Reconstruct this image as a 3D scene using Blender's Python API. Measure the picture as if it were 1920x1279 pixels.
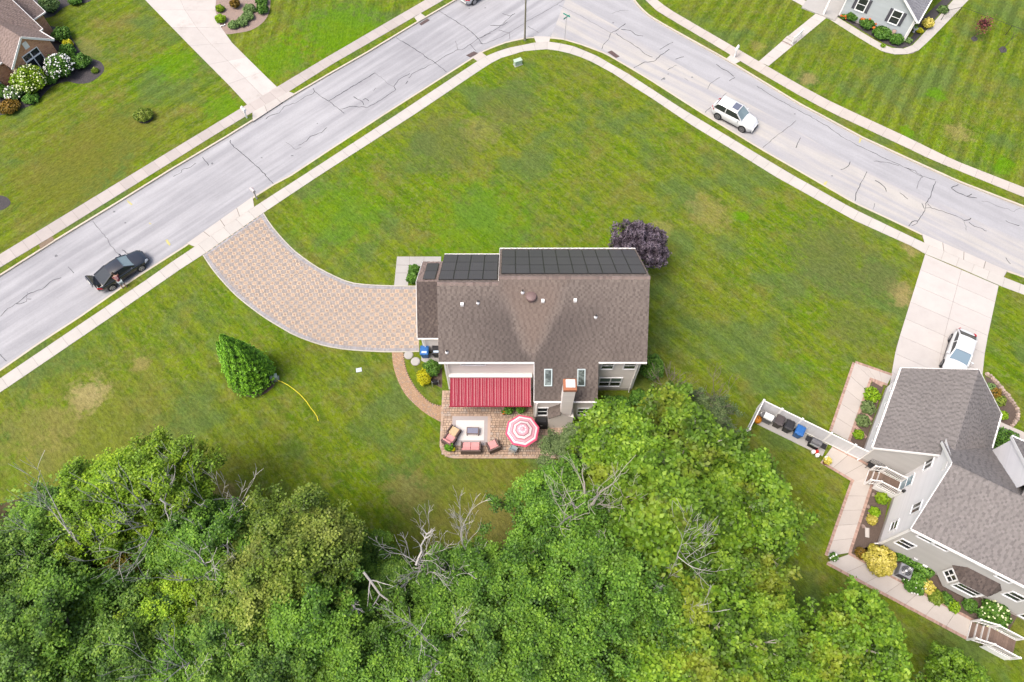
import bpy, bmesh, math, random
import numpy as np
from mathutils import Vector, Matrix
R = math.radians
rng = random.Random(7)
for o in list(bpy.data.objects): bpy.data.objects.remove(o, do_unlink=True)
scene = bpy.context.scene
C = scene.collection

# ------------------------------------------------------------------ camera
CAM_H, CAM_TILT, CAM_F = 52.0, R(27.4), 1333.0          # height (m), tilt from straight down, focal length (px of 1920)
cam_data = bpy.data.cameras.new('camera'); cam = bpy.data.objects.new('camera', cam_data); C.objects.link(cam)
cam.location = (0, 0, CAM_H); cam.rotation_euler = (CAM_TILT, 0, 0)
cam_data.sensor_width = 36; cam_data.lens = CAM_F / 1920 * 36; cam_data.clip_end = 3000; cam_data.clip_start = .5
scene.camera = cam
scene.render.resolution_x = 1024; scene.render.resolution_y = 682

# ------------------------------------------------------------------ sky, sun, exposure (bright overcast day)
SUN_EL, SUN_AZ = R(62), R(-120)      # azimuth from +Y towards +X
world = bpy.data.worlds.new('World'); scene.world = world; world.use_nodes = True
wn = world.node_tree.nodes; wl = world.node_tree.links
bg = wn['Background']; sky = wn.new('ShaderNodeTexSky'); sky.sky_type = 'NISHITA'; sky.sun_disc = False
sky.sun_elevation = SUN_EL; sky.sun_rotation = SUN_AZ; sky.air_density = 1.0; sky.dust_density = 6.0; sky.ozone_density = 0.3
wl.new(sky.outputs[0], bg.inputs[0]); bg.inputs[1].default_value = .15
sl = bpy.data.lights.new('sun', 'SUN'); sl.energy = 1.5; sl.angle = R(28); sl.color = (1, .965, .92)
sun = bpy.data.objects.new('sun', sl); C.objects.link(sun)
sdir = Vector((math.sin(SUN_AZ)*math.cos(SUN_EL), math.cos(SUN_AZ)*math.cos(SUN_EL), math.sin(SUN_EL)))
sun.rotation_euler = sdir.to_track_quat('Z', 'Y').to_euler(); sun.location = (-30, -30, 80)
vs = scene.view_settings; vs.view_transform = 'Standard'; vs.look = 'None'; vs.gamma = 1; vs.use_curve_mapping = False
vs.exposure = .94

# ------------------------------------------------------------------ plan survey: a measured image point -> metres at height z
_s, _c = math.sin(CAM_TILT), math.cos(CAM_TILT)
def pt(u, v, z=0.0):
    t = (CAM_H - z) / (CAM_F*_c + (v-639.5)*_s)
    return ((u-960)*t, (CAM_F*_s - (v-639.5)*_c)*t)
def pl(pts, z=0.0): return [pt(u, v, z) for u, v in pts]

# ------------------------------------------------------------------ mesh helper
class MB:
    def __init__(s): s.v = []; s.f = []; s.r = []; s.m = []; s.mi = 0; s.M = None; s.calls = []
    def add(s, vs_, fs, rnd=None):
        b = len(s.v)
        if s.M is not None: vs_ = [tuple(s.M @ Vector(p)) for p in vs_]
        s.calls.append((len(s.v), len(s.f), len(fs))); s.v += vs_
        r = rng.random() if rnd is None else rnd
        for f in fs: s.f.append(tuple(i+b for i in f)); s.r.append(r); s.m.append(s.mi)
    def box(s, x0, x1, y0, y1, z0, z1, rnd=None, bottom=True):
        v = [(x0,y0,z0),(x1,y0,z0),(x1,y1,z0),(x0,y1,z0),(x0,y0,z1),(x1,y0,z1),(x1,y1,z1),(x0,y1,z1)]
        f = [(4,5,6,7),(0,1,5,4),(1,2,6,5),(2,3,7,6),(3,0,4,7)]
        if bottom: f.append((3,2,1,0))
        s.add(v, f, rnd)
    def cbox(s, c, d, rz=0, rnd=None):
        """box centred in plan at c=(x,y,zbase) of size d, turned rz"""
        ca, sa = math.cos(rz), math.sin(rz); hx, hy = d[0]/2, d[1]/2
        q = [(-hx,-hy),(hx,-hy),(hx,hy),(-hx,hy)]
        q = [(c[0]+a*ca-b*sa, c[1]+a*sa+b*ca) for a, b in q]
        s.prism(q, c[2], c[2]+d[2], rnd)
    def prism(s, poly, z0, z1, rnd=None, bottom=True):
        n = len(poly)
        if sum(poly[i][0]*poly[(i+1)%n][1]-poly[(i+1)%n][0]*poly[i][1] for i in range(n)) < 0: poly = poly[::-1]
        v = [(p[0],p[1],z0) for p in poly] + [(p[0],p[1],z1) for p in poly]
        f = [tuple(range(n, 2*n))] + [(i, (i+1)%n, n+(i+1)%n, n+i) for i in range(n)]
        if bottom: f.append(tuple(range(n-1, -1, -1)))
        s.add(v, f, rnd)
    def frustum(s, poly0, z0, poly1, z1, rnd=None):
        n = len(poly0)
        v = [(p[0],p[1],z0) for p in poly0] + [(p[0],p[1],z1) for p in poly1]
        s.add(v, [tuple(range(n, 2*n)), tuple(range(n-1,-1,-1))] + [(i,(i+1)%n,n+(i+1)%n,n+i) for i in range(n)], rnd)
    def bevbox(s, x0, x1, y0, y1, z0, z1, b=.02, rnd=None):
        r = lambda i: [(x0+i,y0+i),(x1-i,y0+i),(x1-i,y1-i),(x0+i,y1-i)]
        a, c = r(0), r(b); n = 4
        v = [(p[0],p[1],z0+b) for p in a]+[(p[0],p[1],z1-b) for p in a]+[(p[0],p[1],z1) for p in c]+[(p[0],p[1],z0) for p in c]
        f = [(8,9,10,11),(15,14,13,12)]
        for i in range(4):
            j = (i+1)%4
            f += [(i,j,4+j,4+i),(4+i,4+j,8+j,8+i),(12+i,12+j,j,i)]
        s.add(v, f, rnd)
    def quad(s, a, b, c, d, rnd=None): s.add([tuple(a),tuple(b),tuple(c),tuple(d)], [(0,1,2,3)], rnd)
    def poly(s, pts, rnd=None): s.add([tuple(p) for p in pts], [tuple(range(len(pts)))], rnd)
    def tube(s, pts, rad, n=6, rnd=None, cap=True):
        pts = [Vector(p) for p in pts]; k = len(pts)
        if not hasattr(rad, '__len__'): rad = [rad]*k
        v = []; up = Vector((.13,.21,.97))
        for i, p in enumerate(pts):
            t = (pts[min(i+1,k-1)] - pts[max(i-1,0)])
            t = t.normalized() if t.length > 1e-9 else Vector((0,0,1))
            a = t.cross(up)
            if a.length < .05: a = t.cross(Vector((1,0,0)))
            a.normalize(); b = t.cross(a)
            for j in range(n):
                w = 2*math.pi*j/n
                v.append(tuple(p + (a*math.cos(w)+b*math.sin(w))*rad[i]))
        f = [(i*n+j, i*n+(j+1)%n, (i+1)*n+(j+1)%n, (i+1)*n+j) for i in range(k-1) for j in range(n)]
        f = [q[::-1] for q in f]
        if cap: f += [tuple(range(n)), tuple(range((k-1)*n+n-1, (k-1)*n-1, -1))]
        s.add(v, f, rnd)
    def lathe(s, prof, c=(0,0,0), n=16, sx=1, sy=1, rnd=None):
        """prof = [(r,z)...] from bottom to top"""
        v = []; f = []
        for r, z in prof:
            for j in range(n):
                w = 2*math.pi*j/n; v.append((c[0]+r*sx*math.cos(w), c[1]+r*sy*math.sin(w), c[2]+z))
        for i in range(len(prof)-1):
            for j in range(n): f.append((i*n+j, i*n+(j+1)%n, (i+1)*n+(j+1)%n, (i+1)*n+j))
        f += [tuple(range(n-1,-1,-1)), tuple(range((len(prof)-1)*n, len(prof)*n))]
        s.add(v, f, rnd)
    def build_each(s, name, mats, parent=None):
        out = []
        for k, (v0, f0, nf) in enumerate(s.calls):
            v1 = s.calls[k+1][0] if k+1 < len(s.calls) else len(s.v)
            q = MB(); q.M = None; q.add(s.v[v0:v1], [tuple(i-v0 for i in f) for f in s.f[f0:f0+nf]], s.r[f0]); out.append(q.build(name, mats, parent))
        return out
    def build(s, name, mats, parent=None, smooth=False):
        me = bpy.data.meshes.new(name); me.from_pydata(s.v, [], s.f)
        if not isinstance(mats, (list, tuple)): mats = [mats]
        for m in mats: me.materials.append(M(m))
        a = me.attributes.new('rnd', 'FLOAT', 'FACE'); a.data.foreach_set('value', s.r)
        if len(mats) > 1: me.polygons.foreach_set('material_index', s.m)
        if smooth: me.polygons.foreach_set('use_smooth', [True]*len(s.f))
        me.update()
        o = bpy.data.objects.new(name, me); C.objects.link(o)
        if parent is not None: o.parent = parent
        return o

def tag(o, label=None, cat=None, group=None, kind=None):
    if label: o['label'] = label
    if cat: o['category'] = cat
    if group: o['group'] = group
    if kind: o['kind'] = kind
    return o
def empty(name, loc=(0,0,0), rz=0, label=None, cat=None, group=None):
    o = bpy.data.objects.new(name, None); C.objects.link(o); o.location = loc; o.rotation_euler = (0,0,rz)
    o.empty_display_size = .3
    return tag(o, label, cat, group)
def copy_tree(o, parent=None):
    c = o.copy(); C.objects.link(c); c.parent = parent
    for ch in [x for x in bpy.data.objects if x.parent == o]: copy_tree(ch, c)
    return c
def piece(name, me, parent, loc=(0,0,0), rz=0):
    o = bpy.data.objects.new(name, me); C.objects.link(o); o.parent = parent; o.location = loc; o.rotation_euler = (0,0,rz); return o

# ------------------------------------------------------------------ materials
MATS = {}
def M(n): return MATS[n] if isinstance(n, str) else n
class NT:
    def __init__(s, name):
        s.mat = bpy.data.materials.new(name); s.mat.use_nodes = True; s.t = s.mat.node_tree
        s.n = s.t.nodes; s.l = s.t.links; s.b = s.n['Principled BSDF']; MATS[name] = s.mat
        s.geo = s.n.new('ShaderNodeNewGeometry')
    def out(s): return s.n['Material Output']
    def val(s, sock, x):
        if isinstance(x, (int, float)): sock.default_value = x
        elif isinstance(x, (tuple, list)): sock.default_value = (x[0], x[1], x[2], 1) if len(sock.default_value) == 4 else x
        else: s.l.new(x, sock)
    def noise(s, scale, detail=3, rough=.55, vec=None, dist=0):
        n = s.n.new('ShaderNodeTexNoise'); n.inputs['Scale'].default_value = scale; n.inputs['Detail'].default_value = detail
        n.inputs['Roughness'].default_value = rough; n.inputs['Distortion'].default_value = dist
        s.l.new(vec if vec is not None else s.geo.outputs['Position'], n.inputs['Vector']); return n.outputs['Fac']
    def math(s, op, a, b=0, c=None, clamp=False):
        n = s.n.new('ShaderNodeMath'); n.operation = op; n.use_clamp = clamp
        s.val(n.inputs[0], a); s.val(n.inputs[1], b)
        if c is not None: s.val(n.inputs[2], c)
        return n.outputs[0]
    def ramp(s, x, lo, hi, a=0., b=1.):
        n = s.n.new('ShaderNodeMapRange'); n.interpolation_type = 'SMOOTHSTEP'
        s.val(n.inputs['Value'], x); n.inputs[1].default_value = lo; n.inputs[2].default_value = hi
        n.inputs[3].default_value = a; n.inputs[4].default_value = b; return n.outputs[0]
    def mix(s, fac, a, b, mode='MIX'):
        n = s.n.new('ShaderNodeMix'); n.data_type = 'RGBA'; n.blend_type = mode
        s.val(n.inputs[0], fac); s.val(n.inputs[6], a); s.val(n.inputs[7], b); return n.outputs[2]
    def scale(s, col, k): 
        n = s.n.new('ShaderNodeMix'); n.data_type = 'RGBA'; n.blend_type = 'MULTIPLY'; n.inputs[0].default_value = 1
        s.val(n.inputs[6], col)
        cmb = s.n.new('ShaderNodeCombineColor')
        for i in range(3): s.val(cmb.inputs[i], k)
        s.l.new(cmb.outputs[0], n.inputs[7]); return n.outputs[2]
    def attr(s, name='rnd'):
        n = s.n.new('ShaderNodeAttribute'); n.attribute_name = name; return n.outputs['Fac']
    def objrnd(s): return s.n.new('ShaderNodeObjectInfo').outputs['Random']
    def bump(s, h, strength=.3, dist=.02):
        n = s.n.new('ShaderNodeBump'); n.inputs['Strength'].default_value = strength; n.inputs['Distance'].default_value = dist
        s.val(n.inputs['Height'], h); s.l.new(n.outputs[0], s.b.inputs['Normal'])
    def xf(s, rz=0, sc=(1,1,1), loc=(0,0,0)):
        n = s.n.new('ShaderNodeMapping'); n.vector_type = 'TEXTURE'; n.inputs['Rotation'].default_value = (0,0,rz)
        n.inputs['Scale'].default_value = sc; n.inputs['Location'].default_value = loc
        s.l.new(s.geo.outputs['Position'], n.inputs['Vector']); return n.outputs[0]
    def fin(s, col, rough=.8, spec=.3, metal=0):
        s.val(s.b.inputs['Base Color'], col); s.val(s.b.inputs['Roughness'], rough)
        s.b.inputs['Specular IOR Level'].default_value = spec; s.b.inputs['Metallic'].default_value = metal; return s.mat

def simple(name, col, rough=.7, var=.1, sc=3., rnd=0., spec=.3, metal=0, bump=0, bsc=40, coat=0, dirt=None):
    t = NT(name)
    k = t.math('MULTIPLY_ADD', t.noise(sc, 4), 2*var, 1-var)
    if rnd: k = t.math('MULTIPLY', k, t.math('MULTIPLY_ADD', t.attr(), 2*rnd, 1-rnd))
    c = t.scale(col, k)
    if dirt: c = t.mix(t.ramp(t.noise(dirt[1], 5, .65), .5, .75, 0, dirt[2]), c, dirt[0])
    if bump: t.bump(t.noise(bsc, 3), bump, .02)
    if coat: t.b.inputs['Coat Weight'].default_value = coat; t.b.inputs['Coat Roughness'].default_value = .05
    return t.fin(c, rough, spec, metal)
# ================================================================== materials of the setting
def lawn(name, stripes=(), patches=(), warm=0.0, dry=.5):
    """mown grass: green to straw by large and small noise, mower stripes (rz, width, strength), patches (x, y, r, colour, strength)"""
    t = NT(name)
    big = t.noise(.10, 2, .6); mid = t.noise(.5, 4, .7); tiny = t.noise(15, 1, .6)
    srz = stripes[0][0] if stripes else R(40)
    fine = t.noise(1.0, 3, .75, vec=t.xf(srz+R(90), (.42, .20, 1)))
    smear = t.noise(1.0, 3, .65, vec=t.xf(srz+R(90), (3.2, .55, 1)))      # mower drift: streaks along the cutting direction
    c = t.mix(t.ramp(big, .36, .62), (.070,.130,.004), (.104,.116,.016))
    c = t.mix(t.ramp(mid, .34, .66, 0, .95), c, (.052,.090,.007))
    c = t.mix(t.ramp(smear, .42, .60, 0, .7), c, (.106,.142,.007))
    c = t.mix(t.ramp(t.noise(.30, 4, .7), .46, .70, 0, .62+warm), c, (.115,.108,.026))
    c = t.mix(t.ramp(t.noise(1.9, 3, .7), .48, .68, 0, .65), c, (.112,.130,.040))      # paler coarse tufts
    c = t.mix(t.ramp(t.noise(.75, 4, .75), .60, .80, 0, dry), c, (.18,.145,.055))
    c = t.mix(t.ramp(t.noise(.17, 3, .6), .48, .64, 0, .75), c, (.062,.098,.026))
    for (rz, w, st) in stripes:
        wv = t.n.new('ShaderNodeTexWave'); wv.wave_type = 'BANDS'; wv.bands_direction = 'X'; wv.wave_profile = 'SIN'
        wv.inputs['Scale'].default_value = math.pi/10/w*1.0; wv.inputs['Distortion'].default_value = 1.2
        wv.inputs['Detail'].default_value = 2; wv.inputs['Detail Scale'].default_value = .6
        t.l.new(t.xf(rz), wv.inputs['Vector'])
        k = t.ramp(wv.outputs['Fac'], .2, .8, -1, 1)
        k = t.math('MULTIPLY', k, t.ramp(t.noise(.09, 2), .3, .6, .15, 1))
        c = t.scale(c, t.math('MULTIPLY_ADD', k, st, 1.0))
    wob = t.noise(1.1, 4, .7)
    for (x, y, r, col, st) in patches:
        sx = t.n.new('ShaderNodeSeparateXYZ'); t.l.new(t.geo.outputs['Position'], sx.inputs[0])
        dx = t.math('SUBTRACT', sx.outputs[0], x); dy = t.math('SUBTRACT', sx.outputs[1], y)
        d = t.math('SQRT', t.math('ADD', t.math('MULTIPLY', dx, dx), t.math('MULTIPLY', dy, dy)))
        d = t.math('ADD', t.math('DIVIDE', d, r), t.math('MULTIPLY_ADD', wob, 2.4, -1.2))
        c = t.mix(t.ramp(d, .35, 1.05, st, 0), c, col)
    k = t.math('ADD', t.math('MULTIPLY_ADD', fine, 1.75, .17), t.math('MULTIPLY_ADD', tiny, .9, -.45))
    c = t.scale(c, k)
    t.bump(tiny, .6, .05)
    return t.fin(c, .95, .04)

TAN = (.20,.155,.065); BRT = (.066,.15,.003); DULL = (.074,.090,.027)
def pp(u, v, r, col, st): x, y = pt(u, v); return (x, y, r, col, st)
lawn('lawn_main', stripes=[(R(44), 1.7, .07)], patches=[pp(165,742,1.9,(.30,.235,.12),.85), pp(60,800,3.2,TAN,.3), pp(120,790,2.2,TAN,.35), pp(95,850,2.5,TAN,.3), pp(262,682,.9,TAN,.6),
     pp(1690,548,1.6,TAN,.75), pp(1712,460,1.5,TAN,.6), pp(1650,520,2.4,DULL,.7), pp(1388,405,.9,BRT,.9), pp(900,245,2.6,TAN,.35), pp(830,270,4.5,DULL,.6), pp(950,200,4,DULL,.6),
     pp(1330,400,2.6,TAN,.35), pp(1240,430,1.5,TAN,.35), pp(900,420,6,BRT,.5), pp(640,400,5,BRT,.5), pp(1560,480,5,DULL,.7), pp(1600,610,3,DULL,.5), pp(760,920,2,TAN,.4), pp(930,985,3,TAN,.4),
     pp(420,930,1.5,TAN,.5), pp(1620,1060,1.6,TAN,.3), pp(1850,860,2,BRT,.6), pp(150,830,9,(.10,.105,.022),.5), pp(880,960,7,(.10,.095,.022),.5)], warm=.1)
lawn('lawn_west', stripes=[(R(-43), 1.6, .10)], patches=[pp(330,120,3.2,BRT,.6), pp(420,200,2.5,BRT,.7), pp(165,90,2,TAN,.3), pp(120,330,7,(.095,.098,.016),.7), pp(210,260,6,(.095,.098,.016),.6)], warm=.38, dry=.3)
lawn('lawn_north', stripes=[(R(0), 1.4, .12), (R(-43), 2.4, .08)], patches=[pp(640,60,6,BRT,.7), pp(520,110,4,BRT,.6)], dry=.15)
lawn('lawn_east', stripes=[(R(-30), 1.5, .15)], patches=[pp(1515,148,1.2,TAN,.6), pp(1800,250,1.5,TAN,.5), pp(1755,175,1.2,BRT,.8), pp(1700,250,1,BRT,.7), pp(1880,310,1.4,BRT,.8), pp(1420,85,1,TAN,.4)], dry=.35)
lawn('verge_grass', dry=.3, warm=.2)
lawn('ground_grass', dry=.2)

t = NT('asphalt')
v = t.xf(R(44), (14, .8, 1))
streak = t.noise(1, 4, .6, vec=v)
c = t.mix(t.ramp(streak, .32, .7), (.222,.222,.236), (.30,.30,.312))
c = t.scale(c, t.math('MULTIPLY_ADD', t.noise(.35, 5, .6), .3, .85))
c = t.scale(c, t.math('MULTIPLY_ADD', t.noise(30, 2), .5, .75))
c = t.scale(c, t.math('MULTIPLY_ADD', t.noise(6, 4, .7), .24, .88))
c = t.mix(t.ramp(t.noise(.9, 6, .7), .66, .8, 0, .35), c, (.16,.155,.155))
t.bump(t.noise(60, 2), .3, .01); t.fin(c, .85, .25)
t = NT('asphalt_pale')
streak = t.noise(1, 4, .6, vec=t.xf(R(-37), (14, .9, 1)))
c = t.mix(t.ramp(streak, .35, .65), (.265,.262,.275), (.335,.32,.298))
c = t.scale(c, t.math('MULTIPLY_ADD', t.noise(.4, 5, .6), .2, .9))
c = t.scale(c, t.math('MULTIPLY_ADD', t.noise(30, 2), .4, .8))
c = t.scale(c, t.math('MULTIPLY_ADD', t.noise(6, 4, .7), .2, .9))
t.bump(t.noise(60, 2), .3, .01); t.fin(c, .85, .25)
simple('crack', (.035,.035,.04), .9, .3, 8)
simple('crack_light', (.13,.13,.14), .9, .3, 8)
def concrete(name, col, rnd=.035, stain=.25, stcol=None):
    t = NT(name)
    k = t.math('MULTIPLY_ADD', t.noise(.8, 5, .65), .24, .88)
    k = t.math('MULTIPLY', k, t.math('MULTIPLY_ADD', t.attr(), 2*rnd, 1-rnd))
    k = t.math('MULTIPLY', k, t.math('MULTIPLY_ADD', t.noise(25, 2), .16, .92))
    c = t.scale(col, k)
    c = t.mix(t.ramp(t.noise(.5, 6, .7), .52, .78, 0, stain), c, stcol or (.24,.215,.19))
    t.bump(t.noise(50, 2), .15, .01); return t.fin(c, .85, .25)
concrete('sidewalk', (.36,.34,.315)); concrete('sidewalk_old', (.32,.29,.272), .06, .4)
concrete('sidewalk_pink', (.36,.325,.295), .05)
concrete('joint', (.15,.13,.115)); concrete('kerb', (.40,.36,.295), .04, .3, (.25,.2,.15))
concrete('drive_old', (.37,.345,.325), .06, .65, (.25,.225,.20)); concrete('drive_new', (.375,.35,.33), .03, .2)
concrete('slab_grey', (.30,.29,.275), .05, .4, (.2,.19,.17)); concrete('apron', (.37,.345,.32), .05, .25)
simple('mulch_dark', (.05,.045,.047), .95, .5, 14, bump=1, bsc=22)
simple('mulch_brown', (.085,.062,.05), .95, .5, 14, bump=1, bsc=22)
simple('mulch_tan', (.22,.165,.14), .95, .35, 12, bump=1, bsc=22)
simple('soil', (.16,.12,.085), .95, .35, 6, bump=.6)
simple('yellow_paint', (.36,.33,.13), .8, .4, 7); simple('teal_paint', (.05,.25,.2), .8, .3, 5)
t = NT('paver_field'); c = t.mix(t.ramp(t.attr(), 0, 1), (.40,.31,.23), (.36,.285,.22)); c = t.scale(c, t.math('MULTIPLY_ADD', t.noise(1.2, 4), .3, .85)); t.fin(c, .85, .2)
simple('paver_grey', (.27,.24,.22), .85, .15, 2, .14); simple('paver_orange', (.33,.225,.16), .85, .15, 2, .2)
simple('paver_border', (.24,.23,.235), .85, .15, 2, .12); simple('paver_edge', (.36,.34,.29), .85, .1, 3, .06)
t = NT('paver_patio'); c = t.mix(t.ramp(t.attr(), .0, .5), (.28,.20,.15), (.36,.265,.195)); c = t.mix(t.ramp(t.attr(), .6, 1), c, (.31,.255,.215)); c = t.scale(c, t.math('MULTIPLY_ADD', t.noise(.9, 4), .4, .8)); t.fin(c, .85, .2)
t = NT('paver_path'); c = t.mix(t.ramp(t.attr(), .0, .6), (.36,.245,.16), (.31,.20,.125)); c = t.mix(t.ramp(t.attr(), .7, 1), c, (.27,.205,.16)); t.fin(c, .85, .2)
simple('paver_sand', (.085,.065,.05), .95, .25, 5); simple('paver_sand_pale', (.27,.225,.19), .95, .2, 5)
simple('brick_edge', (.30,.20,.16), .85, .15, 3, .22)

# ================================================================== plan lines
def resample(line, step):
    out = [Vector(line[0])]; acc = 0
    for a, b in zip(line[:-1], line[1:]):
        a, b = Vector(a), Vector(b); L = (b-a).length; d = step-acc
        while d <= L: out.append(a+(b-a)*d/L); d += step
        acc = L-(d-step)
    return out
def smooth(line, n=3):
    """Catmull-Rom through the points"""
    P = [Vector(p) for p in line]; out = []
    for i in range(len(P)-1):
        p0, p1, p2, p3 = P[max(i-1,0)], P[i], P[i+1], P[min(i+2,len(P)-1)]
        for k in range(n):
            s = k/n
            out.append(.5*((2*p1)+(p2-p0)*s+(2*p0-5*p1+4*p2-p3)*s*s+(3*p1-p0-3*p2+p3)*s**3))
    return out+[P[-1]]
def offset(line, d):
    out = []
    for i, p in enumerate(line):
        a, b = Vector(line[max(i-1,0)]), Vector(line[min(i+1,len(line)-1)]); t_ = (b-a).normalized()
        out.append(Vector(p)+Vector((-t_.y, t_.x))*d)
    return out
def at_frac(line, s):
    L = [0]
    for a, b in zip(line[:-1], line[1:]): L.append(L[-1]+(Vector(b)-Vector(a)).length)
    x = s*L[-1]
    for i in range(len(line)-1):
        if x <= L[i+1]+1e-9: return Vector(line[i]).lerp(Vector(line[i+1]), (x-L[i])/max(L[i+1]-L[i],1e-9))
    return Vector(line[-1])
def length(line): return sum((Vector(b)-Vector(a)).length for a, b in zip(line[:-1], line[1:]))

ZR = -.13
kerb_lot = [(-101,-33)] + pl([(0,692.5),(72,642.5),(150,592),(253,520),(351,457.5),(473,370),(512,345),(543,329),(620,278),(720,213),(885,108),(900,98),(925,87),(950,78),(983,71),(1000,69),(1032,70),(1058,73),(1092,83),(1137,100),(1180,125),(1220,149),(1320,213),(1430,280),(1500,320),(1600,378),(1667,409),(1728,438),(1807,476),(1888,507),(1920,518)]) + [(96,6)]
kerb_west = [(-104,-23)] + pl([(7,513),(75,470),(103,452),(233,373),(320,319),(423,258),(473,227),(553,177),(620,138),(692,97),(783,42),(855,0)]) + [(40,112)]
kerb_east = [(60,121),(20,83),(15,76),(13.4,72)] + pl([(1188,0),(1200,15),(1218,31),(1247,48),(1362,112),(1500,196),(1529,211),(1616,258),(1707,300),(1800,342),(1920,388)]) + [(100,11)]

# big base sheet, then the road as one sheet, the lawns standing a kerb's height above it
mb = MB(); mb.poly([(-900,-900,-.4),(900,-900,-.4),(900,1100,-.4),(-900,1100,-.4)]); tag(mb.build('ground', 'ground_grass'), kind='structure')
mb = MB(); mb.poly([(-110,-90,ZR),(120,-90,ZR),(120,150,ZR),(-110,150,ZR)]); road = tag(mb.build('road', 'asphalt'), kind='structure')
seam = pl([(1062,-6),(1150,45),(1220,88),(1300,135),(1400,190),(1495,242),(1582,297),(1700,352),(1784,388),(1850,420),(1920,450)])+[(60,30)]
t = NT('asphalt_east')
streak = t.noise(1, 4, .6, vec=t.xf(R(-37), (14, .8, 1)))
c = t.mix(t.ramp(streak, .35, .7), (.25,.25,.262), (.29,.29,.302))
for n_, a_, b_ in ((.35,.22,.89),(30,.5,.75),(6,.24,.88)): c = t.scale(c, t.math('MULTIPLY_ADD', t.noise(n_, 4, .65), a_, b_))
t.fin(c, .85, .25)
ke = [p for p in kerb_east if p[0] > 13.3 and p[1] < 71 and p[0] < 60]
mb = MB(); mb.poly([(p[0],p[1],ZR+.002) for p in [Vector(q) for q in ke]+[Vector((60,33))]+[Vector(q) for q in seam[::-1]]]); mb.build('east_lane', 'asphalt_east', road)
mb = MB(); low = [p for p in kerb_lot if p[0] > 3.9 and p[0] < 60]
mb.poly([(p[0],p[1],ZR+.004) for p in [Vector(q) for q in seam]+[Vector((60,22))]+[Vector(q) for q in low[::-1]]]); mb.build('resurfaced_lane', 'asphalt_pale', road)

def lawn_block(name, line, closing, mat, side):
    kin = offset(line, .16*side)
    mb = MB(); mb.prism([tuple(p) for p in kin]+closing, -.3, 0, bottom=False)
    o = tag(mb.build(name, mat), kind='structure')
    return o
def kerb(name, line, side):
    a = resample(line, .9); b = offset(a, .17*side); mb = MB()
    for i in range(len(a)-1):
        if not (-70 < a[i].x < 75 and a[i].y < 100): continue
        q = [a[i], a[i+1], b[i+1], b[i]]
        mb.prism([tuple(x) for x in q], -.2, .012, rnd=(i//3 % 5)/5)
    # gutter dirt line stays with the asphalt; the kerb itself is one cast run
    return tag(mb.build(name, 'kerb'), kind='structure')
lot = lawn_block('lawn_corner_lot', kerb_lot, [(96,-85),(-101,-85)], 'lawn_main', -1)
west = lawn_block('lawn_west', kerb_west, [(40,145),(-104,145)], 'lawn_west', 1)
east = lawn_block('lawn_east', kerb_east, [(115,11),(115,121)], 'lawn_east', 1)
# darker, freshly striped lawn beyond the concrete driveway
mb = MB(); q = pl([(515,163),(610,109),(800,0)])+[(30,100),(-40,100)]+pl([(404,0),(402,22),(409,50),(421,68)]); mb.prism(q, -.1, .004, bottom=False); tag(mb.build('lawn_north', 'lawn_north'), kind='structure')
kerb('kerb_corner_lot', kerb_lot, -1); kerb('kerb_west', kerb_west, 1); kerb('kerb_east', kerb_east, 1)

# verge strips between kerb and pavement
def strip_sheet(name, a, b, z, mat, n=60):
    mb = MB(); A = [at_frac(a, i/n) for i in range(n+1)]; B = [at_frac(b, i/n) for i in range(n+1)]
    for i in range(n): mb.quad((*A[i],z),(*B[i],z),(*B[i+1],z),(*A[i+1],z), rnd=.5)
    return tag(mb.build(name, mat), kind='structure')

def ext(line, d=30):
    a = Vector(line[0]); b = Vector(line[1]); e = Vector(line[-1]); f_ = Vector(line[-2])
    return [a+(a-b).normalized()*d] + [Vector(p) for p in line] + [e+(e-f_).normalized()*d]
swl_out = pl([(0,710),(167,597),(282,520),(320,493),(365,463),(477,388),(567,330),(747,213),(895,115),(912,105),(945,92),(1003,80),(1033,78),(1075,87),(1115,103),(1180,140),(1220,166),(1280,205),(1385,268),(1485,328),(1600,392),(1733,456),(1812,490),(1882,520),(1920,535)])
swl_in = pl([(2,735),(167,623),(317,520),(320,517),(382,477),(493,400),(598,330),(780,213),(900,132),(933,111),(983,96),(1025,92.5),(1058,97),(1100,111),(1150,138),(1180,158),(1220,183),(1297,235),(1373,281),(1455,332),(1600,412.5),(1710,462),(1734,476),(1800,503),(1872,535),(1920,553)])
sww_out = pl([(0,502),(73,458),(98,443),(320,305),(400,255),(473,211),(542,172),(620,122.5),(775,33),(832,0)])
sww_in = pl([(0,477),(300,295),(464,196),(520,163),(600,115),(798,0)])
swe_out = pl([(1210,0),(1232,21),(1370,103),(1388,115),(1500,180),(1560,212),(1704,279),(1745,299),(1920,370)])
swe_in = pl([(1232,0),(1252,16),(1300,44),(1422,115),(1500,160),(1560,192),(1710,262),(1787,300),(1920,352)])
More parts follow.
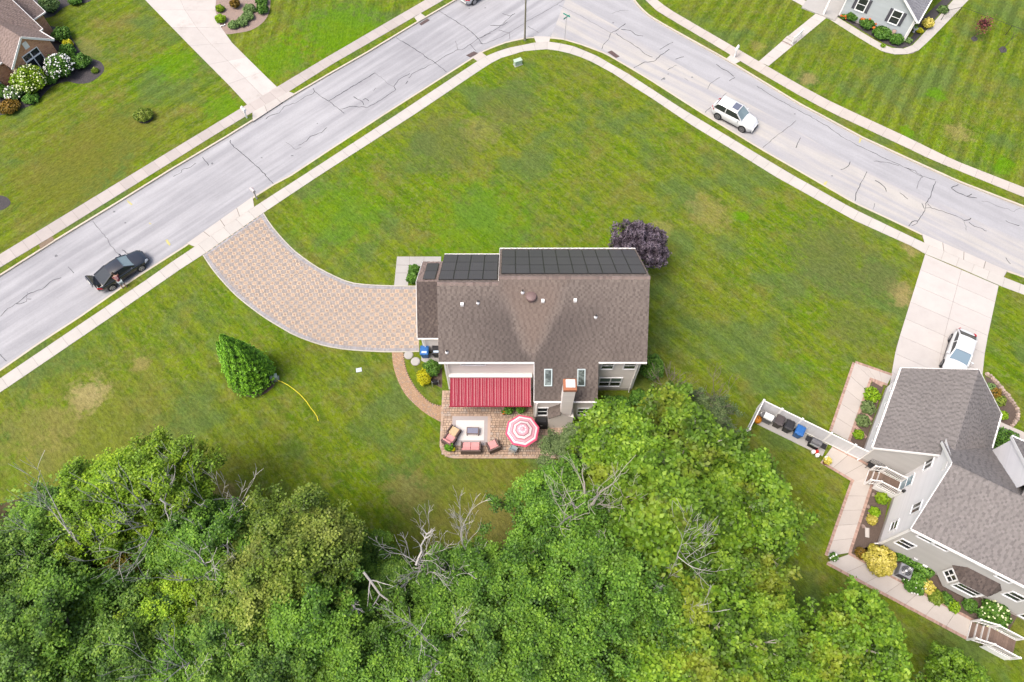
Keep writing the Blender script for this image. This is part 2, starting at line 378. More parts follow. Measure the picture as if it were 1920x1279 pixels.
def sidewalk(name, a, b, mat, step, gap=.018, zt=.028):
    a, b = ext(a, 30), ext(b, 30)
    bed = strip_sheet(name, a, b, .010, 'joint', 220)
    # slabs: cut square across the centre line
    n = 320; mid = [(at_frac(a, i/n)+at_frac(b, i/n))/2 for i in range(n+1)]
    L = length(mid); k = int(L/step)
    def cut(line, p, t_):      # where the line crosses the plane through p with normal t_
        for q, r in zip(line[:-1], line[1:]):
            d0, d1 = (q-p).dot(t_), (r-p).dot(t_)
            if d0 <= 0 <= d1:
                h = q.lerp(r, d0/(d0-d1) if d1 != d0 else 0)
                if (h-p).length < 4: return h
        return None
    for i in range(k):
        f0, f1 = (i*step+gap/2)/L, ((i+1)*step-gap/2)/L
        p0, p1 = at_frac(mid, f0), at_frac(mid, f1)
        t0 = (at_frac(mid, min(1,f0+.01))-at_frac(mid, max(0,f0-.01))).normalized(); t1 = (at_frac(mid, min(1,f1+.01))-at_frac(mid, max(0,f1-.01))).normalized()
        q = [cut(a, p0, t0), cut(a, p1, t1), cut(b, p1, t1), cut(b, p0, t0)]
        if any(x is None for x in q): continue
        if not any(abs(x.x) < 70 and -5 < x.y < 90 for x in q): continue
        mb = MB(); mb.prism([tuple(x) for x in q], -.02, zt + rng.uniform(-.004,.004), bottom=False); mb.build('slab', mat, bed)
    return bed
sidewalk('sidewalk_corner_lot', swl_out, swl_in, 'sidewalk', 1.32)
sidewalk('sidewalk_west', sww_out, sww_in, 'sidewalk_old', 1.2)
sidewalk('sidewalk_east', swe_out, swe_in, 'sidewalk_pink', 1.5)

def verge(name, a, b):
    n = 240; A = [at_frac(a, i/n) for i in range(n+1)]
    return strip_sheet(name, a, b, .005, 'verge_grass', 90)
# the verges have their own coarser grass between kerb and pavement
vk = [Vector(p) for p in kerb_lot[1:-1]]; verge('verge_corner_lot', offset(vk, -.17), offset([Vector(p) for p in swl_out], .02))
vk = [Vector(p) for p in kerb_west[1:-1]]; verge('verge_west', offset(vk, .17), offset([Vector(p) for p in sww_out], -.02))
vk = [Vector(p) for p in kerb_east[4:-1]]; verge('verge_east', offset(vk, .17), offset([Vector(p) for p in swe_out], -.02))

# ------------------------------------------------------------------ driveways of cast slabs
def grid_slabs(name, L_, R_, rows, cols, mat, gap=.02, zt=.03, zb=.010, bed='joint'):
    """slabs between a left and a right edge line"""
    b = strip_sheet(name, [Vector(p) for p in L_], [Vector(p) for p in R_], zb, bed, 24)
    for i in range(rows):
        for j in range(cols):
            f0, f1 = i/rows, (i+1)/rows; s0, s1 = j/cols, (j+1)/cols
            w = (at_frac(L_, (f0+f1)/2)-at_frac(R_, (f0+f1)/2)).length; h = length(L_)/rows
            g0, g1 = f0+gap/2/h/rows, f1-gap/2/h/rows; r0, r1 = s0+(gap/2/w if j else 0), s1-(gap/2/w if j < cols-1 else 0)
            q = [at_frac(L_, g0).lerp(at_frac(R_, g0), r0), at_frac(L_, g0).lerp(at_frac(R_, g0), r1), at_frac(L_, g1).lerp(at_frac(R_, g1), r1), at_frac(L_, g1).lerp(at_frac(R_, g1), r0)]
            mb = MB(); mb.prism([tuple(x) for x in q], -.05, zt+rng.uniform(-.003,.003), bottom=False); mb.build('slab', mat, b)
    return b
V = lambda pts: [Vector(p) for p in pts]
grid_slabs('driveway_east', V(pl([(1734.5,477),(1680,653)])+[(29.9,22.4)]), V(pl([(1872,536),(1847,653)])+[(35.9,19.1)]), 8, 2, 'drive_new')
grid_slabs('driveway_west', V(pl([(464,197),(429.5,160),(360,90),(272,0),(200,-75)])), V(pl([(520,164),(515,160),(419,64.5),(404,20),(410,-75)])), 8, 2, 'drive_old')
# aprons where the drives cross the verge
def apron(name, quad_px, cols, mat='apron'):
    a, b, c, d = [Vector(pt(*q)) for q in quad_px]      # pavement left, pavement right, road right, road left
    base = MB(); base.prism([tuple(x) for x in (a,b,c,d)], -.2, .0135); o = tag(base.build(name, 'joint'), kind='structure')
    for j in range(cols):
        s0, s1 = j/cols+.004, (j+1)/cols-.004
        mb = MB(); q = [a.lerp(b,s0), a.lerp(b,s1), d.lerp(c,s1), d.lerp(c,s0)]
        # slopes gently down to the road
        mb.add([(*q[0],.034),(*q[1],.034),(*q[2],.02),(*q[3],.02),(*q[0],-.1),(*q[1],-.1),(*q[2],-.2),(*q[3],-.2)], [(3,2,1,0),(4,5,6,7),(0,1,5,4),(1,2,6,5),(2,3,7,6),(3,0,4,7)])
        mb.build('slab', mat, o)
    return o
apron('driveway_apron_lot', [(365,463),(477,388),(474,369),(350,457)], 4)
apron('driveway_apron_west', [(473,211),(542,172),(553.5,176),(474,228)], 3)
apron('driveway_apron_east', [(1733,456),(1882,520),(1889,508),(1728,438)], 4)
apron('kerb_ramp', [(1005,80),(1030,78.5),(1032,69),(1000,68)], 1)
apron('mailbox_pad', [(1370,103),(1388,115),(1377,121),(1361,111)], 1)
apron('drain_pad_lot', [(895,115),(912,105),(901,97),(885,108)], 1, 'sidewalk_pink')
apron('drain_pad_west', [(777,33),(789,25),(799,32),(783,42)], 1, 'apron')
mb = MB(); q = pl([(73,459),(98,443),(102,450),(76,467)]); mb.prism(q, -.05, .02); tag(mb.build('bare_soil_patch', 'soil'), kind='structure')

# ------------------------------------------------------------------ cracks in the asphalt
CR = [[(173,415),(202,448),(207,460),(225,481)],[(228,469),(240,476)],[(128,500),(138,512)],[(0,594),(8,587),(15,579),(30,570),(52,552),(82,541),(98,526),(115,521)],[(30,570),(48,568),(52,559),(58,561)],[(52,547),(50,560)],
[(0,664),(13,678)],[(433,262),(430,267),(442,278),(457,290),(475,307),(488,318),(502,333),(512,344)],[(324,332),(341,322),(340,318),(355,315),(367,307)],[(380,295),(391,310)],[(537,267),(545,272),(553,281),(564,277)],
[(560,272),(575,265),(580,257),(603,248),(613,239)],[(498,223),(507,217),(523,213),(533,200),(555,193),(575,180),(587,177),(590,170),(588,165)],[(590,172),(612,188),(617,190),(640,208),(645,213)],[(617,189),(703,137)],
[(703,137),(723,152),(727,158),(738,162)],[(640,205),(658,200),(690,201),(713,189),(727,179),(743,168),(738,162),(750,148),(768,138)],[(767,147),(773,138),(785,132),(807,122),(816,118),(838,103),(857,94),(868,93),(882,83),(897,72),(920,62)],
[(743,71),(767,85),(792,102),(816,118),(837,135)],[(824,21),(850,37),(875,53),(890,65),(897,73),(905,83)],[(854,77),(859,93)],[(882,83),(892,95)],[(663,182),(678,190),(682,197)],[(680,188),(685,185),(692,190)],
[(900,72),(915,63),(935,52),(948,40),(962,27)],[(900,82),(907,83),(925,76),(943,68),(955,61),(970,53),(988,40),(1030,17),(1058,0)],[(935,57),(942,58),(955,62),(956,72)],[(920,48),(940,48),(952,42)],[(942,25),(957,31),(966,25)],[(990,50),(1010,61)],
[(1048,10),(1090,30),(1113,44),(1128,52),(1145,62)],[(1145,62),(1160,55),(1173,44)],[(1145,63),(1142,73),(1132,83),(1128,92)],[(1155,63),(1180,80),(1197,90),(1210,102),(1223,107)],[(1165,55),(1183,57),(1193,66),(1205,68)],[(1146,26),(1165,19),(1178,20)],
[(1188,127),(1208,117),(1228,115),(1237,105),(1255,93)],[(1237,93),(1262,79)],[(1252,131),(1268,122)],[(1267,111),(1282,106)],[(1326,167),(1333,155),(1350,145)],[(1343,121),(1357,130),(1368,136),(1375,143)],[(1368,152),(1378,145)],
[(1418,161),(1452,183),(1467,191),(1492,204),(1549,235),(1582,259),(1616,276),(1656,296),(1687,309),(1724,329),(1754,338)],[(1322,211),(1332,202)],[(1354,183),(1362,174)],[(1430,277),(1453,257),(1472,244),(1492,226)],[(1492,277),(1495,270),(1502,259)],[(1576,318),(1586,316),(1594,304)],
[(1625,322),(1615,342),(1607,358),(1603,377)],[(1730,331),(1723,338),(1718,353)],[(1754,341),(1748,355),(1743,372),(1736,383),(1733,397),(1725,410),(1720,418),(1710,423)],[(1720,414),(1713,414),(1704,424)],[(1738,382),(1748,391),(1772,398),(1797,407),(1808,414)],[(1728,381),(1732,392),(1745,389)],
[(1808,415),(1812,432)],[(1808,414),(1817,413),(1820,409)],[(1817,417),(1825,424),(1840,428),(1850,434)],[(1797,346),(1783,353),(1788,357),(1813,369),(1832,372)],[(1813,369),(1822,363)],[(1840,377),(1855,379),(1867,386),(1890,392),(1900,398),(1912,390)],[(1885,413),(1895,419),(1911,423)],
[(1641,339),(1658,349),(1663,360)],[(1688,362),(1702,373)],[(1885,483),(1895,495)],[(1640,382),(1637,392)],[(1697,315),(1713,319),(1730,331)],[(1638,302),(1665,305),(1687,311)],[(700,170),(705,165)],[(765,152),(760,158)],[(1290,152),(1284,147)],[(1240,150),(1246,146)]]
for i, line in enumerate(CR):
    pts = resample(pl(line, ZR), .3); pts.append(Vector(pt(*line[-1], ZR))); mb = MB(); w = rng.uniform(.020,.036)
    pts = [p+Vector((rng.uniform(-1,1), rng.uniform(-1,1)))*.05 for p in pts]
    l, r_ = offset(pts, w), offset(pts, -w); z = ZR+.008+.0004*(i % 7)
    for k in range(len(pts)-1):
        a = rng.uniform(.6, 1.3); l[k] = pts[k].lerp(l[k], a); r_[k] = pts[k].lerp(r_[k], a)
    for k in range(len(pts)-1): mb.quad((*r_[k],z),(*r_[k+1],z),(*l[k+1],z),(*l[k],z))
    mb.build('crack', 'crack' if i % 5 else 'crack_light', road)
def dab(name, px, mat, parent, z):
    mb = MB(); mb.poly([(*pt(u, v, z), z) for u, v in px]); return mb.build(name, mat, parent)
for q in ([(237,374),(241,377),(249,383),(246,385),(240,380)], [(310,450),(314,449),(320,458),(318,461),(313,456)], [(1612,259),(1617,258),(1613,267),(1610,268)], [(1546,342),(1552,339),(1549,346),(1541,350)], [(280,417),(284,420),(283,421),(279,419)]):
    dab('paint_mark', q, 'yellow_paint', road, ZR+.013)

for u, v, r in ((105,480,.16),(235,418,.1),(214,397,.12),(491,296,.1),(548,292,.12),(595,232,.08),(1298,145,.14),(1245,148,.18),(1253,139,.1),(398,307,.16),(884,98,.05),(640,95,.1),(880,16,.1),(910,15,.12),(1305,44,.1),(1150,43,.12),(1490,214,.1),(1560,330,.1),(60,470,.1)):
    x, y = pt(u, v, ZR); mb = MB(); k = 8; mb.poly([(x+r*rng.uniform(.6,1.2)*math.cos(2*math.pi*j/k), y+r*rng.uniform(.5,1.0)*math.sin(2*math.pi*j/k), ZR+.014) for j in range(k)]); mb.build('tar_spot', 'crack_light', road)
# storm drains
simple('iron', (.11,.075,.07), .7, .2, 6); simple('iron_dark', (.03,.03,.033), .6, .2, 6)
def drain(px, label):
    a, b, c, d = [Vector(pt(*q, ZR)) for q in px]
    e = empty('storm_drain', (*((a+c)/2), ZR), 0, label, 'drain', 'storm drains along the kerb'); o2 = (a+c)/2
    mb = MB(); mb.prism([tuple(x-o2) for x in (a,b,c,d)], .001, .012); mb.build('pit', 'iron_dark', e)
    n = 9
    for i in range(n):
        s0, s1 = (i+.12)/n, (i+.72)/n; mb = MB(); mb.prism([tuple(x-o2) for x in (a.lerp(b,s0),a.lerp(b,s1),d.lerp(c,s1),d.lerp(c,s0))], .005, .03); mb.build('grate_bar', 'iron', e)
drain([(874,104),(889,96.5),(897,100),(882,108)], 'rusty storm drain grate beside the lot kerb, by the bend')
drain([(786,45),(801,35),(806,38),(790,48)], 'rusty storm drain grate on the far kerb by the striped lawn')
drain([(1139,98),(1147,95),(1162,106),(1155,109)], 'grey storm drain grate on the outer road right of the bend')
# ================================================================== building materials
def siding_mat(name, col, rough=.55):
    t = NT(name); k = t.math('MULTIPLY_ADD', t.noise(.7, 4, .6), .12, .94); k = t.math('MULTIPLY', k, t.math('MULTIPLY_ADD', t.attr(), .06, .97))
    t.fin(t.scale(col, k), rough, .3)
siding_mat('siding_cream', (.60,.565,.54)); siding_mat('siding_grey_shaded', (.38,.37,.36)); siding_mat('siding_blue', (.36,.39,.41)); siding_mat('vinyl_white', (.70,.69,.70))  # east house: grey siding darkened, vinyl raised to put wall shading into colour
simple('trim_white', (.74,.73,.72), .5, .05, 2); simple('gutter_white', (.72,.70,.68), .4, .06, 2); simple('foundation', (.34,.31,.29), .9, .15, 3)
simple('frame_white', (.72,.73,.75), .4, .04, 4); simple('shutter', (.07,.07,.085), .6, .1, 5); simple('skylight_frame', (.40,.47,.48), .4, .1, 4)
t = NT('glass'); t.fin(t.mix(t.noise(.8, 2), (.012,.014,.016), (.035,.04,.045)), .06, .6)
t = NT('glass_blind'); t.fin((.13,.17,.15), .12, .5)
t = NT('glass_sky'); t.fin(t.mix(t.ramp(t.noise(1.5, 5, .7), .42, .6), (.05,.06,.055), (.16,.19,.18)), .08, .6)
t = NT('glass_door'); t.fin(t.mix(t.ramp(t.noise(1.2, 3), .4, .6), (.13,.25,.32), (.28,.38,.43)), .1, .6)
simple('dark_gap', (.02,.02,.02), .9, .1)
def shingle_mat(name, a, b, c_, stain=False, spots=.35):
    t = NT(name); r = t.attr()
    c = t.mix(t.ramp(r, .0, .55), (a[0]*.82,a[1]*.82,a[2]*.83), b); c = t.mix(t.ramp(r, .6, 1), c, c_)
    c = t.scale(c, t.math('MULTIPLY_ADD', t.noise(.45, 3, .6), .2, .9))
    c = t.scale(c, t.math('MULTIPLY_ADD', t.noise(22, 2), .5, .75))
    c = t.mix(t.ramp(t.noise(.28, 5, .65), .45, .75, 0, spots), c, (a[0]*.62, a[1]*.62, a[2]*.66))
    if stain:      # algae streaks that leave a clean wedge below the attic fan
        sx = t.n.new('ShaderNodeSeparateXYZ'); t.l.new(t.geo.outputs['Position'], sx.inputs[0])
        d = t.math('SUBTRACT', t.math('ABSOLUTE', t.math('SUBTRACT', sx.outputs[0], 1.5)), t.math('MULTIPLY', t.math('SUBTRACT', sx.outputs[1], 22.4), .62))
        d = t.math('ADD', d, t.math('MULTIPLY_ADD', t.noise(.5, 3, .6), 1.6, -.8))
        side = t.ramp(d, -.25, .5)
        fade = t.math('MULTIPLY', t.ramp(d, .5, 5.5, 1, .25), t.ramp(sx.outputs[1], 24.3, 27.0, 1, 0))
        k = t.math('MULTIPLY', side, fade)
        c = t.mix(t.math('MULTIPLY', k, .6), c, (.052,.043,.041))
        unstained = t.math('MULTIPLY', t.ramp(d, -1.1, .25, 1, 0), t.ramp(sx.outputs[1], 25.6, 28.2, 1, .25))
        c = t.mix(t.math('MULTIPLY', unstained, .5), c, (.145,.105,.085))
    t.bump(t.noise(45, 2), .3, .01); t.fin(c, .9, .2)
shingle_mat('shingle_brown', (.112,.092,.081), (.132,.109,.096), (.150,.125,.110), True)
shingle_mat('shingle_brown_dark', (.062,.050,.047), (.075,.060,.055), (.092,.074,.066))
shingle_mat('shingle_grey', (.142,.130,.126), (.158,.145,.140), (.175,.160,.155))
shingle_mat('shingle_rose', (.155,.118,.105), (.18,.138,.122), (.20,.155,.14))
shingle_mat('shingle_slate', (.17,.17,.185), (.20,.20,.215), (.23,.23,.245))
t = NT('solar_cell'); c = t.mix(t.ramp(t.attr(), 0, 1), (.048,.044,.060), (.060,.055,.073)); t.fin(c, .35, .5)
simple('solar_frame', (.03,.03,.033), .4, .1); simple('solar_line', (.058,.06,.066), .4, .1)
simple('awning_red', (.20,.010,.028), .8, .12, 2, .12); simple('awning_white', (.58,.42,.42), .8, .1, 2)
simple('brick_cap', (.24,.095,.05), .85, .25, 7, .2); simple('crown_white', (.60,.585,.565), .8, .12, 3)
simple('vent_brown', (.14,.095,.09), .5, .1); simple('pipe_black', (.03,.03,.03), .6, .1); simple('flash_grey', (.45,.45,.46), .4, .1)
t = NT('brick_wall')
c = t.mix(t.ramp(t.attr(), 0, .6), (.50,.26,.15), (.60,.335,.205)); c = t.mix(t.ramp(t.attr(), .85, 1), c, (.36,.17,.11)); t.fin(c, .9, .2)
simple('mortar', (.44,.34,.27), .9, .1, 4)

# ================================================================== building helpers
class Wall:
    """vertical wall: base point, unit direction, outward normal"""
    def __init__(s, p, d, n): s.p = Vector((p[0],p[1],0)); s.d = Vector((d[0],d[1],0)).normalized(); s.n = Vector((n[0],n[1],0)).normalized()
    def at(s, a, z, o=0): return tuple(s.p + s.d*a + s.n*o + Vector((0,0,z)))
    def box(s, mb, a0, a1, z0, z1, o0, o1, rnd=None):
        v = [s.at(a,z,o) for z in (z0,z1) for a, o in ((a0,o0),(a1,o0),(a1,o1),(a0,o1))]
        f = [(4,5,6,7),(3,2,1,0),(0,1,5,4),(1,2,6,5),(2,3,7,6),(3,0,4,7)]
        if s.d.cross(s.n).z < 0: f = [q[::-1] for q in f]
        mb.add(v, f, rnd)
def slice_poly(poly, y):
    xs = []
    n = len(poly)
    for i in range(n):
        (x0,y0),(x1,y1) = poly[i], poly[(i+1)%n]
        if (y0 <= y < y1) or (y1 <= y < y0): xs.append(x0+(x1-x0)*(y-y0)/(y1-y0))
    return (min(xs), max(xs)) if len(xs) >= 2 else None
def siding(mb, w, poly, expo=.19):
    z0 = min(p[1] for p in poly); z1 = max(p[1] for p in poly); k = max(1, int(math.ceil((z1-z0)/expo))); z = z0
    for i in range(k):
        za, zb = z0+(z1-z0)*i/k, z0+(z1-z0)*(i+1)/k
        a = slice_poly(poly, za+1e-4); b = slice_poly(poly, zb-1e-4)
        if not a or not b: continue
        r = rng.random()
        mb.add([w.at(a[0],za,.022), w.at(a[1],za,.022), w.at(b[1],zb,.004), w.at(b[0],zb,.004), w.at(a[0],za,0), w.at(a[1],za,0)],
               [(0,1,2,3),(4,5,1,0)] if w.d.cross(w.n).z < 0 else [(3,2,1,0),(0,1,5,4)], r)
def bricks(mb, w, poly, course=.075, ln=.21):
    z0 = min(p[1] for p in poly); z1 = max(p[1] for p in poly); k = int((z1-z0)/course)
    for i in range(k):
        za, zb = z0+i*course, z0+(i+1)*course-.012; sl = slice_poly(poly, (za+zb)/2)
        if not sl: continue
        a = sl[0]-(ln/2 if i % 2 else 0)
        while a < sl[1]:
            x0, x1 = max(a, sl[0]), min(a+ln-.012, sl[1])
            if x1-x0 > .03: w.box(mb, x0, x1, za, zb, .0, .012+rng.random()*.006)
            a += ln
def window(parent, w, s, z, wd, h, cols=1, rows=2, glass='glass', frame='frame_white', mull=.05, fw=.085, name='window', glasses=None, gap=.02):
    """casing and sashes as one frame; every pane its own piece; s,z = lower left corner"""
    mb = MB(); o = gap
    w.box(mb, s, s+wd, z-fw*1.1, z, o, o+.075); w.box(mb, s, s+wd, z+h, z+h+fw, o, o+.06)
    w.box(mb, s-fw, s, z-fw*1.1, z+h+fw, o, o+.06); w.box(mb, s+wd, s+wd+fw, z-fw*1.1, z+h+fw, o, o+.06)
    for i in range(1, cols): a = s+wd*i/cols; w.box(mb, a-mull/2-.02, a+mull/2+.02, z, z+h, o, o+.05)
    for j in range(1, rows): b = z+h*j/rows; w.box(mb, s, s+wd, b-mull/2, b+mull/2, o, o+.042)
    f = mb.build(name, frame, parent)
    for i in range(cols):
        for j in range(rows):
            mb = MB(); w.box(mb, s+wd*i/cols+.01, s+wd*(i+1)/cols-.01, z+h*j/rows+.01, z+h*(j+1)/rows-.01, o, o+.018)
            mb.build('pane', (glasses[j] if glasses else glass), f)
    return f
def shingles(mb, O, U, W, poly, expo=.16, tab=.27, deck=None):
    """shingle courses on the plane O + U*s + W*t, convex outline poly in (s,t), t up the slope"""
    O, U, W = Vector(O), Vector(U).normalized(), Vector(W).normalized(); N = U.cross(W)
    if N.z < 0: N = -N
    flip = U.cross(W).z < 0
    t0 = min(p[1] for p in poly); t1 = max(p[1] for p in poly); k = int(math.ceil((t1-t0)/expo))
    P = lambda a, b, h: tuple(O+U*a+W*b+N*h)
    for i in range(k):
        ta = t0+i*expo; tb = min(ta+expo+.012, t1); tm = min((ta+tb)/2, t1-1e-4); sl = slice_poly(poly, tm)
        if not sl: continue
        a = sl[0] - rng.random()*tab; high = rng.random() < .5
        while a < sl[1]:
            high = not high
            wd = tab*(rng.uniform(.6,1.2) if high else rng.uniform(.3,.8)); x0, x1 = max(a, sl[0]), min(a+wd-.004, sl[1]); a += wd
            if x1-x0 < .02: continue
            h = rng.uniform(.03,.038) if high else rng.uniform(.012,.016)
            f = [(0,1,2,3),(4,5,1,0)]
            if flip: f = [q[::-1] for q in f]
            mb.add([P(x0,ta,h),P(x1,ta,h),P(x1,tb,.004),P(x0,tb,.004),P(x0,ta,-.005),P(x1,ta,-.005)], f, rng.uniform(.5,1) if high else rng.uniform(.12,.45)); mb.r[-1] = 0.0  # butt edges darkest: asphalt core tone, also painting in each course's shadow line
    if deck:
        n = len(poly); v = [P(a,b,-.006) for a, b in poly]+[P(a,b,-.006-deck) for a, b in poly]
        area = sum(poly[i][0]*poly[(i+1)%n][1]-poly[(i+1)%n][0]*poly[i][1] for i in range(n))
        f = [tuple(range(n)), tuple(range(2*n-1,n-1,-1))]+[(i,n+i,n+(i+1)%n,(i+1)%n) for i in range(n)]
        if (area < 0) != flip: f = [q[::-1] for q in f]
        mb.add(v, f, .3)
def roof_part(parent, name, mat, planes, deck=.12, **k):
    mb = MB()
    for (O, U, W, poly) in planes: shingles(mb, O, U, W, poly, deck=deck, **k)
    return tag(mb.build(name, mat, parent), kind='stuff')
def bar(mb, a, b, wd, h, up=(0,0,1)):
    """rectangular bar from a to b"""
    a, b = Vector(a), Vector(b); t_ = (b-a).normalized(); u = Vector(up); n = t_.cross(u)
    if n.length < 1e-4: n = t_.cross(Vector((1,0,0)))
    n.normalize(); u = n.cross(t_)
    v = [tuple(p+n*i*wd/2+u*j*h/2) for p in (a,b) for i, j in ((-1,-1),(1,-1),(1,1),(-1,1))]
    mb.add(v, [(0,1,2,3),(7,6,5,4),(0,4,5,1),(1,5,6,2),(2,6,7,3),(3,7,4,0)])

# ================================================================== the corner house with the solar panels
OH = Vector((2.2, 27.0, 0))
house = empty('corner_house', OH, 0, 'two-storey cream house with brown shingle roof, solar panels and a red awning', 'house')
_mbinit = MB.__init__
def _shifted(off):
    def init(self): _mbinit(self); self.M = Matrix.Translation(-Vector(off))
    return init
MB.__init__ = _shifted(OH)
EZ, RY, RZ = 5.7, 27.13, 9.51
sl_r = (RZ-EZ)/(RY-22.3); slope = math.atan(sl_r)
X0, X1, XM = -5.3, 9.75, -.95
rearU, rearW = (1,0,0), (0, math.cos(slope), math.sin(slope))
tl = (RY-22.3)/math.cos(slope); tl2 = (26.8-22.3)/math.cos(slope)
LYR = 26.8; LZR = EZ+sl_r*(LYR-22.3)
FY, FZ = 32.3, 5.5; fs = math.atan((RZ-FZ)/(FY-RY)); fl = (FY-RY)/math.cos(fs)
FY2, FZ2 = 31.75, 5.5; fs2 = math.atan((LZR-FZ2)/(FY2-LYR)); fl2 = (FY2-LYR)/math.cos(fs2)
CY, CZ = 20.0, EZ-sl_r*2.3; CX0, CX1 = 1.62, 6.25
cs = 2.3/math.cos(slope)
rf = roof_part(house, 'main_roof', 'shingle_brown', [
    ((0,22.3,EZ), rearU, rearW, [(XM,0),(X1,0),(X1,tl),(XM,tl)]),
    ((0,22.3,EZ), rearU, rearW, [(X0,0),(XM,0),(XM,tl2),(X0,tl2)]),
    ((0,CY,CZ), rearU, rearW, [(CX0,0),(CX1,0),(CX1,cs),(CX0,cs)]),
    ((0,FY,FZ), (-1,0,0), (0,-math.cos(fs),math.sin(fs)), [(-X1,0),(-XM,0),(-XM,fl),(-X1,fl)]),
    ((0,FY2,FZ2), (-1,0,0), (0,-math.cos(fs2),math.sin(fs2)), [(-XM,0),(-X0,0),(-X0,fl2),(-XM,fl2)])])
mb = MB()
for x0, x1, y, z in ((XM,X1,RY,RZ),(X0,XM,LYR,LZR)):       # ridge caps
    n = int((x1-x0)/.22)
    for i in range(n):
        a = x0+(x1-x0)*i/n; b = x0+(x1-x0)*(i+1)/n+.02
        mb.add([(a,y-.17,z-.115),(b,y-.17,z-.12),(b,y,z+.03),(a,y,z+.045),(b,y+.17,z-.12),(a,y+.17,z-.115)], [(0,1,2,3),(3,2,4,5)])
mb.build('ridge_cap', 'shingle_rose', rf)
# wall bodies (lapped siding) with a plain core behind
mb = MB(); mb.box(-5.0, 9.42, 22.6, 31.6, 0, EZ-.15); mb.box(-7.15, -5.0, 26.0, 32.3, 0, 2.8); mb.box(1.72, 6.15, 20.2, 22.6, 0, 3.8); mb.build('wall_core', 'siding_cream', house)
wr = Wall((0,22.58), (1,0), (0,-1)); wxr = Wall((9.44,0), (0,1), (1,0)); wxl = Wall((-5.02,0), (0,1), (-1,0)); wf = Wall((0,31.62), (1,0), (0,1))
wg = Wall((0,25.98), (1,0), (0,-1)); wgl = Wall((-7.17,0), (0,1), (-1,0)); we = Wall((0,20.18), (1,0), (0,-1)); wel = Wall((1.70,0), (0,1), (-1,0)); wer = Wall((6.17,0), (0,1), (1,0))
mb = MB()
siding(mb, wr, [(-5.0,.35),(9.42,.35),(9.42,EZ-.1),(-5.0,EZ-.1)])
siding(mb, wxr, [(22.6,.35),(31.6,.35),(31.6,5.8),(RY,9.35),(22.6,5.8)]); siding(mb, wxl, [(22.6,2.6),(31.4,2.6),(31.4,5.7),(26.8,9.1),(22.6,5.8)])
siding(mb, wf, [(-5,.35),(9.42,.35),(9.42,5.5),(-5,5.5)]); siding(mb, wg, [(-7.15,.3),(-5.0,.3),(-5.0,2.75),(-7.15,2.75)])
siding(mb, wgl, [(26,.3),(32.3,.3),(32.3,2.8),(29.3,5.2),(26,2.8)]); siding(mb, we, [(1.72,.3),(6.15,.3),(6.15,3.85),(1.72,3.85)])
siding(mb, wel, [(20.2,.3),(22.6,.3),(22.6,5.6),(20.2,3.9)]); siding(mb, wer, [(20.2,.3),(22.6,.3),(22.6,5.6),(20.2,3.9)])
mb.build('wall', 'siding_cream', house)
mb = MB()
for w, a, b in ((wr,-5.0,1.7),(wr,6.2,9.42),(wxr,22.6,31.6),(wg,-7.15,-5.03),(we,1.72,6.15),(wel,20.2,22.55)): w.box(mb, a, b, 0, .36, 0, .03)
mb.build_each('foundation', 'foundation', house)
mb = MB()      # corner boards
for w, a, zt in ((wr,9.33,EZ-.2),(wr,-5.0,EZ-.2),(we,1.74,3.7),(we,6.03,3.7),(wg,-7.15,2.7)): w.box(mb, a, a+.11, .3, zt, .02, .05)
mb.box(9.44,9.49,22.55,22.66,.3,EZ-.2)
mb.build_each('corner_board', 'trim_white', house)
# eaves: fascia and gutters, rakes
def gutter(a, b, nrm, z):
    mb = MB(); bar(mb, (*a, z-.09), (*b, z-.09), .13, .13); mb.build('gutter', 'gutter_white', house)
gutter((X0,22.26),(CX0-.02,22.26),0,EZ); gutter((CX1+.02,22.26),(X1,22.26),0,EZ); gutter((CX0,CY-.05),(3.58,CY-.05),0,CZ); gutter((4.42,CY-.05),(CX1,CY-.05),0,CZ)
gutter((XM,FY+.05),(X1,FY+.05),0,FZ); gutter((X0,FY2+.05),(XM-.02,FY2+.05),0,FZ2); gutter((-7.35,25.72),(-5.05,25.72),0,2.85)
mb = MB()
for a, b in (((X1-.012,22.3,EZ-.17),(X1-.012,RY,RZ-.17)),((X1-.012,RY,RZ-.17),(X1-.012,FY,FZ-.17)),((X0+.012,22.3,EZ-.17),(X0+.012,LYR,LZR-.17)),((X0+.012,LYR,LZR-.17),(X0+.012,FY2,FZ2-.17)),
             ((CX0-.02,CY,CZ-.1),(CX0-.02,22.25,EZ-.12)),((XM-.015,LYR+.3,LZR-.1),(XM-.015,FY,FZ-.08))): bar(mb, a, b, .03, .2)
mb.build_each('rake_board', 'trim_white', house)
def downspout(x, y, z0, z1, kick):
    mb = MB(); mb.tube([(x,y-.25,z1),(x,y-.06,z1-.35),(x,y-.06,z0+.25),(x,y-.16,z0+.1)], .045, 6); mb.build('downspout', 'gutter_white', house)
downspout(-4.75,22.5,0,EZ-.1,-.1); downspout(9.25,22.5,0,EZ-.1,.1); downspout(-6.95,25.9,0,2.75,-.1); downspout(1.85,20.1,0,CZ-.1,-.1)
mb = MB(); mb.box(X0,CX0,22.32,22.6,EZ-.16,EZ-.12); mb.box(CX1,X1,22.32,22.6,EZ-.16,EZ-.12); mb.build_each('soffit', 'trim_white', house)
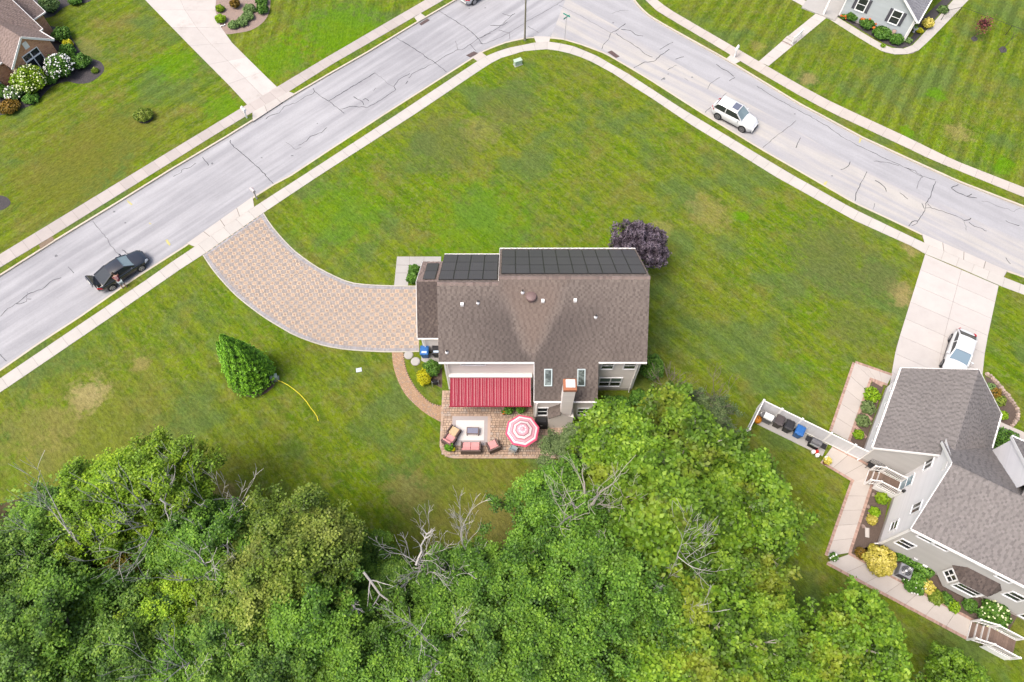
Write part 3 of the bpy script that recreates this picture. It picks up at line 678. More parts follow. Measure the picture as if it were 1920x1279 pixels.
# windows of the back
window(house, wr, 6.65, 4.0, .82, 1.1, 1, 2); window(house, wr, 8.3, 4.0, .82, 1.1, 1, 2)
window(house, wr, 6.78, .85, 1.62, 1.5, 2, 2, glasses=['glass','glass_blind'])
window(house, wr, -3.75, 4.72, 1.75, .5, 1, 1); window(house, wr, -4.3, .3, 2.3, 2.0, 2, 1, name='patio_door'); window(house, wr, -1.4, .9, 1.6, 1.2, 2, 1)
window(house, we, 1.95, .75, .72, 1.45, 1, 2); window(house, we, 5.0, .9, .8, 1.2, 1, 2)
for y in (24.2, 28.6): window(house, wxr, y, 3.7, .8, 1.3, 1, 2); window(house, wxr, y, .9, .8, 1.4, 1, 2)
for x in (-3.8,-2.0,.6,2.6,4.6,7.4): window(house, wf, x, 3.6, .85, 1.4, 1, 2)
for x in (-3.2,.8,5.0,7.2): window(house, wf, x, .9, .9, 1.5, 1, 2)
mb = MB(); wf.box(mb, 2.9, 3.85, .3, 2.4, .02, .07); d_ = mb.build('front_door', 'shutter', house)
mb = MB(); wgl.box(mb, 26.6, 31.6, .02, 2.3, .02, .07); gd_ = mb.build('garage_door', 'trim_white', house)
# lower garage wing roof
WS = math.atan((5.4-2.85)/(29.3-25.8)); wl_ = (29.3-25.75)/math.cos(WS)
wrf = roof_part(house, 'garage_roof', 'shingle_brown_dark', [((0,25.75,2.85), (1,0,0), (0,math.cos(WS),math.sin(WS)), [(-7.38,0),(-5.03,0),(-5.03,wl_),(-7.38,wl_)])])
wrf2 = roof_part(house, 'garage_front_roof', 'shingle_rose', [((0,32.85,2.85), (-1,0,0), (0,-math.cos(WS),math.sin(WS)), [(5.03,0),(7.38,0),(7.38,wl_),(5.03,wl_)])])
mb = MB()
for a, b in (((-7.4,25.75,2.77),(-7.4,29.3,5.34)),((-7.4,29.3,5.34),(-7.4,32.85,2.77))): bar(mb, a, b, .03, .17)
mb.build_each('rake_board', 'trim_white', house)
# solar panels: every panel its own piece
def panel_mesh(w, h):
    mb = MB(); fr = .03
    mb.mi = 1; mb.box(0,w,0,fr,0,.045); mb.box(0,w,h-fr,h,0,.045); mb.box(0,fr,fr,h-fr,0,.045); mb.box(w-fr,w,fr,h-fr,0,.045)
    mb.mi = 0; mb.box(fr,w-fr,fr,h-fr,.01,.038)
    mb.mi = 2; mb.box(fr,w-fr,h/2-.012,h/2+.012,.0385,.0405)
    for i in range(1, 6): mb.box(fr+(w-2*fr)*i/6-.004, fr+(w-2*fr)*i/6+.004, fr, h-fr, .0385, .0400)
    mb.M = None
    return mb
def array(name, O, Wd, x0, cols, rows, pw, ph, gap=.02):
    """array on a front slope: O ridge-side origin, rows run down the slope"""
    d = Vector(Wd).normalized(); n = Vector((1,0,0)).cross(d); n = n if n.z > 0 else -n
    root = MB(); 
    for j in range(rows):
        for e in (.25,.75):
            a = Vector(O)+d*(j*(ph+gap)+ph*e)+n*.04
            bar(root, a+Vector((x0-.03,0,0)), a+Vector((x0+cols*(pw+gap)+.02,0,0)), .04, .05, n)
    arr = root.build(name, 'solar_frame', house)
    save = MB.__init__; MB.__init__ = _mbinit; me = None
    for j in range(rows):
        for i in range(cols):
            if me is None or rng.random() < .25:
                o = panel_mesh(pw, ph).build('solar_panel', ['solar_cell','solar_frame','solar_line'], arr); me = o.data
            else: o = bpy.data.objects.new('solar_panel', me); C.objects.link(o); o.parent = arr
            p = Vector(O)+d*(j*(ph+gap))+n*.075+Vector((x0+i*(pw+gap),0,0))-OH
            m = Matrix.Identity(4); m.col[0][:3] = (1,0,0); m.col[1][:3] = d; m.col[2][:3] = n
            if Vector((1,0,0)).cross(d).dot(n) < 0:      # keep right-handed: mirror along x
                m.col[0][:3] = (-1,0,0); p = p+Vector((pw,0,0))
            m.col[3][:3] = p; o.matrix_local = m
    MB.__init__ = save
    return arr
fd = Vector((0,math.cos(fs),-math.sin(fs))); fd2 = Vector((0,math.cos(fs2),-math.sin(fs2)))
array('solar_array', Vector((0,RY,RZ))+fd*.45, fd, XM+.18, 10, 3, 1.015, 1.83)
array('solar_array', Vector((0,LYR,LZR))+fd2*.42, fd2, X0+.06, 4, 3, 1.03, 1.83)
wd_ = Vector((0,math.cos(WS),-math.sin(WS))); array('solar_array', Vector((0,29.3,5.4))+wd_*.3, wd_, -6.92, 1, 2, .95, 1.75)
# roof furniture on the back slope
def on_rear(x, y): return Vector((x, y, EZ+sl_r*(y-22.3)))
for u, v_ in ((866,568),(1018,561),(1079,560)):
    z = 7.4; 
    for _ in range(4): x, y = pt(u, v_, z); z = on_rear(x, y).z+.1
    p = on_rear(x, y); mb = MB(); mb.box(p.x-.11,p.x+.11,p.y-.11,p.y+.10,p.z-.1,p.z+.15); mb.build('box_vent', 'trim_white', rf)
for u, v_ in ((896,566),(980,545),(1117,594),(838,662)):
    z = 7.4
    for _ in range(4): x, y = pt(u, v_, z); z = on_rear(x, y).z
    p = on_rear(x, y); mb = MB(); mb.lathe([(.13,-.1),(.13,.03),(.06,.09),(.06,.1)], p, 10); fl_ = mb.build('pipe_boot', 'flash_grey', rf)
    mb = MB(); mb.lathe([(.042,0),(.042,.36)], p, 8); mb.build('vent_pipe', 'pipe_black', rf)
z = 8
for _ in range(4): x, y = pt(996, 553, z); z = on_rear(x, y).z+.25
p = on_rear(x, y); mb = MB(); mb.lathe([(.30,-.25),(.30,.14),(.40,.15),(.40,.20),(.36,.27),(.2,.33),(.02,.35)], p, 24); mb.build('attic_fan', 'vent_brown', rf)
# skylights on the lower slope
def skylight(xc):
    N = Vector((0,-math.sin(slope),math.cos(slope))); W_ = Vector(rearW); O = Vector((xc,20.0,CZ)); a, b = 1.15, 2.42; hw = .29
    m = Matrix(((1,0,0,0),(0,W_.y,N.y,0),(0,W_.z,N.z,0),(0,0,0,1)))
    mb = MB(); base = mb.M; mb.M = base @ Matrix.Translation(O) @ m
    mb.box(-hw,hw,a,a+.07,.0,.12); mb.box(-hw,hw,b-.07,b,.0,.12); mb.box(-hw,-hw+.07,a+.07,b-.07,0,.12); mb.box(hw-.07,hw,a+.07,b-.07,0,.12)
    f = mb.build('skylight', 'skylight_frame', rf)
    mb = MB(); mb.M = base @ Matrix.Translation(O) @ m; mb.box(-hw+.07,hw-.07,a+.07,b-.07,.02,.10); mb.build('pane', 'glass_sky', f)
skylight(2.62); skylight(5.02)
# chimney chase with its shoulder
chx0, chx1, chy0, chy1, chz = 3.6, 4.4, 19.55, 20.3, 6.75
mb = MB(); mb.box(chx0,chx1,chy0,chy1,0,chz); ch = mb.build('chimney', 'vinyl_white', house)
mb = MB(); wc = Wall((0,chy0-.004),(1,0),(0,-1)); siding(mb, wc, [(chx0,.3),(chx1,.3),(chx1,chz),(chx0,chz)]); wc = Wall((chx0-.004,0),(0,1),(-1,0)); siding(mb, wc, [(chy0,.3),(chy1,.3),(chy1,chz),(chy0,chz)]); mb.build('chimney_siding', 'siding_cream', ch)
mb = MB(); mb.box(chx0-.06,chx1+.06,chy0-.06,chy1+.06,chz,chz+.28); mb.build('chimney_cap', 'brick_cap', ch)
mb = MB(); mb.box(chx0+.12,chx1-.04,chy0+.14,chy1-.03,chz+.2801,chz+.36); mb.build('chimney_crown', 'crown_white', ch)
mb = MB(); mb.prism([(2.75,19.38),(4.6,19.38),(4.6,20.16),(2.75,20.16)], 0, 2.15); mb.add([(2.75,19.38,2.15),(3.6,19.38,2.9),(4.6,19.38,2.15),(2.75,20.16,2.15),(3.6,20.16,2.9),(4.6,20.16,2.15)], [(0,2,1),(3,4,5)]); bo = mb.build('fireplace_bay', 'siding_cream', house)
mb = MB(); d3 = Vector((.85,0,.75)).normalized(); shingles(mb, (2.7,19.3,2.12), (0,-1,0), d3, [(-.9,0),(0,0),(0,1.18),(-.9,1.18)], deck=.05); tag(mb.build('bay_roof', 'shingle_brown', bo), kind='stuff')
# awning
aw = empty('awning', (0,0,0)); aw.parent = house; aw.matrix_local = Matrix.Identity(4)
ax0, ax1 = -4.68, 1.42; ay0, az0, ay1, az1 = 22.42, 3.0, 20.25, 2.3
mb = MB(); nst = 23; rows = 8
for i in range(nst):
    w0 = ax0+(ax1-ax0)*i/nst; w1 = ax0+(ax1-ax0)*(i+1)/nst; wd = w1-w0
    segs = [(0,.5,0),(.5,.535,1),(.535,.94,0),(.94,1,1)] if i % 2 else [(0,.62,0),(.62,.645,1),(.645,.94,0),(.94,1,1)]
    for (s0, s1, m_) in segs:
        mb.mi = m_; r = rng.random()
        for k in range(rows):
            def Pp(k_, x): 
                f_ = k_/rows; return (x, ay0+(ay1-ay0)*f_, az0+(az1-az0)*f_-.10*math.sin(math.pi*f_))
            xa, xb = w0+wd*s0, w0+wd*s1
            mb.quad(Pp(k,xa), Pp(k+1,xa), Pp(k+1,xb), Pp(k,xb), r)
mb.build('fabric', ['awning_red','awning_white'], aw)
mb = MB(); mb.mi = 0; bar(mb, (ax0-.05,ay1-.02,az1-.03), (ax1+.05,ay1-.02,az1-.03), .06, .09); mb.build('front_bar', 'awning_red', aw)
mb = MB(); mb.bevbox(ax0-.1, ax1+.1, 22.26, 22.56, 2.98, 3.2, .03); mb.build('cassette', 'crown_white', aw)
for x in (ax0+.7, ax1-.7):
    mb = MB(); mb.tube([(x,22.3,2.75),(x+.4,21.2,2.3),(x,ay1+.05,az1-.12)], .03, 6); mb.build('folding_arm', 'trim_white', aw)
MB.__init__ = _mbinit

# ================================================================== the grey house on the right
ANG = R(-30); EH = Vector((26.22,10.55,0))
east_house = empty('east_house', EH, ANG, 'large pale house with grey shingle roofs and many white windows at the right edge', 'house')
H2 = east_house
gar_ez, gar_rz, gx0, gxm, gx1, gy0, gy1 = 2.75, 6.4, -3.2, .5, 4.2, 5.4, 12.75
ga = math.atan((gar_rz-gar_ez)/(gxm-gx0)); gl = (gxm-gx0)/math.cos(ga)
ma = math.atan((8.5-5.45)/(3.66+.25)); ml = (3.66+.25)/math.cos(ma)
fa = math.atan(.95); fl3 = (9.6-3.66)/math.cos(fa)
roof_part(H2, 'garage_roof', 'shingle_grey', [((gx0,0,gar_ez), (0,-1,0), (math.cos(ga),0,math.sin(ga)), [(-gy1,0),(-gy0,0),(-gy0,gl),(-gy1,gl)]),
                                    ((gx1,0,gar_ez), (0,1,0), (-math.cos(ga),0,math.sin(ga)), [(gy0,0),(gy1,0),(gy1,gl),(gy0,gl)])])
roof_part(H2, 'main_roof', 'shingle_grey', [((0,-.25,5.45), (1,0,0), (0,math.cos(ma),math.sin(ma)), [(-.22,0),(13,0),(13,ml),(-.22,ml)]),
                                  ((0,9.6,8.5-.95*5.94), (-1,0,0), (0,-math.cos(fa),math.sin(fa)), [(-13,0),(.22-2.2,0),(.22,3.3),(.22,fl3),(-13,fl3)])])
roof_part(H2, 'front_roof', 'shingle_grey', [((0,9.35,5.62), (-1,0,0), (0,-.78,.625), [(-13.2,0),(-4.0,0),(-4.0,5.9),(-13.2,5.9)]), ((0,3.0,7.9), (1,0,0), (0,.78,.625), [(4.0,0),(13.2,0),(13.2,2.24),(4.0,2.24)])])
mb = MB()
n = 60
for i in range(n):
    a = -.22+13.2*i/n; b = -.22+13.2*(i+1)/n+.02
    mb.add([(a,3.48,8.37),(b,3.48,8.36),(b,3.66,8.53),(a,3.66,8.55),(b,3.85,8.33),(a,3.85,8.34)], [(0,1,2,3),(3,2,4,5)])
mb.build('ridge_cap', 'shingle_grey', H2)
mb = MB(); mb.box(0.03,12.98,.03,6.6,0,5.2); mb.box(4.14,12.98,6.6,9.1,0,5.5); mb.box(-2.97,4.05,5.6,12.3,0,2.75); mb.build('wall_core', 'siding_grey_shaded', H2)
ww = Wall((0,0),(0,1),(-1,0)); wb = Wall((0,0),(1,0),(0,-1)); wgb = Wall((0,5.56),(1,0),(0,-1)); wgw = Wall((-3.0,0),(0,1),(-1,0)); wgf = Wall((0,12.35),(1,0),(0,1)); wch = Wall((4.1,0),(0,1),(-1,0)); wge = Wall((4.08,0),(0,1),(1,0))
mb = MB()
siding(mb, wb, [(0,.35),(13,.35),(13,5.4),(0,5.4)]); siding(mb, wgb, [(-3.0,.3),(0,.3),(0,5.75),(-3.0,2.85)]); siding(mb, wgf, [(-3,.3),(4.05,.3),(4.05,2.8),(.5,6.2),(-3,2.8)]); siding(mb, wge, [(5.6,.3),(12.3,.3),(12.3,2.7),(5.6,2.7)])
wee = Wall((13,0),(0,1),(1,0)); siding(mb, wee, [(0,.3),(9.12,.3),(9.12,5.5),(4.75,9.0),(3.66,8.2),(0,5.4)]); wef = Wall((0,9.12),(1,0),(0,1)); siding(mb, wef, [(4.12,.3),(13,.3),(13,5.5),(4.12,5.5)]); mb.build('wall', 'siding_grey_shaded', H2)
mb = MB()
siding(mb, ww, [(0,.35),(7.3,.35),(7.3,5.5),(3.66,8.35),(0,5.5)]); siding(mb, wgw, [(5.6,.3),(12.3,.3),(12.3,2.72),(5.6,2.72)])
siding(mb, wch, [(9.2,2.8),(9.2,5.65),(4.6,9.25),(4.6,7.6)]); mb.build('west_wall', 'vinyl_white', H2)
mb = MB()
for w, a, b in ((ww,0,7.2),(wb,0,13),(wgb,-3,0),(wgw,5.6,12.3)): w.box(mb, a, b, 0, .37, 0, .03)
mb.build_each('foundation', 'foundation', H2)
mb = MB()
for a, b in (((-.24,-.25,5.37),(-.24,3.66,8.42)),((-.24,3.66,8.42),(-.24,6.3,5.95)),((gx0,gy0-.02,gar_ez-.08),(0,gy0-.02,5.8)),((gx0,gy1+.02,gar_ez-.08),(gxm,gy1+.02,gar_rz-.08)),((gxm,gy1+.02,gar_rz-.08),(gx1,gy1+.02,gar_ez-.08)),((3.98,9.38,5.5),(3.98,4.7,9.25))): bar(mb, a, b, .04, .2)
mb.build_each('rake_board', 'trim_white', H2)
for a, b in (((-.2,-.31,5.37),(13,-.31,5.37)),((gx0-.06,gy0,gar_ez-.06),(gx0-.06,gy1,gar_ez-.06)),((gx1+.06,8.9,gar_ez-.06),(gx1+.06,gy1,gar_ez-.06)),((4.0,9.42,5.55),(13,9.42,5.55))):
    mb = MB(); bar(mb, a, b, .14, .13); mb.build('gutter', 'gutter_white', H2)
for pts in ([(-.1,-.3,5.3),(-.06,-.08,4.9),(-.06,-.08,.4),(-.25,-.15,.15)], [(-3.2,5.6,2.65),(-3.05,5.5,2.4),(-3.05,5.5,.3),(-3.2,5.3,.15)]):
    mb = MB(); mb.tube(pts, .055, 6); mb.build('downspout', 'gutter_white', H2)
mb = MB(); wb.box(mb, 0, .12, .3, 5.2, .02, .05); ww.box(mb, 0, .12, .3, 5.4, .02, .05); wgw.box(mb, 5.6, 5.72, .3, 2.6, .02, .05); mb.build_each('corner_board', 'trim_white', H2)
# back windows (west to east), then the west gable
window(H2, wb, .42, 1.75, .9, 1.1, 1, 2); window(H2, wb, .68, 4.35, .85, .8, 1, 1); window(H2, wb, 1.72, 4.35, .85, .8, 1, 1); window(H2, wb, 4.3, 4.75, .5, .5, 1, 1)
window(H2, wb, 5.72, 4.35, .85, .85, 1, 2, glasses=['glass','glass_blind']); window(H2, wb, 7.4, 2.3, .9, 1.1, 1, 2); window(H2, wb, 8.6, 4.35, .85, .85, 1, 2); window(H2, wb, 9.6, .4, 1.6, 2.0, 2, 1, name='patio_door')
for xx in (6.0,9.0,11.2): window(H2, Wall((0,9.14),(1,0),(0,1)), xx, 3.4, .9, 1.3, 1, 2); window(H2, Wall((0,9.14),(1,0),(0,1)), xx, .8, .9, 1.5, 1, 2)
window(H2, ww, 4.82, 3.95, .8, 1.05, 2, 1, glass='glass'); window(H2, ww, 1.25, 4.15, .72, 1.15, 2, 1, glass='glass'); window(H2, ww, .62, 1.55, .68, .95, 1, 2)
f = window(H2, ww, 4.15, .75, .85, 1.9, 1, 2, glass='glass_door', name='storm_door')
mb = MB(); ww.box(mb, 3.85, 4.35, 6.75, 7.3, .02, .06); mb.build('gable_vent', 'trim_white', H2)
mb = MB(); ww.box(mb, 3.72, 3.86, 1.75, 2.05, .02, .18); mb.build('wall_lantern', 'pipe_black', H2)
for y in (6.5, 8.0, 10.0, 11.4): window(H2, wgw, y-.2, 1.45, .45, .5, 1, 1, fw=.05)
mb = MB(); wgf.box(mb, -1.9, 2.9, .05, 2.3, .02, .08); mb.build('garage_door', 'trim_white', H2)
mb = MB(); wb.box(mb, 2.2, 2.45, .6, .95, .02, .12); mb.build('meter_box', 'flash_grey', H2)
mb = MB(); wb.box(mb, 3.0, 3.3, .45, .62, .02, .1); mb.build('dryer_vent', 'trim_white', H2)
# bay window at the back
bay_pts = [(4.0,-.02),(4.62,-.72),(6.3,-.72),(6.92,-.02)]
mb = MB(); mb.prism(bay_pts, .45, 2.75); bayo = mb.build('bay', 'siding_grey_shaded', H2)
for (a, b) in zip(bay_pts[:-1], bay_pts[1:]):
    d = Vector(b)-Vector(a); L = d.length; n_ = Vector((d.y,-d.x)); wl2 = Wall(a, d, n_); mb = MB(); siding(mb, wl2, [(0,.45),(L,.45),(L,2.7),(0,2.7)]); mb.build('bay_siding', 'siding_grey_shaded', bayo)
    window(H2, wl2, .14, 1.35, L-.28, 1.05, 2 if L < 1.2 else 1, 2, name='bay_window')
mb = MB(); top = [(4.45,-.0),(6.5,-.0)]
ev = [(3.85,-.02),(4.55,-.9),(6.38,-.9),(7.08,-.02)]
def hip(a, b, c, d):
    A, B = Vector((*a,2.72)), Vector((*b,2.72)); T0, T1 = Vector((*c,3.55)), Vector((*d,3.55)); U = (B-A).normalized(); m_ = (T0+T1)/2-A; W = (m_-U*m_.dot(U)).normalized()
    q = [(0,0),((B-A).length,0)] + ([((T1-A).dot(U),(T1-A).dot(W)),((T0-A).dot(U),(T0-A).dot(W))] if (T1-T0).length > .01 else [((T0-A).dot(U),(T0-A).dot(W))])
    shingles(mb, A, U, W, q, deck=.05)
hip(ev[0],ev[1],top[0],top[0]); hip(ev[1],ev[2],top[0],top[1]); hip(ev[2],ev[3],top[1],top[1]); tag(mb.build('bay_roof', 'shingle_brown_dark', bayo), kind='stuff')

# ================================================================== brick house, top left
BO = Vector((*pt(118,113),0)); BA = math.atan2(.825,.565)
brick_house = empty('brick_house', BO, BA, 'brick house with rose-brown shingle roof in the upper left corner', 'house')
H3 = brick_house
# local x runs up the street front (left -> right from outside), y into the house
b1 = Wall((0,0),(1,0),(0,-1)); b2 = Wall((.0,0),(0,1),(1,0)); b3 = Wall((-4.4,0),(0,1),(-1,0)); b4 = Wall((0,1.6),(1,0),(0,-1)); b5 = Wall((2.2,0),(0,1),(1,0)); b6 = Wall((0,4.0),(1,0),(0,-1))
mb = MB(); mb.box(-4.38,-.02,.02,9,0,2.6); mb.box(-12,-4.4,1.62,9,0,2.6); mb.box(-.02,2.15,4.02,11,0,2.6); mb.add([(-4.38,.02,2.6),(-.02,.02,2.6),(-2.2,.02,4.35),(-4.38,.6,2.6),(-.02,.6,2.6),(-2.2,.6,4.35)], [(0,1,2),(5,4,3)]); mb.build('wall_core', 'mortar', H3)
mb = MB(); bricks(mb, b1, [(-4.4,0),(0,0),(0,2.55),(-2.2,4.3),(-4.4,2.55)]); bricks(mb, b2, [(0,0),(4,0),(4,2.6),(0,2.6)]); bricks(mb, b4, [(-12,0),(-4.42,0),(-4.42,2.55),(-12,2.55)]); bricks(mb, b6, [(.03,0),(2.2,0),(2.2,2.5),(.03,2.5)])
tag(mb.build('brickwork', 'brick_wall', H3), kind='stuff')
mb = MB(); siding(mb, b5, [(4,0),(11,0),(11,2.6),(7.5,5.0),(4,2.6)]); mb.build('side_wall', 'vinyl_white', H3)
window(H3, b1, -3.15, .45, 1.7, 2.2, 2, 1, fw=.06, name='window'); window(H3, b4, -8.4, .45, 2.4, 1.9, 2, 1, fw=.06); window(H3, b4, -11, .45, 1.6, 1.9, 2, 1, fw=.06)
mb = MB(); b1.box(mb, -3.15, -1.45, 1.95, 2.07, .02, .09); mb.build('transom_bar', 'frame_white', H3)
mb = MB(); b1.box(mb, -2.45, -1.95, 3.05, 3.75, .02, .06); mb.build('gable_vent', 'trim_white', H3)
sa = math.atan(.8); cl, sn = math.cos(sa), math.sin(sa)
roof_part(H3, 'gable_roof', 'shingle_rose', [((-4.7,0,2.5), (0,-1,0), (cl,0,sn), [(-6,0),(.3,0),(.3,2.5/cl),(-6,2.5/cl)]), ((.3,0,2.5), (0,1,0), (-cl,0,sn), [(-.3,0),(6,0),(6,2.5/cl),(-.3,2.5/cl)])], deck=.1)
roof_part(H3, 'main_roof', 'shingle_rose', [((0,1.3,2.55), (1,0,0), (0,cl,sn), [(-13,0),(-4.5,0),(-4.5,4.2/cl),(-13,4.2/cl)]), ((0,1.9,2.55), (1,0,0), (0,cl,sn), [(-4.5,0),(.7,0),(.7,3.6/cl),(-4.5,3.6/cl)]), ((0,9.1,2.55), (-1,0,0), (0,-cl,sn), [(-.7,0),(13,0),(13,3.6/cl),(-.7,3.6/cl)]),
      ((0,3.7,2.6), (1,0,0), (0,cl,sn), [(-6,0),(2.5,0),(2.5,3.8/cl),(-6,3.8/cl)]), ((0,11.3,2.6), (-1,0,0), (0,-cl,sn), [(-2.5,0),(6,0),(6,3.8/cl),(-2.5,3.8/cl)])], deck=.1)
mb = MB()
for a, b in (((-4.72,-.32,2.42),(-2.2,-.32,4.44)),((-2.2,-.32,4.44),(.32,-.32,2.42)),((.72,1.9,2.47),(.72,5.5,5.35)),((2.52,3.7,2.52),(2.52,7.5,5.56)),((2.52,7.5,5.56),(2.52,11.3,2.52))): bar(mb, a, b, .05, .2)
mb.build_each('rake_board', 'trim_white', H3)
for a, b in (((.36,-.3,2.43),(.36,1.9,2.43)),((.3,1.84,2.48),(.72,1.84,2.48)),((.7,3.64,2.53),(2.52,3.64,2.53)),((-13,1.24,2.48),(-4.7,1.24,2.48))):
    mb = MB(); bar(mb, a, b, .12, .12); mb.build('gutter', 'gutter_white', H3)
mb = MB(); mb.lathe([(.05,0),(.05,.5)], (-3.2,4.6,4.9), 8); mb.build('vent_pipe', 'pipe_black', H3)

# ================================================================== blue-grey house, top right
GO = Vector((*pt(1693.6,76.6),0)); GA = math.atan2(-.547,.837)
grey_house = empty('siding_house', GO, GA, 'blue-grey sided house with dark shutters and white trim at the top right', 'house')
H4 = grey_house
g1 = Wall((0,0),(1,0),(0,-1)); g2 = Wall((0,0),(0,1),(1,0)); g3 = Wall((-7.2,0),(0,1),(-1,0))
mb = MB(); mb.box(-7.18,-.02,.02,12,0,2.8); mb.build('wall_core', 'siding_blue', H4)
mb = MB(); siding(mb, g1, [(-7.2,.2),(0,.2),(0,2.8),(-3.6,5.6),(-7.2,2.8)], .15); siding(mb, g3, [(0,.2),(12,.2),(12,2.8),(0,2.8)], .15); mb.build('wall', 'siding_blue', H4)
mb = MB(); siding(mb, g2, [(0,.2),(12,.2),(12,2.8),(0,2.8)], .15); mb.build('side_wall', 'vinyl_white', H4)
mb = MB(); g1.box(mb, -.14, 0, .1, 2.8, .02, .06); g1.box(mb, -7.2, -7.06, .1, 2.8, .02, .06); g2.box(mb, 0, .14, .1, 2.8, .02, .06); mb.build_each('corner_board', 'trim_white', H4)
mb = MB(); g1.box(mb, -7.2, 0, 0, .2, 0, .03); g2.box(mb, 0, 12, 0, .2, 0, .03); mb.build_each('foundation', 'foundation', H4)
for s_ in (-2.28, -5.9):
    w_ = window(H4, g1, s_, 1.38, .86, 1.4, 1, 2, fw=.1)
    for e in (-.42, .96):
        mb = MB(); g1.box(mb, s_+e, s_+e+.32, 1.35, 2.85, .02, .06)
        for k in range(9): g1.box(mb, s_+e+.05, s_+e+.27, 1.42+k*.155, 1.42+k*.155+.1, .06, .075)
        mb.build('shutter', 'shutter', H4)
ra = math.atan(2.8/3.6); rl = 3.95/math.cos(ra)
roof_part(H4, 'roof', 'shingle_slate', [((.35,0,2.62), (0,1,0), (-math.cos(ra),0,math.sin(ra)), [(-.3,0),(12.3,0),(12.3,rl),(-.3,rl)]), ((-7.55,0,2.62), (0,-1,0), (math.cos(ra),0,math.sin(ra)), [(-12.3,0),(.3,0),(.3,rl),(-12.3,rl)])])
mb = MB()
for a, b in (((.35,-.32,2.54),(-3.6,-.32,5.6)),((-3.6,-.32,5.6),(-7.55,-.32,2.54))): bar(mb, a, b, .05, .2)
mb.build_each('rake_board', 'trim_white', H4)
mb = MB(); bar(mb, (.42,-.3,2.55), (.42,12.3,2.55), .13, .13); mb.build('gutter', 'gutter_white', H4)
mb = MB(); mb.tube([(.42,-.2,2.5),(.1,-.1,2.25),(.1,-.1,.1)], .05, 6); mb.build('downspout', 'gutter_white', H4)
for x in (-8.6,): 
    mb = MB(); mb.box(x-.09,x+.09,-.9,-.72,0,2.4); mb.build('porch_post', 'trim_white', H4)
mb = MB(); mb.box(-11,-7.2,-1.1,3,0,.14); mb.build('porch_floor', 'slab_grey', H4)
# ================================================================== vegetation
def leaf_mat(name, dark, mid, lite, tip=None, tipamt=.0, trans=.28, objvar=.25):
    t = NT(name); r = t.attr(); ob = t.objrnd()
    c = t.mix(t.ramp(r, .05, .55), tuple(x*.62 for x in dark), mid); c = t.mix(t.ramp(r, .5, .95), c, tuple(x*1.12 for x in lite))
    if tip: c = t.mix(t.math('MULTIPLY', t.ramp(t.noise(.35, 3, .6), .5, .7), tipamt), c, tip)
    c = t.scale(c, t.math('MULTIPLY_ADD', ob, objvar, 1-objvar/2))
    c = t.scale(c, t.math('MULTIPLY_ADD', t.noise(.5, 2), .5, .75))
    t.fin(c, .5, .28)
    tr = t.n.new('ShaderNodeBsdfTranslucent'); mx = t.n.new('ShaderNodeMixShader'); mx.inputs[0].default_value = trans
    t.l.new(c, tr.inputs[0]); t.l.new(t.b.outputs[0], mx.inputs[1]); t.l.new(tr.outputs[0], mx.inputs[2]); t.l.new(mx.outputs[0], t.out().inputs[0])
leaf_mat('leaf_sycamore', (.062,.128,.010), (.112,.220,.013), (.205,.315,.022), (.30,.31,.028), .5)
leaf_mat('leaf_ash', (0.0439,0.1196,0.0146), (0.0952,0.2098,0.0195), (0.1769,0.3111,0.0268), (0.1830,0.3050,0.0244), .4)
leaf_mat('leaf_ash_dark', (0.0476,0.1206,0.0171), (0.1015,0.2077,0.0244), (0.1872,0.2974,0.0342))
leaf_mat('leaf_lime', (0.0915,0.1830,0.0098), (0.1647,0.2989,0.0122), (0.2745,0.3965,0.0195), (0.3294,0.3782,0.0183), .45)
leaf_mat('leaf_straw', (.075,.135,.014), (.135,.215,.020), (.24,.295,.045), (.27,.28,.065), .4)
leaf_mat('leaf_gold', (0.0900,0.0950,0.0080), (0.1800,0.1500,0.0120), (0.2500,0.1900,0.0150), (0.2500,0.1700,0.0100), .5)
leaf_mat('leaf_grey', (.085,.135,.045), (.125,.185,.062), (.18,.235,.09))
leaf_mat('leaf_plum', (.020,.014,.019), (.052,.038,.052), (.125,.100,.125), trans=.08)
leaf_mat('leaf_arbor', (0.0434,0.1162,0.0093), (0.0775,0.2015,0.0109), (0.1318,0.2868,0.0155), trans=.1)
leaf_mat('leaf_shrub', (0.0310,0.0899,0.0124), (0.0620,0.1519,0.0186), (0.1162,0.2247,0.0279), trans=.15)
leaf_mat('leaf_shrub_pale', (0.0775,0.1395,0.0388), (0.1318,0.2170,0.0620), (0.1860,0.2790,0.0930), trans=.15)
leaf_mat('leaf_yellow', (.22,.23,.006), (.40,.40,.008), (.52,.48,.015), trans=.15)
leaf_mat('leaf_goldshrub', (.18,.19,.02), (.40,.35,.05), (.58,.50,.16), trans=.15)
leaf_mat('leaf_red', (0.0600,0.0080,0.0120), (0.1200,0.0200,0.0300), (0.2200,0.0600,0.0700), trans=.15)
leaf_mat('leaf_rust', (.06,.06,.008), (.15,.10,.012), (.26,.14,.02), trans=.15)
simple('bloom_cream', (.52,.55,.33), .8, .1, 5, .15); simple('bloom_white', (.62,.62,.60), .8, .1, 5, .1); simple('bloom_orange', (.40,.10,.015), .8, .15, 5, .2); simple('bloom_pink', (.40,.12,.16), .8, .15, 5, .2)
simple('bark', (.085,.07,.055), .95, .3, 5, bump=.6, bsc=12); simple('bark_pale', (.36,.33,.28), .9, .3, 4, .1, bump=.4, bsc=12); simple('dead_wood', (.33,.315,.295), .9, .2, 3, .15)
simple('twig', (.15,.125,.10), .9, .2, 3, .2); simple('shrub_core', (.012,.025,.006), .95, .2, 4)
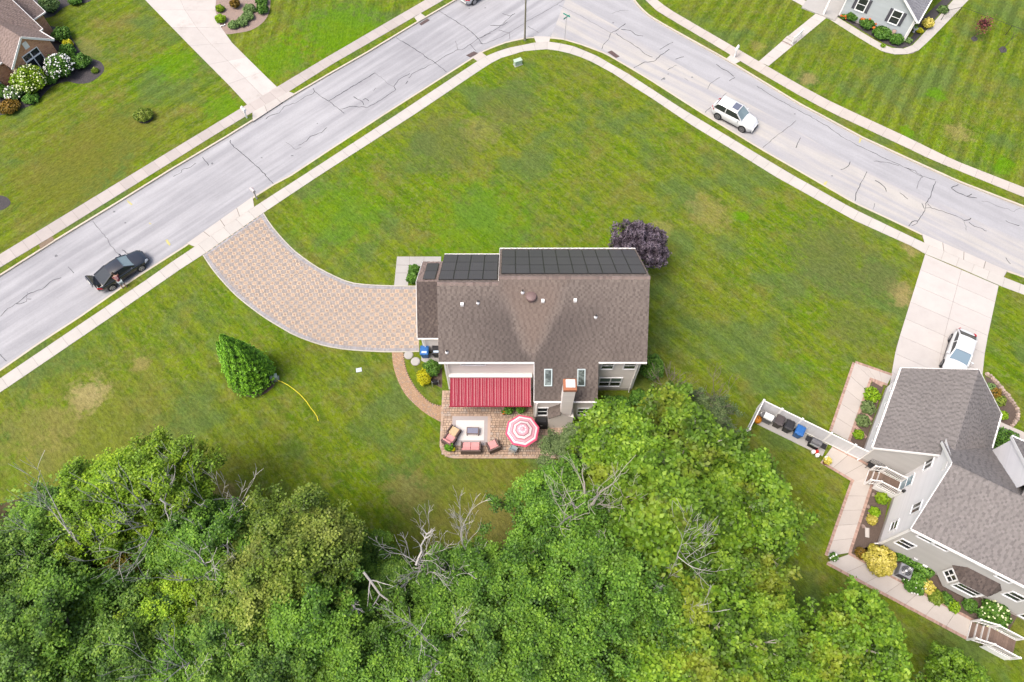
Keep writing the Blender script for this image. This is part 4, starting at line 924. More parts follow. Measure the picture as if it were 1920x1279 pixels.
t = NT('litter'); c = t.mix(t.ramp(t.noise(1.3, 5, .7), .35, .65), (.035,.032,.016), (.075,.058,.03)); c = t.mix(t.ramp(t.noise(.7, 4), .5, .7), c, (.03,.05,.012)); t.fin(c, .95, .1)

def leaves_mesh(name, P, size, mat, nrng, rnd=None, up=.55, elong=1.35, normals=None, flat=1.0):
    """one quad (folded kite) per leaf; P (n,3)"""
    n = len(P); N = nrng.normal(size=(n,3)); N /= np.linalg.norm(N, axis=1)[:,None]
    N[:,2] = np.abs(N[:,2])
    if normals is not None: N = N*(1-up)+normals*up
    else: N = N*(1-up)+np.array([0,0,1.])*up
    N /= np.linalg.norm(N, axis=1)[:,None]
    A = nrng.normal(size=(n,3)); U = np.cross(N, A); U /= np.linalg.norm(U, axis=1)[:,None]; W = np.cross(N, U)
    s = size*nrng.uniform(.6,1.35,size=(n,1))
    a = P-U*s*.5*elong; b = P+W*s*.5+N*s*.10-U*s*.08; c_ = P+U*s*.55*elong-N*s*.12; d = P-W*s*.5+N*s*.10-U*s*.08
    V = np.stack([a,b,c_,d], 1).reshape(-1,3).astype(np.float32)
    me = bpy.data.meshes.new(name); me.vertices.add(4*n); me.vertices.foreach_set('co', V.ravel())
    me.loops.add(4*n); me.loops.foreach_set('vertex_index', np.arange(4*n, dtype=np.int32)); me.polygons.add(n)
    me.polygons.foreach_set('loop_start', np.arange(0, 4*n, 4, dtype=np.int32)); me.polygons.foreach_set('loop_total', np.full(n, 4, dtype=np.int32))
    me.update(); me.validate()
    at = me.attributes.new('rnd', 'FLOAT', 'FACE'); at.data.foreach_set('value', (nrng.random(n) if rnd is None else np.clip(rnd,0,1)).astype(np.float32))
    me.materials.append(M(mat)); return me

def branch(mb, p, d, L, r, depth, nr, tips, wig=.25, spread=.6, upb=.15, kids=(2,3), minr=.012):
    """limb that bends and forks; returns tips"""
    pts = [Vector(p)]; rad = [r]; k = 4; d = Vector(d).normalized()
    for i in range(k):
        d = (d+Vector((nr.uniform(-1,1),nr.uniform(-1,1),nr.uniform(-.6,.8)))*wig*.5+Vector((0,0,upb*.4))).normalized()
        pts.append(pts[-1]+d*L/k); rad.append(max(minr, r*(1-.45*(i+1)/k)))
    mb.tube(pts, rad, 6 if r > .07 else (4 if r > .03 else 3), cap=False)
    if depth == 0: tips.append(pts[-1]); tips.append(pts[-2]); return
    for j in range(nr.randint(*kids)):
        q = pts[nr.randint(2,k)]
        e = (d+Vector((nr.uniform(-1,1),nr.uniform(-1,1),nr.uniform(-.5,.7)))*spread*1.3).normalized()
        branch(mb, q, e, L*nr.uniform(.55,.8), max(minr, rad[-1]*nr.uniform(.55,.8)), depth-1, nr, tips, wig, spread, upb, kids, minr)
    branch(mb, pts[-1], d, L*.7, max(minr, rad[-1]*.8), depth-1, nr, tips, wig, spread, upb, kids, minr)

def make_tree(seed, h, rx, leafmat, leaf, nbough, bough, sprays, per, clump_r, barkmat='bark', bare=0.0, zlow=.35, flatten=.85):
    """tree standing at the origin: trunk mesh with limbs, crown mesh of leaf clumps spread over several lobes"""
    nr = random.Random(seed); nrng = np.random.default_rng(seed); mb = MB(); tips = []
    trunk = [Vector((0,0,-.1)), Vector((nr.uniform(-.2,.2),nr.uniform(-.2,.2),h*.22)), Vector((nr.uniform(-.4,.4),nr.uniform(-.4,.4),h*.45))]
    r0 = .028*h; mb.tube(trunk, [r0*1.25, r0, r0*.8], 8, cap=False)
    n1 = nr.randint(5,7)
    for i in range(n1):
        a = 2*math.pi*(i+nr.random()*.7)/n1; q = trunk[1].lerp(trunk[2], nr.uniform(.3,1))
        branch(mb, q, (math.cos(a), math.sin(a), nr.uniform(.5,1.1)), rx*nr.uniform(.55,.8), r0*nr.uniform(.38,.6), 2, nr, tips, .3, .6)
    branch(mb, trunk[2], (nr.uniform(-.3,.3),nr.uniform(-.3,.3),1), h*.25, r0*.7, 2, nr, tips, .3, .6)
    # lobes
    lobes = []
    for i in range(nr.randint(8,12)):
        a = nr.uniform(0,2*math.pi); rr = rx*math.sqrt(nr.random())*.72; z = h*(1-.42*(rr/rx)**1.4)-nr.uniform(.10,.30)*h
        lobes.append((rr*math.cos(a), rr*math.sin(a), z, rx*nr.uniform(.30,.5)))
    lobes.append((0,0,h*.78,rx*.5))
    # boughs on the lobes, sprays on the boughs, leaves on the sprays: gaps open between boughs
    B_ = []
    tries = 0
    while len(B_) < nbough and tries < 6000:
        tries += 1; lx, ly, lz, lr = lobes[nr.randrange(len(lobes))]
        v = nrng.normal(size=3); v /= np.linalg.norm(v); v[2] = abs(v[2])-.30*(nr.random() < .4)
        q = lr*(1.0-.25*nr.random()**2)*(1.18 if nr.random() < .12 else 1)
        p = np.array([lx+v[0]*q, ly+v[1]*q, lz+v[2]*q*flatten])
        if p[2] < h*zlow: continue
        if any((p[0]-a)**2+(p[1]-b)**2+((p[2]-c_)/flatten)**2 < (r_*.6)**2 for a, b, c_, r_ in lobes) and nr.random() < .8: continue
        if any(np.sum((p-o_[0])**2) < (bough*.62)**2 for o_ in B_): continue
        B_.append((p, bough*nr.uniform(.7,1.2), nr.random()))
    C_ = []; cr = []; cz = []
    for p, rs, tone in B_:
        for k in range(sprays):
            v = nrng.normal(size=3); v /= np.linalg.norm(v); v[2] = abs(v[2])*.8-.12
            q = rs*(.55+.5*nr.random()); C_.append(p+v*q*np.array([1,1,.75])); cr.append(.7*tone+.3*nr.random()); cz.append(v[2])
    for t_ in tips:
        if t_.z > h*zlow*.8 and nr.random() > bare: C_.append(np.array(t_)); cr.append(nr.random()*.3); cz.append(-.3)
    C_ = np.array(C_); cr = np.array(cr); cz = np.array(cz); n = len(C_)
    off = nrng.normal(size=(n,per,3)); off *= clump_r*np.array([.62,.62,.38])
    P = (C_[:,None,:]+off).reshape(-1,3); rel = off[:,:,2].reshape(-1)/clump_r
    rnd = .10+.30*np.repeat(cr, per)+.32*nrng.random(n*per)+.22*np.repeat(cz, per)+.30*rel  # lighter on top, darker below: crown shading put into leaf colour
    # sparse leaves inside the crown, shade painted in as a darker tone
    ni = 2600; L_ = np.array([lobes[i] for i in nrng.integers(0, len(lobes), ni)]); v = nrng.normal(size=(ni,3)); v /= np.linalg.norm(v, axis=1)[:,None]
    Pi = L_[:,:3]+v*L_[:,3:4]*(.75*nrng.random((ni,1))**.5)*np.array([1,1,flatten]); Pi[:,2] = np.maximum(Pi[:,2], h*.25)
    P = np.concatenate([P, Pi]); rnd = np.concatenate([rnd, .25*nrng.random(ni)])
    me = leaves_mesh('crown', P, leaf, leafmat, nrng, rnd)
    return mb, me
TREES = {}
def tree_proto(key, **k):
    mb, me = make_tree(**k); bm_ = k.get('barkmat', 'bark')
    o = mb.build('trunk', bm_); tm = o.data; bpy.data.objects.remove(o); TREES[key] = (tm, me)
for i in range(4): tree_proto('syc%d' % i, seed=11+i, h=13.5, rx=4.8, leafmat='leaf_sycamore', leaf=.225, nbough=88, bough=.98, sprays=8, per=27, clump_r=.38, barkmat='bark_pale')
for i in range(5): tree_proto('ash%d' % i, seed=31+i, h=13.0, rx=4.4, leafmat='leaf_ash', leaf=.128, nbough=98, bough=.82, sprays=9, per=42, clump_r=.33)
def place_tree(key, u, v, zc, sc, label, rz=None, mat=None, group='trees of the wood below the lawn', base=None, name='tree'):
    tm, me = TREES[key]
    x, y = pt(u, v, zc); e = empty(name, (x,y,0), rng.uniform(0,6.28) if rz is None else rz, label, 'tree', group)
    e.scale = (sc[0], sc[0], sc[1]) if isinstance(sc, tuple) else (sc,sc,sc)
    a = bpy.data.objects.new('trunk', tm); C.objects.link(a); a.parent = e
    b = bpy.data.objects.new('crown', me); C.objects.link(b); b.parent = e
    if mat:
        b.material_slots[0].link = 'OBJECT'; b.material_slots[0].material = M(mat)
    return e
S, A_ = 'syc', 'ash'
WOOD = [
 (S,0,1168,838,8.5,.78,None,'bright green tree with large leaves crowding the chimney corner of the cream house'), (S,1,1300,850,9,.86,None,'tall yellow-green tree standing left of the white bin fence'), (S,2,1408,925,9,.80,None,'yellow-green tree on the right side of the wood, nearest the grey lawn strip'),
 (S,0,1245,955,9.5,.95,None,'big tree with pale limbs in the middle of the right-hand crowns'), (A_,1,1085,845,6,.55,'leaf_grey','small grey-green tree leaning over the patio corner'), (A_,2,1330,790,6,.55,'leaf_grey','thin grey-green tree behind the bare twigs near the bins'),
 (A_,0,1045,965,8,.80,None,'mid green tree at the lawn edge below the patio'), (A_,1,1105,1075,9,.95,None,'rounded bright green tree below the bare white trunk'), (A_,2,1010,1130,9,.85,None,'green tree in the lower middle, left of the rounded bright one'),
 (A_,3,1225,1100,8.5,.85,'leaf_ash','shaded green tree under the big pale-limbed tree'), (S,1,1360,1060,8,.70,None,'yellow-tipped tree at the right margin of the wood, mid height'), (S,3,1330,1180,9,.80,None,'leafy yellow-green tree at the bottom right of the wood'),
 (S,0,1440,1170,8,.62,None,'loose yellow-green tree at the bottom, left of the open lawn wedge'), (S,3,1630,1215,8,.70,None,'lone bright tree at the bottom edge below the brick-edged walk'), (S,3,1850,1300,7,.50,None,'bright tree crown in the bottom right corner by the lower steps'), (S,0,1250,1265,9,.75,None,'yellow-green tree cut by the bottom edge right of centre'),
 (S,1,1500,1262,7,.50,None,'low bright tree on the bottom edge between two taller crowns'), (A_,3,1130,1205,9,.85,None,'green tree at the bottom below the rounded bright tree'), (A_,0,1010,1235,9,.85,None,'green tree at the bottom centre'),
 (A_,1,905,1075,8,.74,'leaf_ash','green tree at the lawn edge left of the patio trees'), (A_,2,845,1130,8,.75,None,'green tree behind the fallen grey limbs'), (A_,4,900,1200,9,.85,'leaf_ash_dark','dark green tree at the bottom, right of the fallen limbs'), (A_,0,790,1235,9,.80,None,'green tree at the bottom edge below the fallen limbs'),
 (A_,1,730,1110,7,.58,'leaf_ash_dark','small dark tree among the grey fallen limbs'), (A_,2,640,1045,7.5,.62,'leaf_ash','green tree on the lawn edge, right of the straw-tinted one'), (A_,3,545,1040,8.5,.90,'leaf_straw','straw-tinted tree at the lawn edge left of centre'), (A_,0,480,1115,9,.85,'leaf_straw','straw-tinted tree deeper in the wood'),
 (A_,1,600,1160,9,.85,'leaf_ash','green tree at the lower left centre'), (A_,2,680,1240,9,.80,'leaf_ash','green tree on the bottom edge left of the fallen limbs'), (A_,4,520,1245,9,.85,'leaf_ash_dark','dark green tree on the bottom edge below the straw-tinted trees'), (A_,0,400,1215,9,.80,'leaf_ash_dark','dark green tree low in the left part of the wood'),
 (A_,1,410,1035,8,.80,'leaf_ash','green tree right of the bare grey tree'), (A_,2,290,915,9,.85,'leaf_lime','bright lime tree reaching highest into the left lawn'), (A_,3,175,945,9,.85,'leaf_lime','bright lime tree left of the highest one'), (A_,0,330,1005,8.5,.75,'leaf_ash','green tree under the bare grey tree'),
 (A_,1,195,1050,9,.60,'leaf_gold','golden yellowing tree among green ones at the left'), (A_,2,290,1120,10,.75,'leaf_lime','lime tree below the golden one'), (A_,3,80,1010,8,.75,'leaf_ash','green tree at the left edge of the lawn'), (A_,0,20,1060,9,.80,'leaf_ash_dark','dark green tree on the left edge'),
 (A_,4,110,1150,9,.90,'leaf_ash','leafy tree at the lower left below the bare tree'), (A_,2,215,1205,9,.80,'leaf_ash_dark','dark tree low left, beside the lime tree'), (A_,3,40,1235,9,.85,'leaf_ash_dark','dark tree in the bottom left corner'), (A_,0,310,1260,9,.75,'leaf_ash','green tree on the bottom edge at the left')]
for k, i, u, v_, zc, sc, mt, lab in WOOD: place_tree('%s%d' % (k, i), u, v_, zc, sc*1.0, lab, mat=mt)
# leaf litter under the wood
edge = pl([(-60,960),(60,930),(200,900),(330,930),(450,990),(600,1010),(750,1060),(900,1060),(985,1000),(1040,900),(1120,830),(1200,790),(1300,800),(1420,890),(1470,960),(1440,1050),(1450,1110),(1520,1180),(1620,1240),(1750,1290)])
mb = MB(); mb.prism(edge+[(22,-40),(-60,-40),(-60,12)], -.05, .006, bottom=False); tag(mb.build('woodland_floor', 'litter'), kind='structure')

# low undergrowth seen through the gaps, one mass nobody could count
nrng = np.random.default_rng(5); PU = []
ep = [Vector(p) for p in edge]
def inside(p, poly):
    c = False; n = len(poly)
    for i in range(n):
        (x0,y0),(x1,y1) = poly[i], poly[(i+1)%n]
        if (y0 > p[1]) != (y1 > p[1]) and p[0] < (x1-x0)*(p[1]-y0)/(y1-y0)+x0: c = not c
    return c
fl_poly = [tuple(p) for p in edge]+[(22,-8),(-45,-8)]
while len(PU) < 900:
    p = (nrng.uniform(-45,32), nrng.uniform(-8,22))
    if inside(p, fl_poly): PU.append((p[0],p[1],abs(nrng.normal())*1.1+.3))
PU = np.array(PU); P = (PU[:,None,:]+nrng.normal(size=(900,28,3))*np.array([.5,.5,.3])).reshape(-1,3); P[:,2] = np.abs(P[:,2])
o = bpy.data.objects.new('undergrowth', leaves_mesh('undergrowth', P, .2, 'leaf_ash_dark', nrng)); C.objects.link(o)
tag(o, 'low green undergrowth between the trees of the wood', 'undergrowth', kind='stuff')

# ------------------------------------------------------------------ bare dead trees
def dead_tree(seed, u, v, zt, h, spread, label, lean=(0,0), depth=3, mat='dead_wood', r=None):
    """base placed so that the middle of the crown shows at (u,v)"""
    nr = random.Random(seed); mb = MB(); tips = []; x, y = pt(u, v, zt)
    e = empty('dead_tree', (x-lean[0]*zt, y-lean[1]*zt, 0), 0, label, 'dead tree', 'bare dead trees in the wood')
    r = r or .0095*h; d = Vector((lean[0],lean[1],1))
    pts = [Vector((0,0,-.1)), d*h*.3, d*h*.55]; mb.tube(pts, [r, r*.85, r*.65], 7, cap=False); mb.build('trunk', mat, e)
    mb = MB(); n1 = nr.randint(4,6)
    for i in range(n1):
        a = 2*math.pi*(i+nr.random())/n1
        branch(mb, pts[1].lerp(pts[2], nr.uniform(.4,1)), (math.cos(a)*spread+lean[0], math.sin(a)*spread+lean[1], nr.uniform(.5,1.1)), h*nr.uniform(.14,.22), r*.5, depth, nr, tips, .4, .6, .2, (1,3), .011)
    branch(mb, pts[2], d, h*.22, r*.65, depth, nr, tips, .35, .6, .2, (1,3), .011)
    tag(mb.build('branches', mat, e), kind='stuff'); return e
dead_tree(1, 245,955, 11, 14.5, .8, 'bare silvery tree spreading over the lime trees at the left')
dead_tree(2, 385,935, 9, 12, .9, 'bare grey tree at the lawn edge right of the lime trees', (.10,.08))
dead_tree(3, 110,1010, 10, 13.5, .9, 'bare grey tree at the left edge beside dark crowns', (-.1,0))
dead_tree(4, 370,1060, 10, 13, .8, 'bare twiggy tree in front of the straw-tinted tree')
dead_tree(5, 1105,930, 11, 15, .7, 'bare white-barked tree standing left of the big green crowns', (-.05,.0), r=.2, mat='bark_pale')
dead_tree(6, 790,1050, 9, 12, .6, 'bare grey tree by the lawn edge above the fallen limbs')
dead_tree(7, 870,1030, 8, 11, .8, 'bare thin tree at the lawn edge near the centre')
dead_tree(8, 815,1200, 11, 14, .8, 'bare grey tree at the bottom centre')
dead_tree(9, 1345,755, 5, 8, .8, 'thin bare sapling beyond the right crowns', mat='twig')
dead_tree(10, 1255,735, 5, 8, .8, 'thin bare sapling near the back corner of the cream house', mat='twig')
dead_tree(11, 1285,1050, 11, 14, .9, 'bare grey branches inside the right-hand crowns')
dead_tree(12, 330,1225, 10.5, 13, 1.0, 'bare tangled tree at the bottom left')
def fallen(seed, u0, v0, z0, u1, v1, z1, label):
    nr = random.Random(seed); a = Vector((*pt(u0,v0,z0),z0)); b = Vector((*pt(u1,v1,z1),z1)); mb = MB(); d = b-a; L = d.length
    e = empty('broken_limb', a, 0, label, 'limb', 'grey broken limbs caught in the crowns'); pts = [Vector((0,0,0))]
    for i in range(1, 6): pts.append(d*i/5+Vector((nr.uniform(-1,1),nr.uniform(-1,1),nr.uniform(-.5,.5)))*L*.05)
    mb.tube(pts, [.075,.07,.06,.05,.04,.025], 6); mb.build('limb', 'dead_wood', e)
    mb = MB(); tips = []
    for i in range(6):
        q = pts[nr.randint(1,5)]; s_ = nr.choice((-1,1)); side = Vector((-d.y,d.x,0)).normalized()*s_
        branch(mb, q, d.normalized()*.7+side*.9+Vector((0,0,nr.uniform(-.2,.5))), L*nr.uniform(.15,.32), .045, 1, nr, tips, .35, .6, .05, (1,2), .013)
    tag(mb.build('twigs', 'dead_wood', e), kind='stuff'); return e
fallen(1, 682,1073,9, 765,1175,7, 'grey broken limb slanting down to the right at the centre left')
fallen(2, 676,1155,9, 605,1200,8.5, 'grey broken limb pointing down left below the slanting one')
fallen(3, 655,1125,9, 676,1155,8.8, 'short grey stub above the left-pointing limb')
fallen(4, 668,1160,8.5, 655,1225,8, 'thin grey limb hanging toward the bottom below the left-pointing one')
fallen(5, 780,1060,9, 800,1000,9.5, 'grey limb standing up at the lawn edge')
fallen(6, 520,1210,8, 590,1212,8, 'grey limb lying level among dark crowns at the lower left')
fallen(7, 300,935,10, 360,965,8, 'silvery snapped limb between the two left bare trees')
fallen(8, 1230,1030,9, 1300,990,10, 'pale thick limb curving through the right-hand crowns')
fallen(9, 1160,1075,8, 1170,1040,9.5, 'pale short stub low in the right-hand crowns')

# ------------------------------------------------------------------ shrubs and single garden trees
def shrub(name, x, y, rx, rz, label, mat='leaf_shrub', leaf=.10, n=900, cat='shrub', group=None, bloom=None, nb=60, bsize=.07, z0=0, ry=None, lobes=1, core=.8, up=.3, seed=None):
    """leaves in a shell over a solid dark core that fills see-through gaps; blossoms as a part of their own"""
    ry = ry or rx; nr = np.random.default_rng(int(abs(x*131+y*71))+(seed or 0)); e = empty(name, (x,y,z0), 0, label, cat, group)
    L = [(0,0,0,1)] if lobes == 1 else [(nr.uniform(-.4,.4), nr.uniform(-.4,.4), nr.uniform(-.1,.2), nr.uniform(.55,.75)) for _ in range(lobes)]
    Ps = []; Ns = []
    for i in range(n):
        lx, ly, lz, lr = L[i % len(L)]; v = nr.normal(size=3); v /= np.linalg.norm(v); v[2] = abs(v[2]) if nr.random() < .85 else v[2]*.4
        q = lr*(1-.22*nr.random()**1.5)*(1+.10*math.sin(7*v[0]+3*v[1]+x)+.08*math.sin(9*v[1]-5*v[2]))
        Ps.append(((lx+v[0]*q)*rx, (ly+v[1]*q)*ry, max(.02, (.42+lz*.6+v[2]*q*.58)*rz))); Ns.append(v)
    Ps = np.array(Ps); rel = Ps[:,2]/rz
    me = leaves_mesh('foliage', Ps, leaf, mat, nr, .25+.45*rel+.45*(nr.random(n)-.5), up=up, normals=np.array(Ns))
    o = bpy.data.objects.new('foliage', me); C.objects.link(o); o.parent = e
    mb = MB()
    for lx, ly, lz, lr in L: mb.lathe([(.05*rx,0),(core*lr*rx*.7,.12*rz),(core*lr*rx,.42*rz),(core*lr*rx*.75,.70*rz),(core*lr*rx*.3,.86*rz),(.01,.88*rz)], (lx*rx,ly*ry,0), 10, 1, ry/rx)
    mb.build('dark_core', 'shrub_core', e, True)
    if bloom:
        mb = MB()
        for i in range(nb):
            v = nr.normal(size=3); v /= np.linalg.norm(v); v[2] = abs(v[2]); q = 1.0+nr.uniform(-.04,.1); s_ = bsize*nr.uniform(.7,1.3)
            p = (v[0]*q*rx, v[1]*q*ry, (.42+v[2]*q*.6)*rz)
            mb.lathe([(s_*.5,-s_*.6),(s_,-s_*.1),(s_*.8,s_*.5),(s_*.2,s_*.8)], p, 6)
        tag(mb.build('blossoms', bloom, e), kind='stuff')
    return e
# purple-leaved plum beside the roof corner
def plum():
    x, y = pt(1192,452,3.4); e = empty('plum_tree', (x+.2,y-.3,0), 0, 'purple-leaved plum tree behind the corner of the solar roof', 'tree'); nr = random.Random(4); nrng = np.random.default_rng(4)
    mb = MB(); tips = []; mb.tube([(0,0,-.1),(0,0,1.0)], [.13,.1], 8, cap=False)
    for i in range(6): branch(mb, (0,0,.9), (math.cos(i*1.05),math.sin(i*1.05),1.0), 1.6, .06, 1, nr, tips)
    mb.build('trunk', 'bark', e)
    L = [(-.75,.65,3.3,1.55),(.25,.9,3.4,1.2),(1.35,.55,3.2,1.05),(.9,-.6,3.2,1.45),(-.2,-.1,3.5,1.5),(1.4,-.9,2.9,1.05),(-1.2,-.2,3.0,1.2)]; Ps = []; Ns = []; rn = []
    for i in range(26000):
        lx, ly, lz, lr = L[i % 7]; v = nrng.normal(size=3); v /= np.linalg.norm(v)
        if v[2] < -.3: v[2] *= -1
        bump_ = .10*math.sin(11*v[0]+4*lx)+.10*math.sin(9*v[1]+5*ly)+.08*math.sin(13*v[2])
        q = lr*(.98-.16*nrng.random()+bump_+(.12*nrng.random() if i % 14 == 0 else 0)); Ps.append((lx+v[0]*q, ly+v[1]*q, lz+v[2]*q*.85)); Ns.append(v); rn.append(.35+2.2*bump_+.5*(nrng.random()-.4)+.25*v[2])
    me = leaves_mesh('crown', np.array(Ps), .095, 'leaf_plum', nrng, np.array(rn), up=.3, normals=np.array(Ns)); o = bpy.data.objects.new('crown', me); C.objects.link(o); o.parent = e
plum()
def arborvitae():
    x, y = pt(476,708); e = empty('arborvitae', (x,y,0), 0, 'tall bright green conical evergreen in a mulch ring on the left lawn', 'tree'); nrng = np.random.default_rng(9)
    mb = MB(); mb.tube([(0,0,-.1),(0,0,2),(0,.0,6.4)], [.16,.13,.03], 8); mb.build('trunk', 'bark', e)
    spires = [(0,0,7.3,1.85)] + [(1.05*math.cos(a),1.05*math.sin(a),6.2-.9*(i%3),1.15) for i, a in enumerate(np.linspace(.3,6.0,7))]; Ps = []; Ns = []; rn = []
    for i in range(60000):
        sx, sy, sh, sr = spires[0] if i % 2 else spires[1+(i//2) % 7]
        f_ = nrng.random()**.8; a = nrng.uniform(0,2*math.pi); prof = (1-f_)**.72*(.75+.25*min(1,f_*6))
        lump = 1+.10*math.sin(5*a+7*f_*6+sx*4)+.09*math.sin(9*a-17*f_+sy*3)+.06*math.sin(23*f_*3+a*3); q = .88*sr*prof*lump*(1-.14*nrng.random()+(.14*nrng.random() if i % 16 == 0 else 0)); zz = .15+f_*(sh-.15)
        Ps.append((sx*(1-.35*f_)+q*math.cos(a), sy*(1-.35*f_)+q*math.sin(a), zz)); Ns.append((math.cos(a),math.sin(a),.5)); rn.append(.15+2.6*(lump-1)+.35*nrng.random()+.25)
    me = leaves_mesh('crown', np.array(Ps), .085, 'leaf_arbor', nrng, np.array(rn), up=.45, normals=np.array(Ns), elong=1.7); o = bpy.data.objects.new('crown', me); C.objects.link(o); o.parent = e
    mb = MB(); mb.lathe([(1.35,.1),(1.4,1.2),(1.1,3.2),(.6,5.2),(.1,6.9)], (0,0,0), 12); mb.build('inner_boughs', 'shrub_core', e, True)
arborvitae()
# ================================================================== paved areas of small pavers (real stones, joined: too many and too small to pick apart)
drv_top = V(pl([(493,401),(507,423),(528,448),(553,473),(587,498),(610,511),(633,522),(659,532),(698,536),(740,537.5),(784,538)]))
drv_bot = V(pl([(382,478),(403,509),(440,550),(470,575),(497.5,595),(527,613),(555,628.6),(600,645),(639,653),(684,657),(735,659),(786,658)]))
drv_top = smooth(drv_top, 3); drv_bot = smooth(drv_bot, 3)
dpoly = [tuple(p) for p in drv_top]+[(-7.1,25.1),(-7.1,26)]+[tuple(p) for p in drv_bot[::-1]]
dpoly = [tuple(p) for p in drv_top]+[tuple(p) for p in drv_bot[::-1]]
drive = MB(); drive.prism(dpoly, -.1, .012, bottom=False); drive = tag(drive.build('paver_driveway', 'paver_sand_pale'), kind='structure')
def stone(mb, x0, x1, y0, y1, z0, z1, rnd=None, b=.008):
    r = rng.random() if rnd is None else rnd
    v = [(x0,y0,z0),(x1,y0,z0),(x1,y1,z0),(x0,y1,z0),(x0+b,y0+b,z1),(x1-b,y0+b,z1),(x1-b,y1-b,z1),(x0+b,y1-b,z1)]
    mb.add(v, [(4,5,6,7),(0,1,5,4),(1,2,6,5),(2,3,7,6),(3,0,4,7)], r)
def dist_ok(p, poly): return inside(p, poly)
inner = [tuple(p) for p in offset(drv_top, -.26)]+[tuple(p) for p in offset(drv_bot, .26)[::-1]]
mb = MB(); CS = .385
for i in range(-80, 10):
    for j in range(40, 140):
        x, y = i*CS, j*CS
        if not inside((x+CS/2, y+CS/2), inner): continue
        g = .005; q = CS/2; zj = .034
        if (i+j) % 2:
            mb.mi = 1; n = 3
            for a in range(n):
                for b in range(n): stone(mb, x+CS*a/n+g, x+CS*(a+1)/n-g, y+CS*b/n+g, y+CS*(b+1)/n-g, .0, zj+rng.uniform(-.002,.002))
        else:
            w = .125; mb.mi = 0; r = rng.random()
            stone(mb, x+g, x+CS-w-g, y+g, y+w-g, 0, zj); stone(mb, x+CS-w+g, x+CS-g, y+g, y+CS-w-g, 0, zj); stone(mb, x+w+g, x+CS-g, y+CS-w+g, y+CS-g, 0, zj); stone(mb, x+g, x+w-g, y+w+g, y+CS-g, 0, zj)
            mb.mi = 2; stone(mb, x+w+g, x+CS-w-g, y+w+g, y+CS-w-g, 0, zj)
tag(mb.build('pavers', ['paver_field','paver_grey','paver_orange'], drive), kind='stuff')
def soldier(mb, line, o0, o1, step, z1, gap=.008):
    L = length(line); n = int(L/step); A = offset(line, o0); B = offset(line, o1)
    for i in range(n):
        f0, f1 = i/n+gap/2/L, (i+1)/n-gap/2/L
        q = [at_frac(A,f0), at_frac(A,f1), at_frac(B,f1), at_frac(B,f0)]; mb.prism([tuple(p) for p in q], 0, z1+rng.uniform(-.002,.002), bottom=False)
mb = MB(); soldier(mb, drv_top, -.02, -.27, .13, .036); soldier(mb, drv_bot, .02, .27, .13, .036); head = V(pl([(493,401),(382,478)])); soldier(mb, head, .02, .25, .13, .037)
tag(mb.build('border_pavers', 'paver_border', drive), kind='stuff')
mb = MB(); soldier(mb, drv_top, .10, 0, .9, .045); soldier(mb, drv_bot, -.10, 0, .9, .045); mb.build('edge_band', 'paver_edge', drive)

# curved path
pth_l = smooth(V(pl([(734.6,659),(737,683),(743,706),(754,730),(767,748),(796,774),(829,793)])), 4); pth_r = smooth(V(pl([(756.5,659),(759,680),(764,698),(774,718),(787,736),(808,755),(829,761)])), 4)
pp_ = [tuple(p) for p in pth_l]+[tuple(p) for p in pth_r[::-1]]
mb = MB(); mb.prism(pp_, -.1, .012, bottom=False); path = tag(mb.build('paver_path', 'paver_sand'), kind='structure')
mb = MB(); rows = 60; cols = 7
for i in range(rows):
    for j in range(cols):
        f0, f1 = i/rows+.0012, (i+1)/rows-.0012; s0, s1 = j/cols+.006, (j+1)/cols-.006
        if i % 2: s0, s1 = s0-.5/cols, s1-.5/cols
        s0, s1 = max(s0,0), min(s1,1)
        q = [at_frac(pth_l,f0).lerp(at_frac(pth_r,f0),s0), at_frac(pth_l,f1).lerp(at_frac(pth_r,f1),s0), at_frac(pth_l,f1).lerp(at_frac(pth_r,f1),s1), at_frac(pth_l,f0).lerp(at_frac(pth_r,f0),s1)]
        mb.prism([tuple(p) for p in q], 0, .034+rng.uniform(-.003,.003), bottom=False)
tag(mb.build('pavers', 'paver_path', path), kind='stuff')
# patio
px0, px1, py0, py1 = -5.55, 4.6, 16.9, 22.5
ppoly = [(px0,py1),(px0,17.9),(-5.35,17.35),(-4.9,17.0),(-4.4,py0),(px1,py0),(px1,py1)]
mb = MB(); mb.prism(ppoly, -.1, .012, bottom=False); patio = tag(mb.build('patio', 'paver_sand'), kind='structure')
mb = MB(); j = 0; y = py0+.16
while y < py1:
    h = (.155,.235)[j % 2]; x = px0+.02-rng.random()*.2
    while x < px1:
        w = rng.choice((.155,.235,.235,.31)); a, b = max(x,px0), min(x+w,px1)
        if b-a > .05 and inside(((a+b)/2, y+h/2), ppoly): stone(mb, a+.007, b-.007, y+.007, y+h-.007, 0, .034+rng.uniform(-.004,.004), b=.012)
        x += w
    y += h; j += 1
tag(mb.build('pavers', 'paver_patio', patio), kind='stuff')
mb = MB(); soldier(mb, V([(px0,py1),(px0,17.9),(-5.35,17.35),(-4.9,17.0),(-4.4,py0),(px1,py0)]), .02, .17, .2, .038); tag(mb.build('border_pavers', 'paver_patio', patio), kind='stuff')

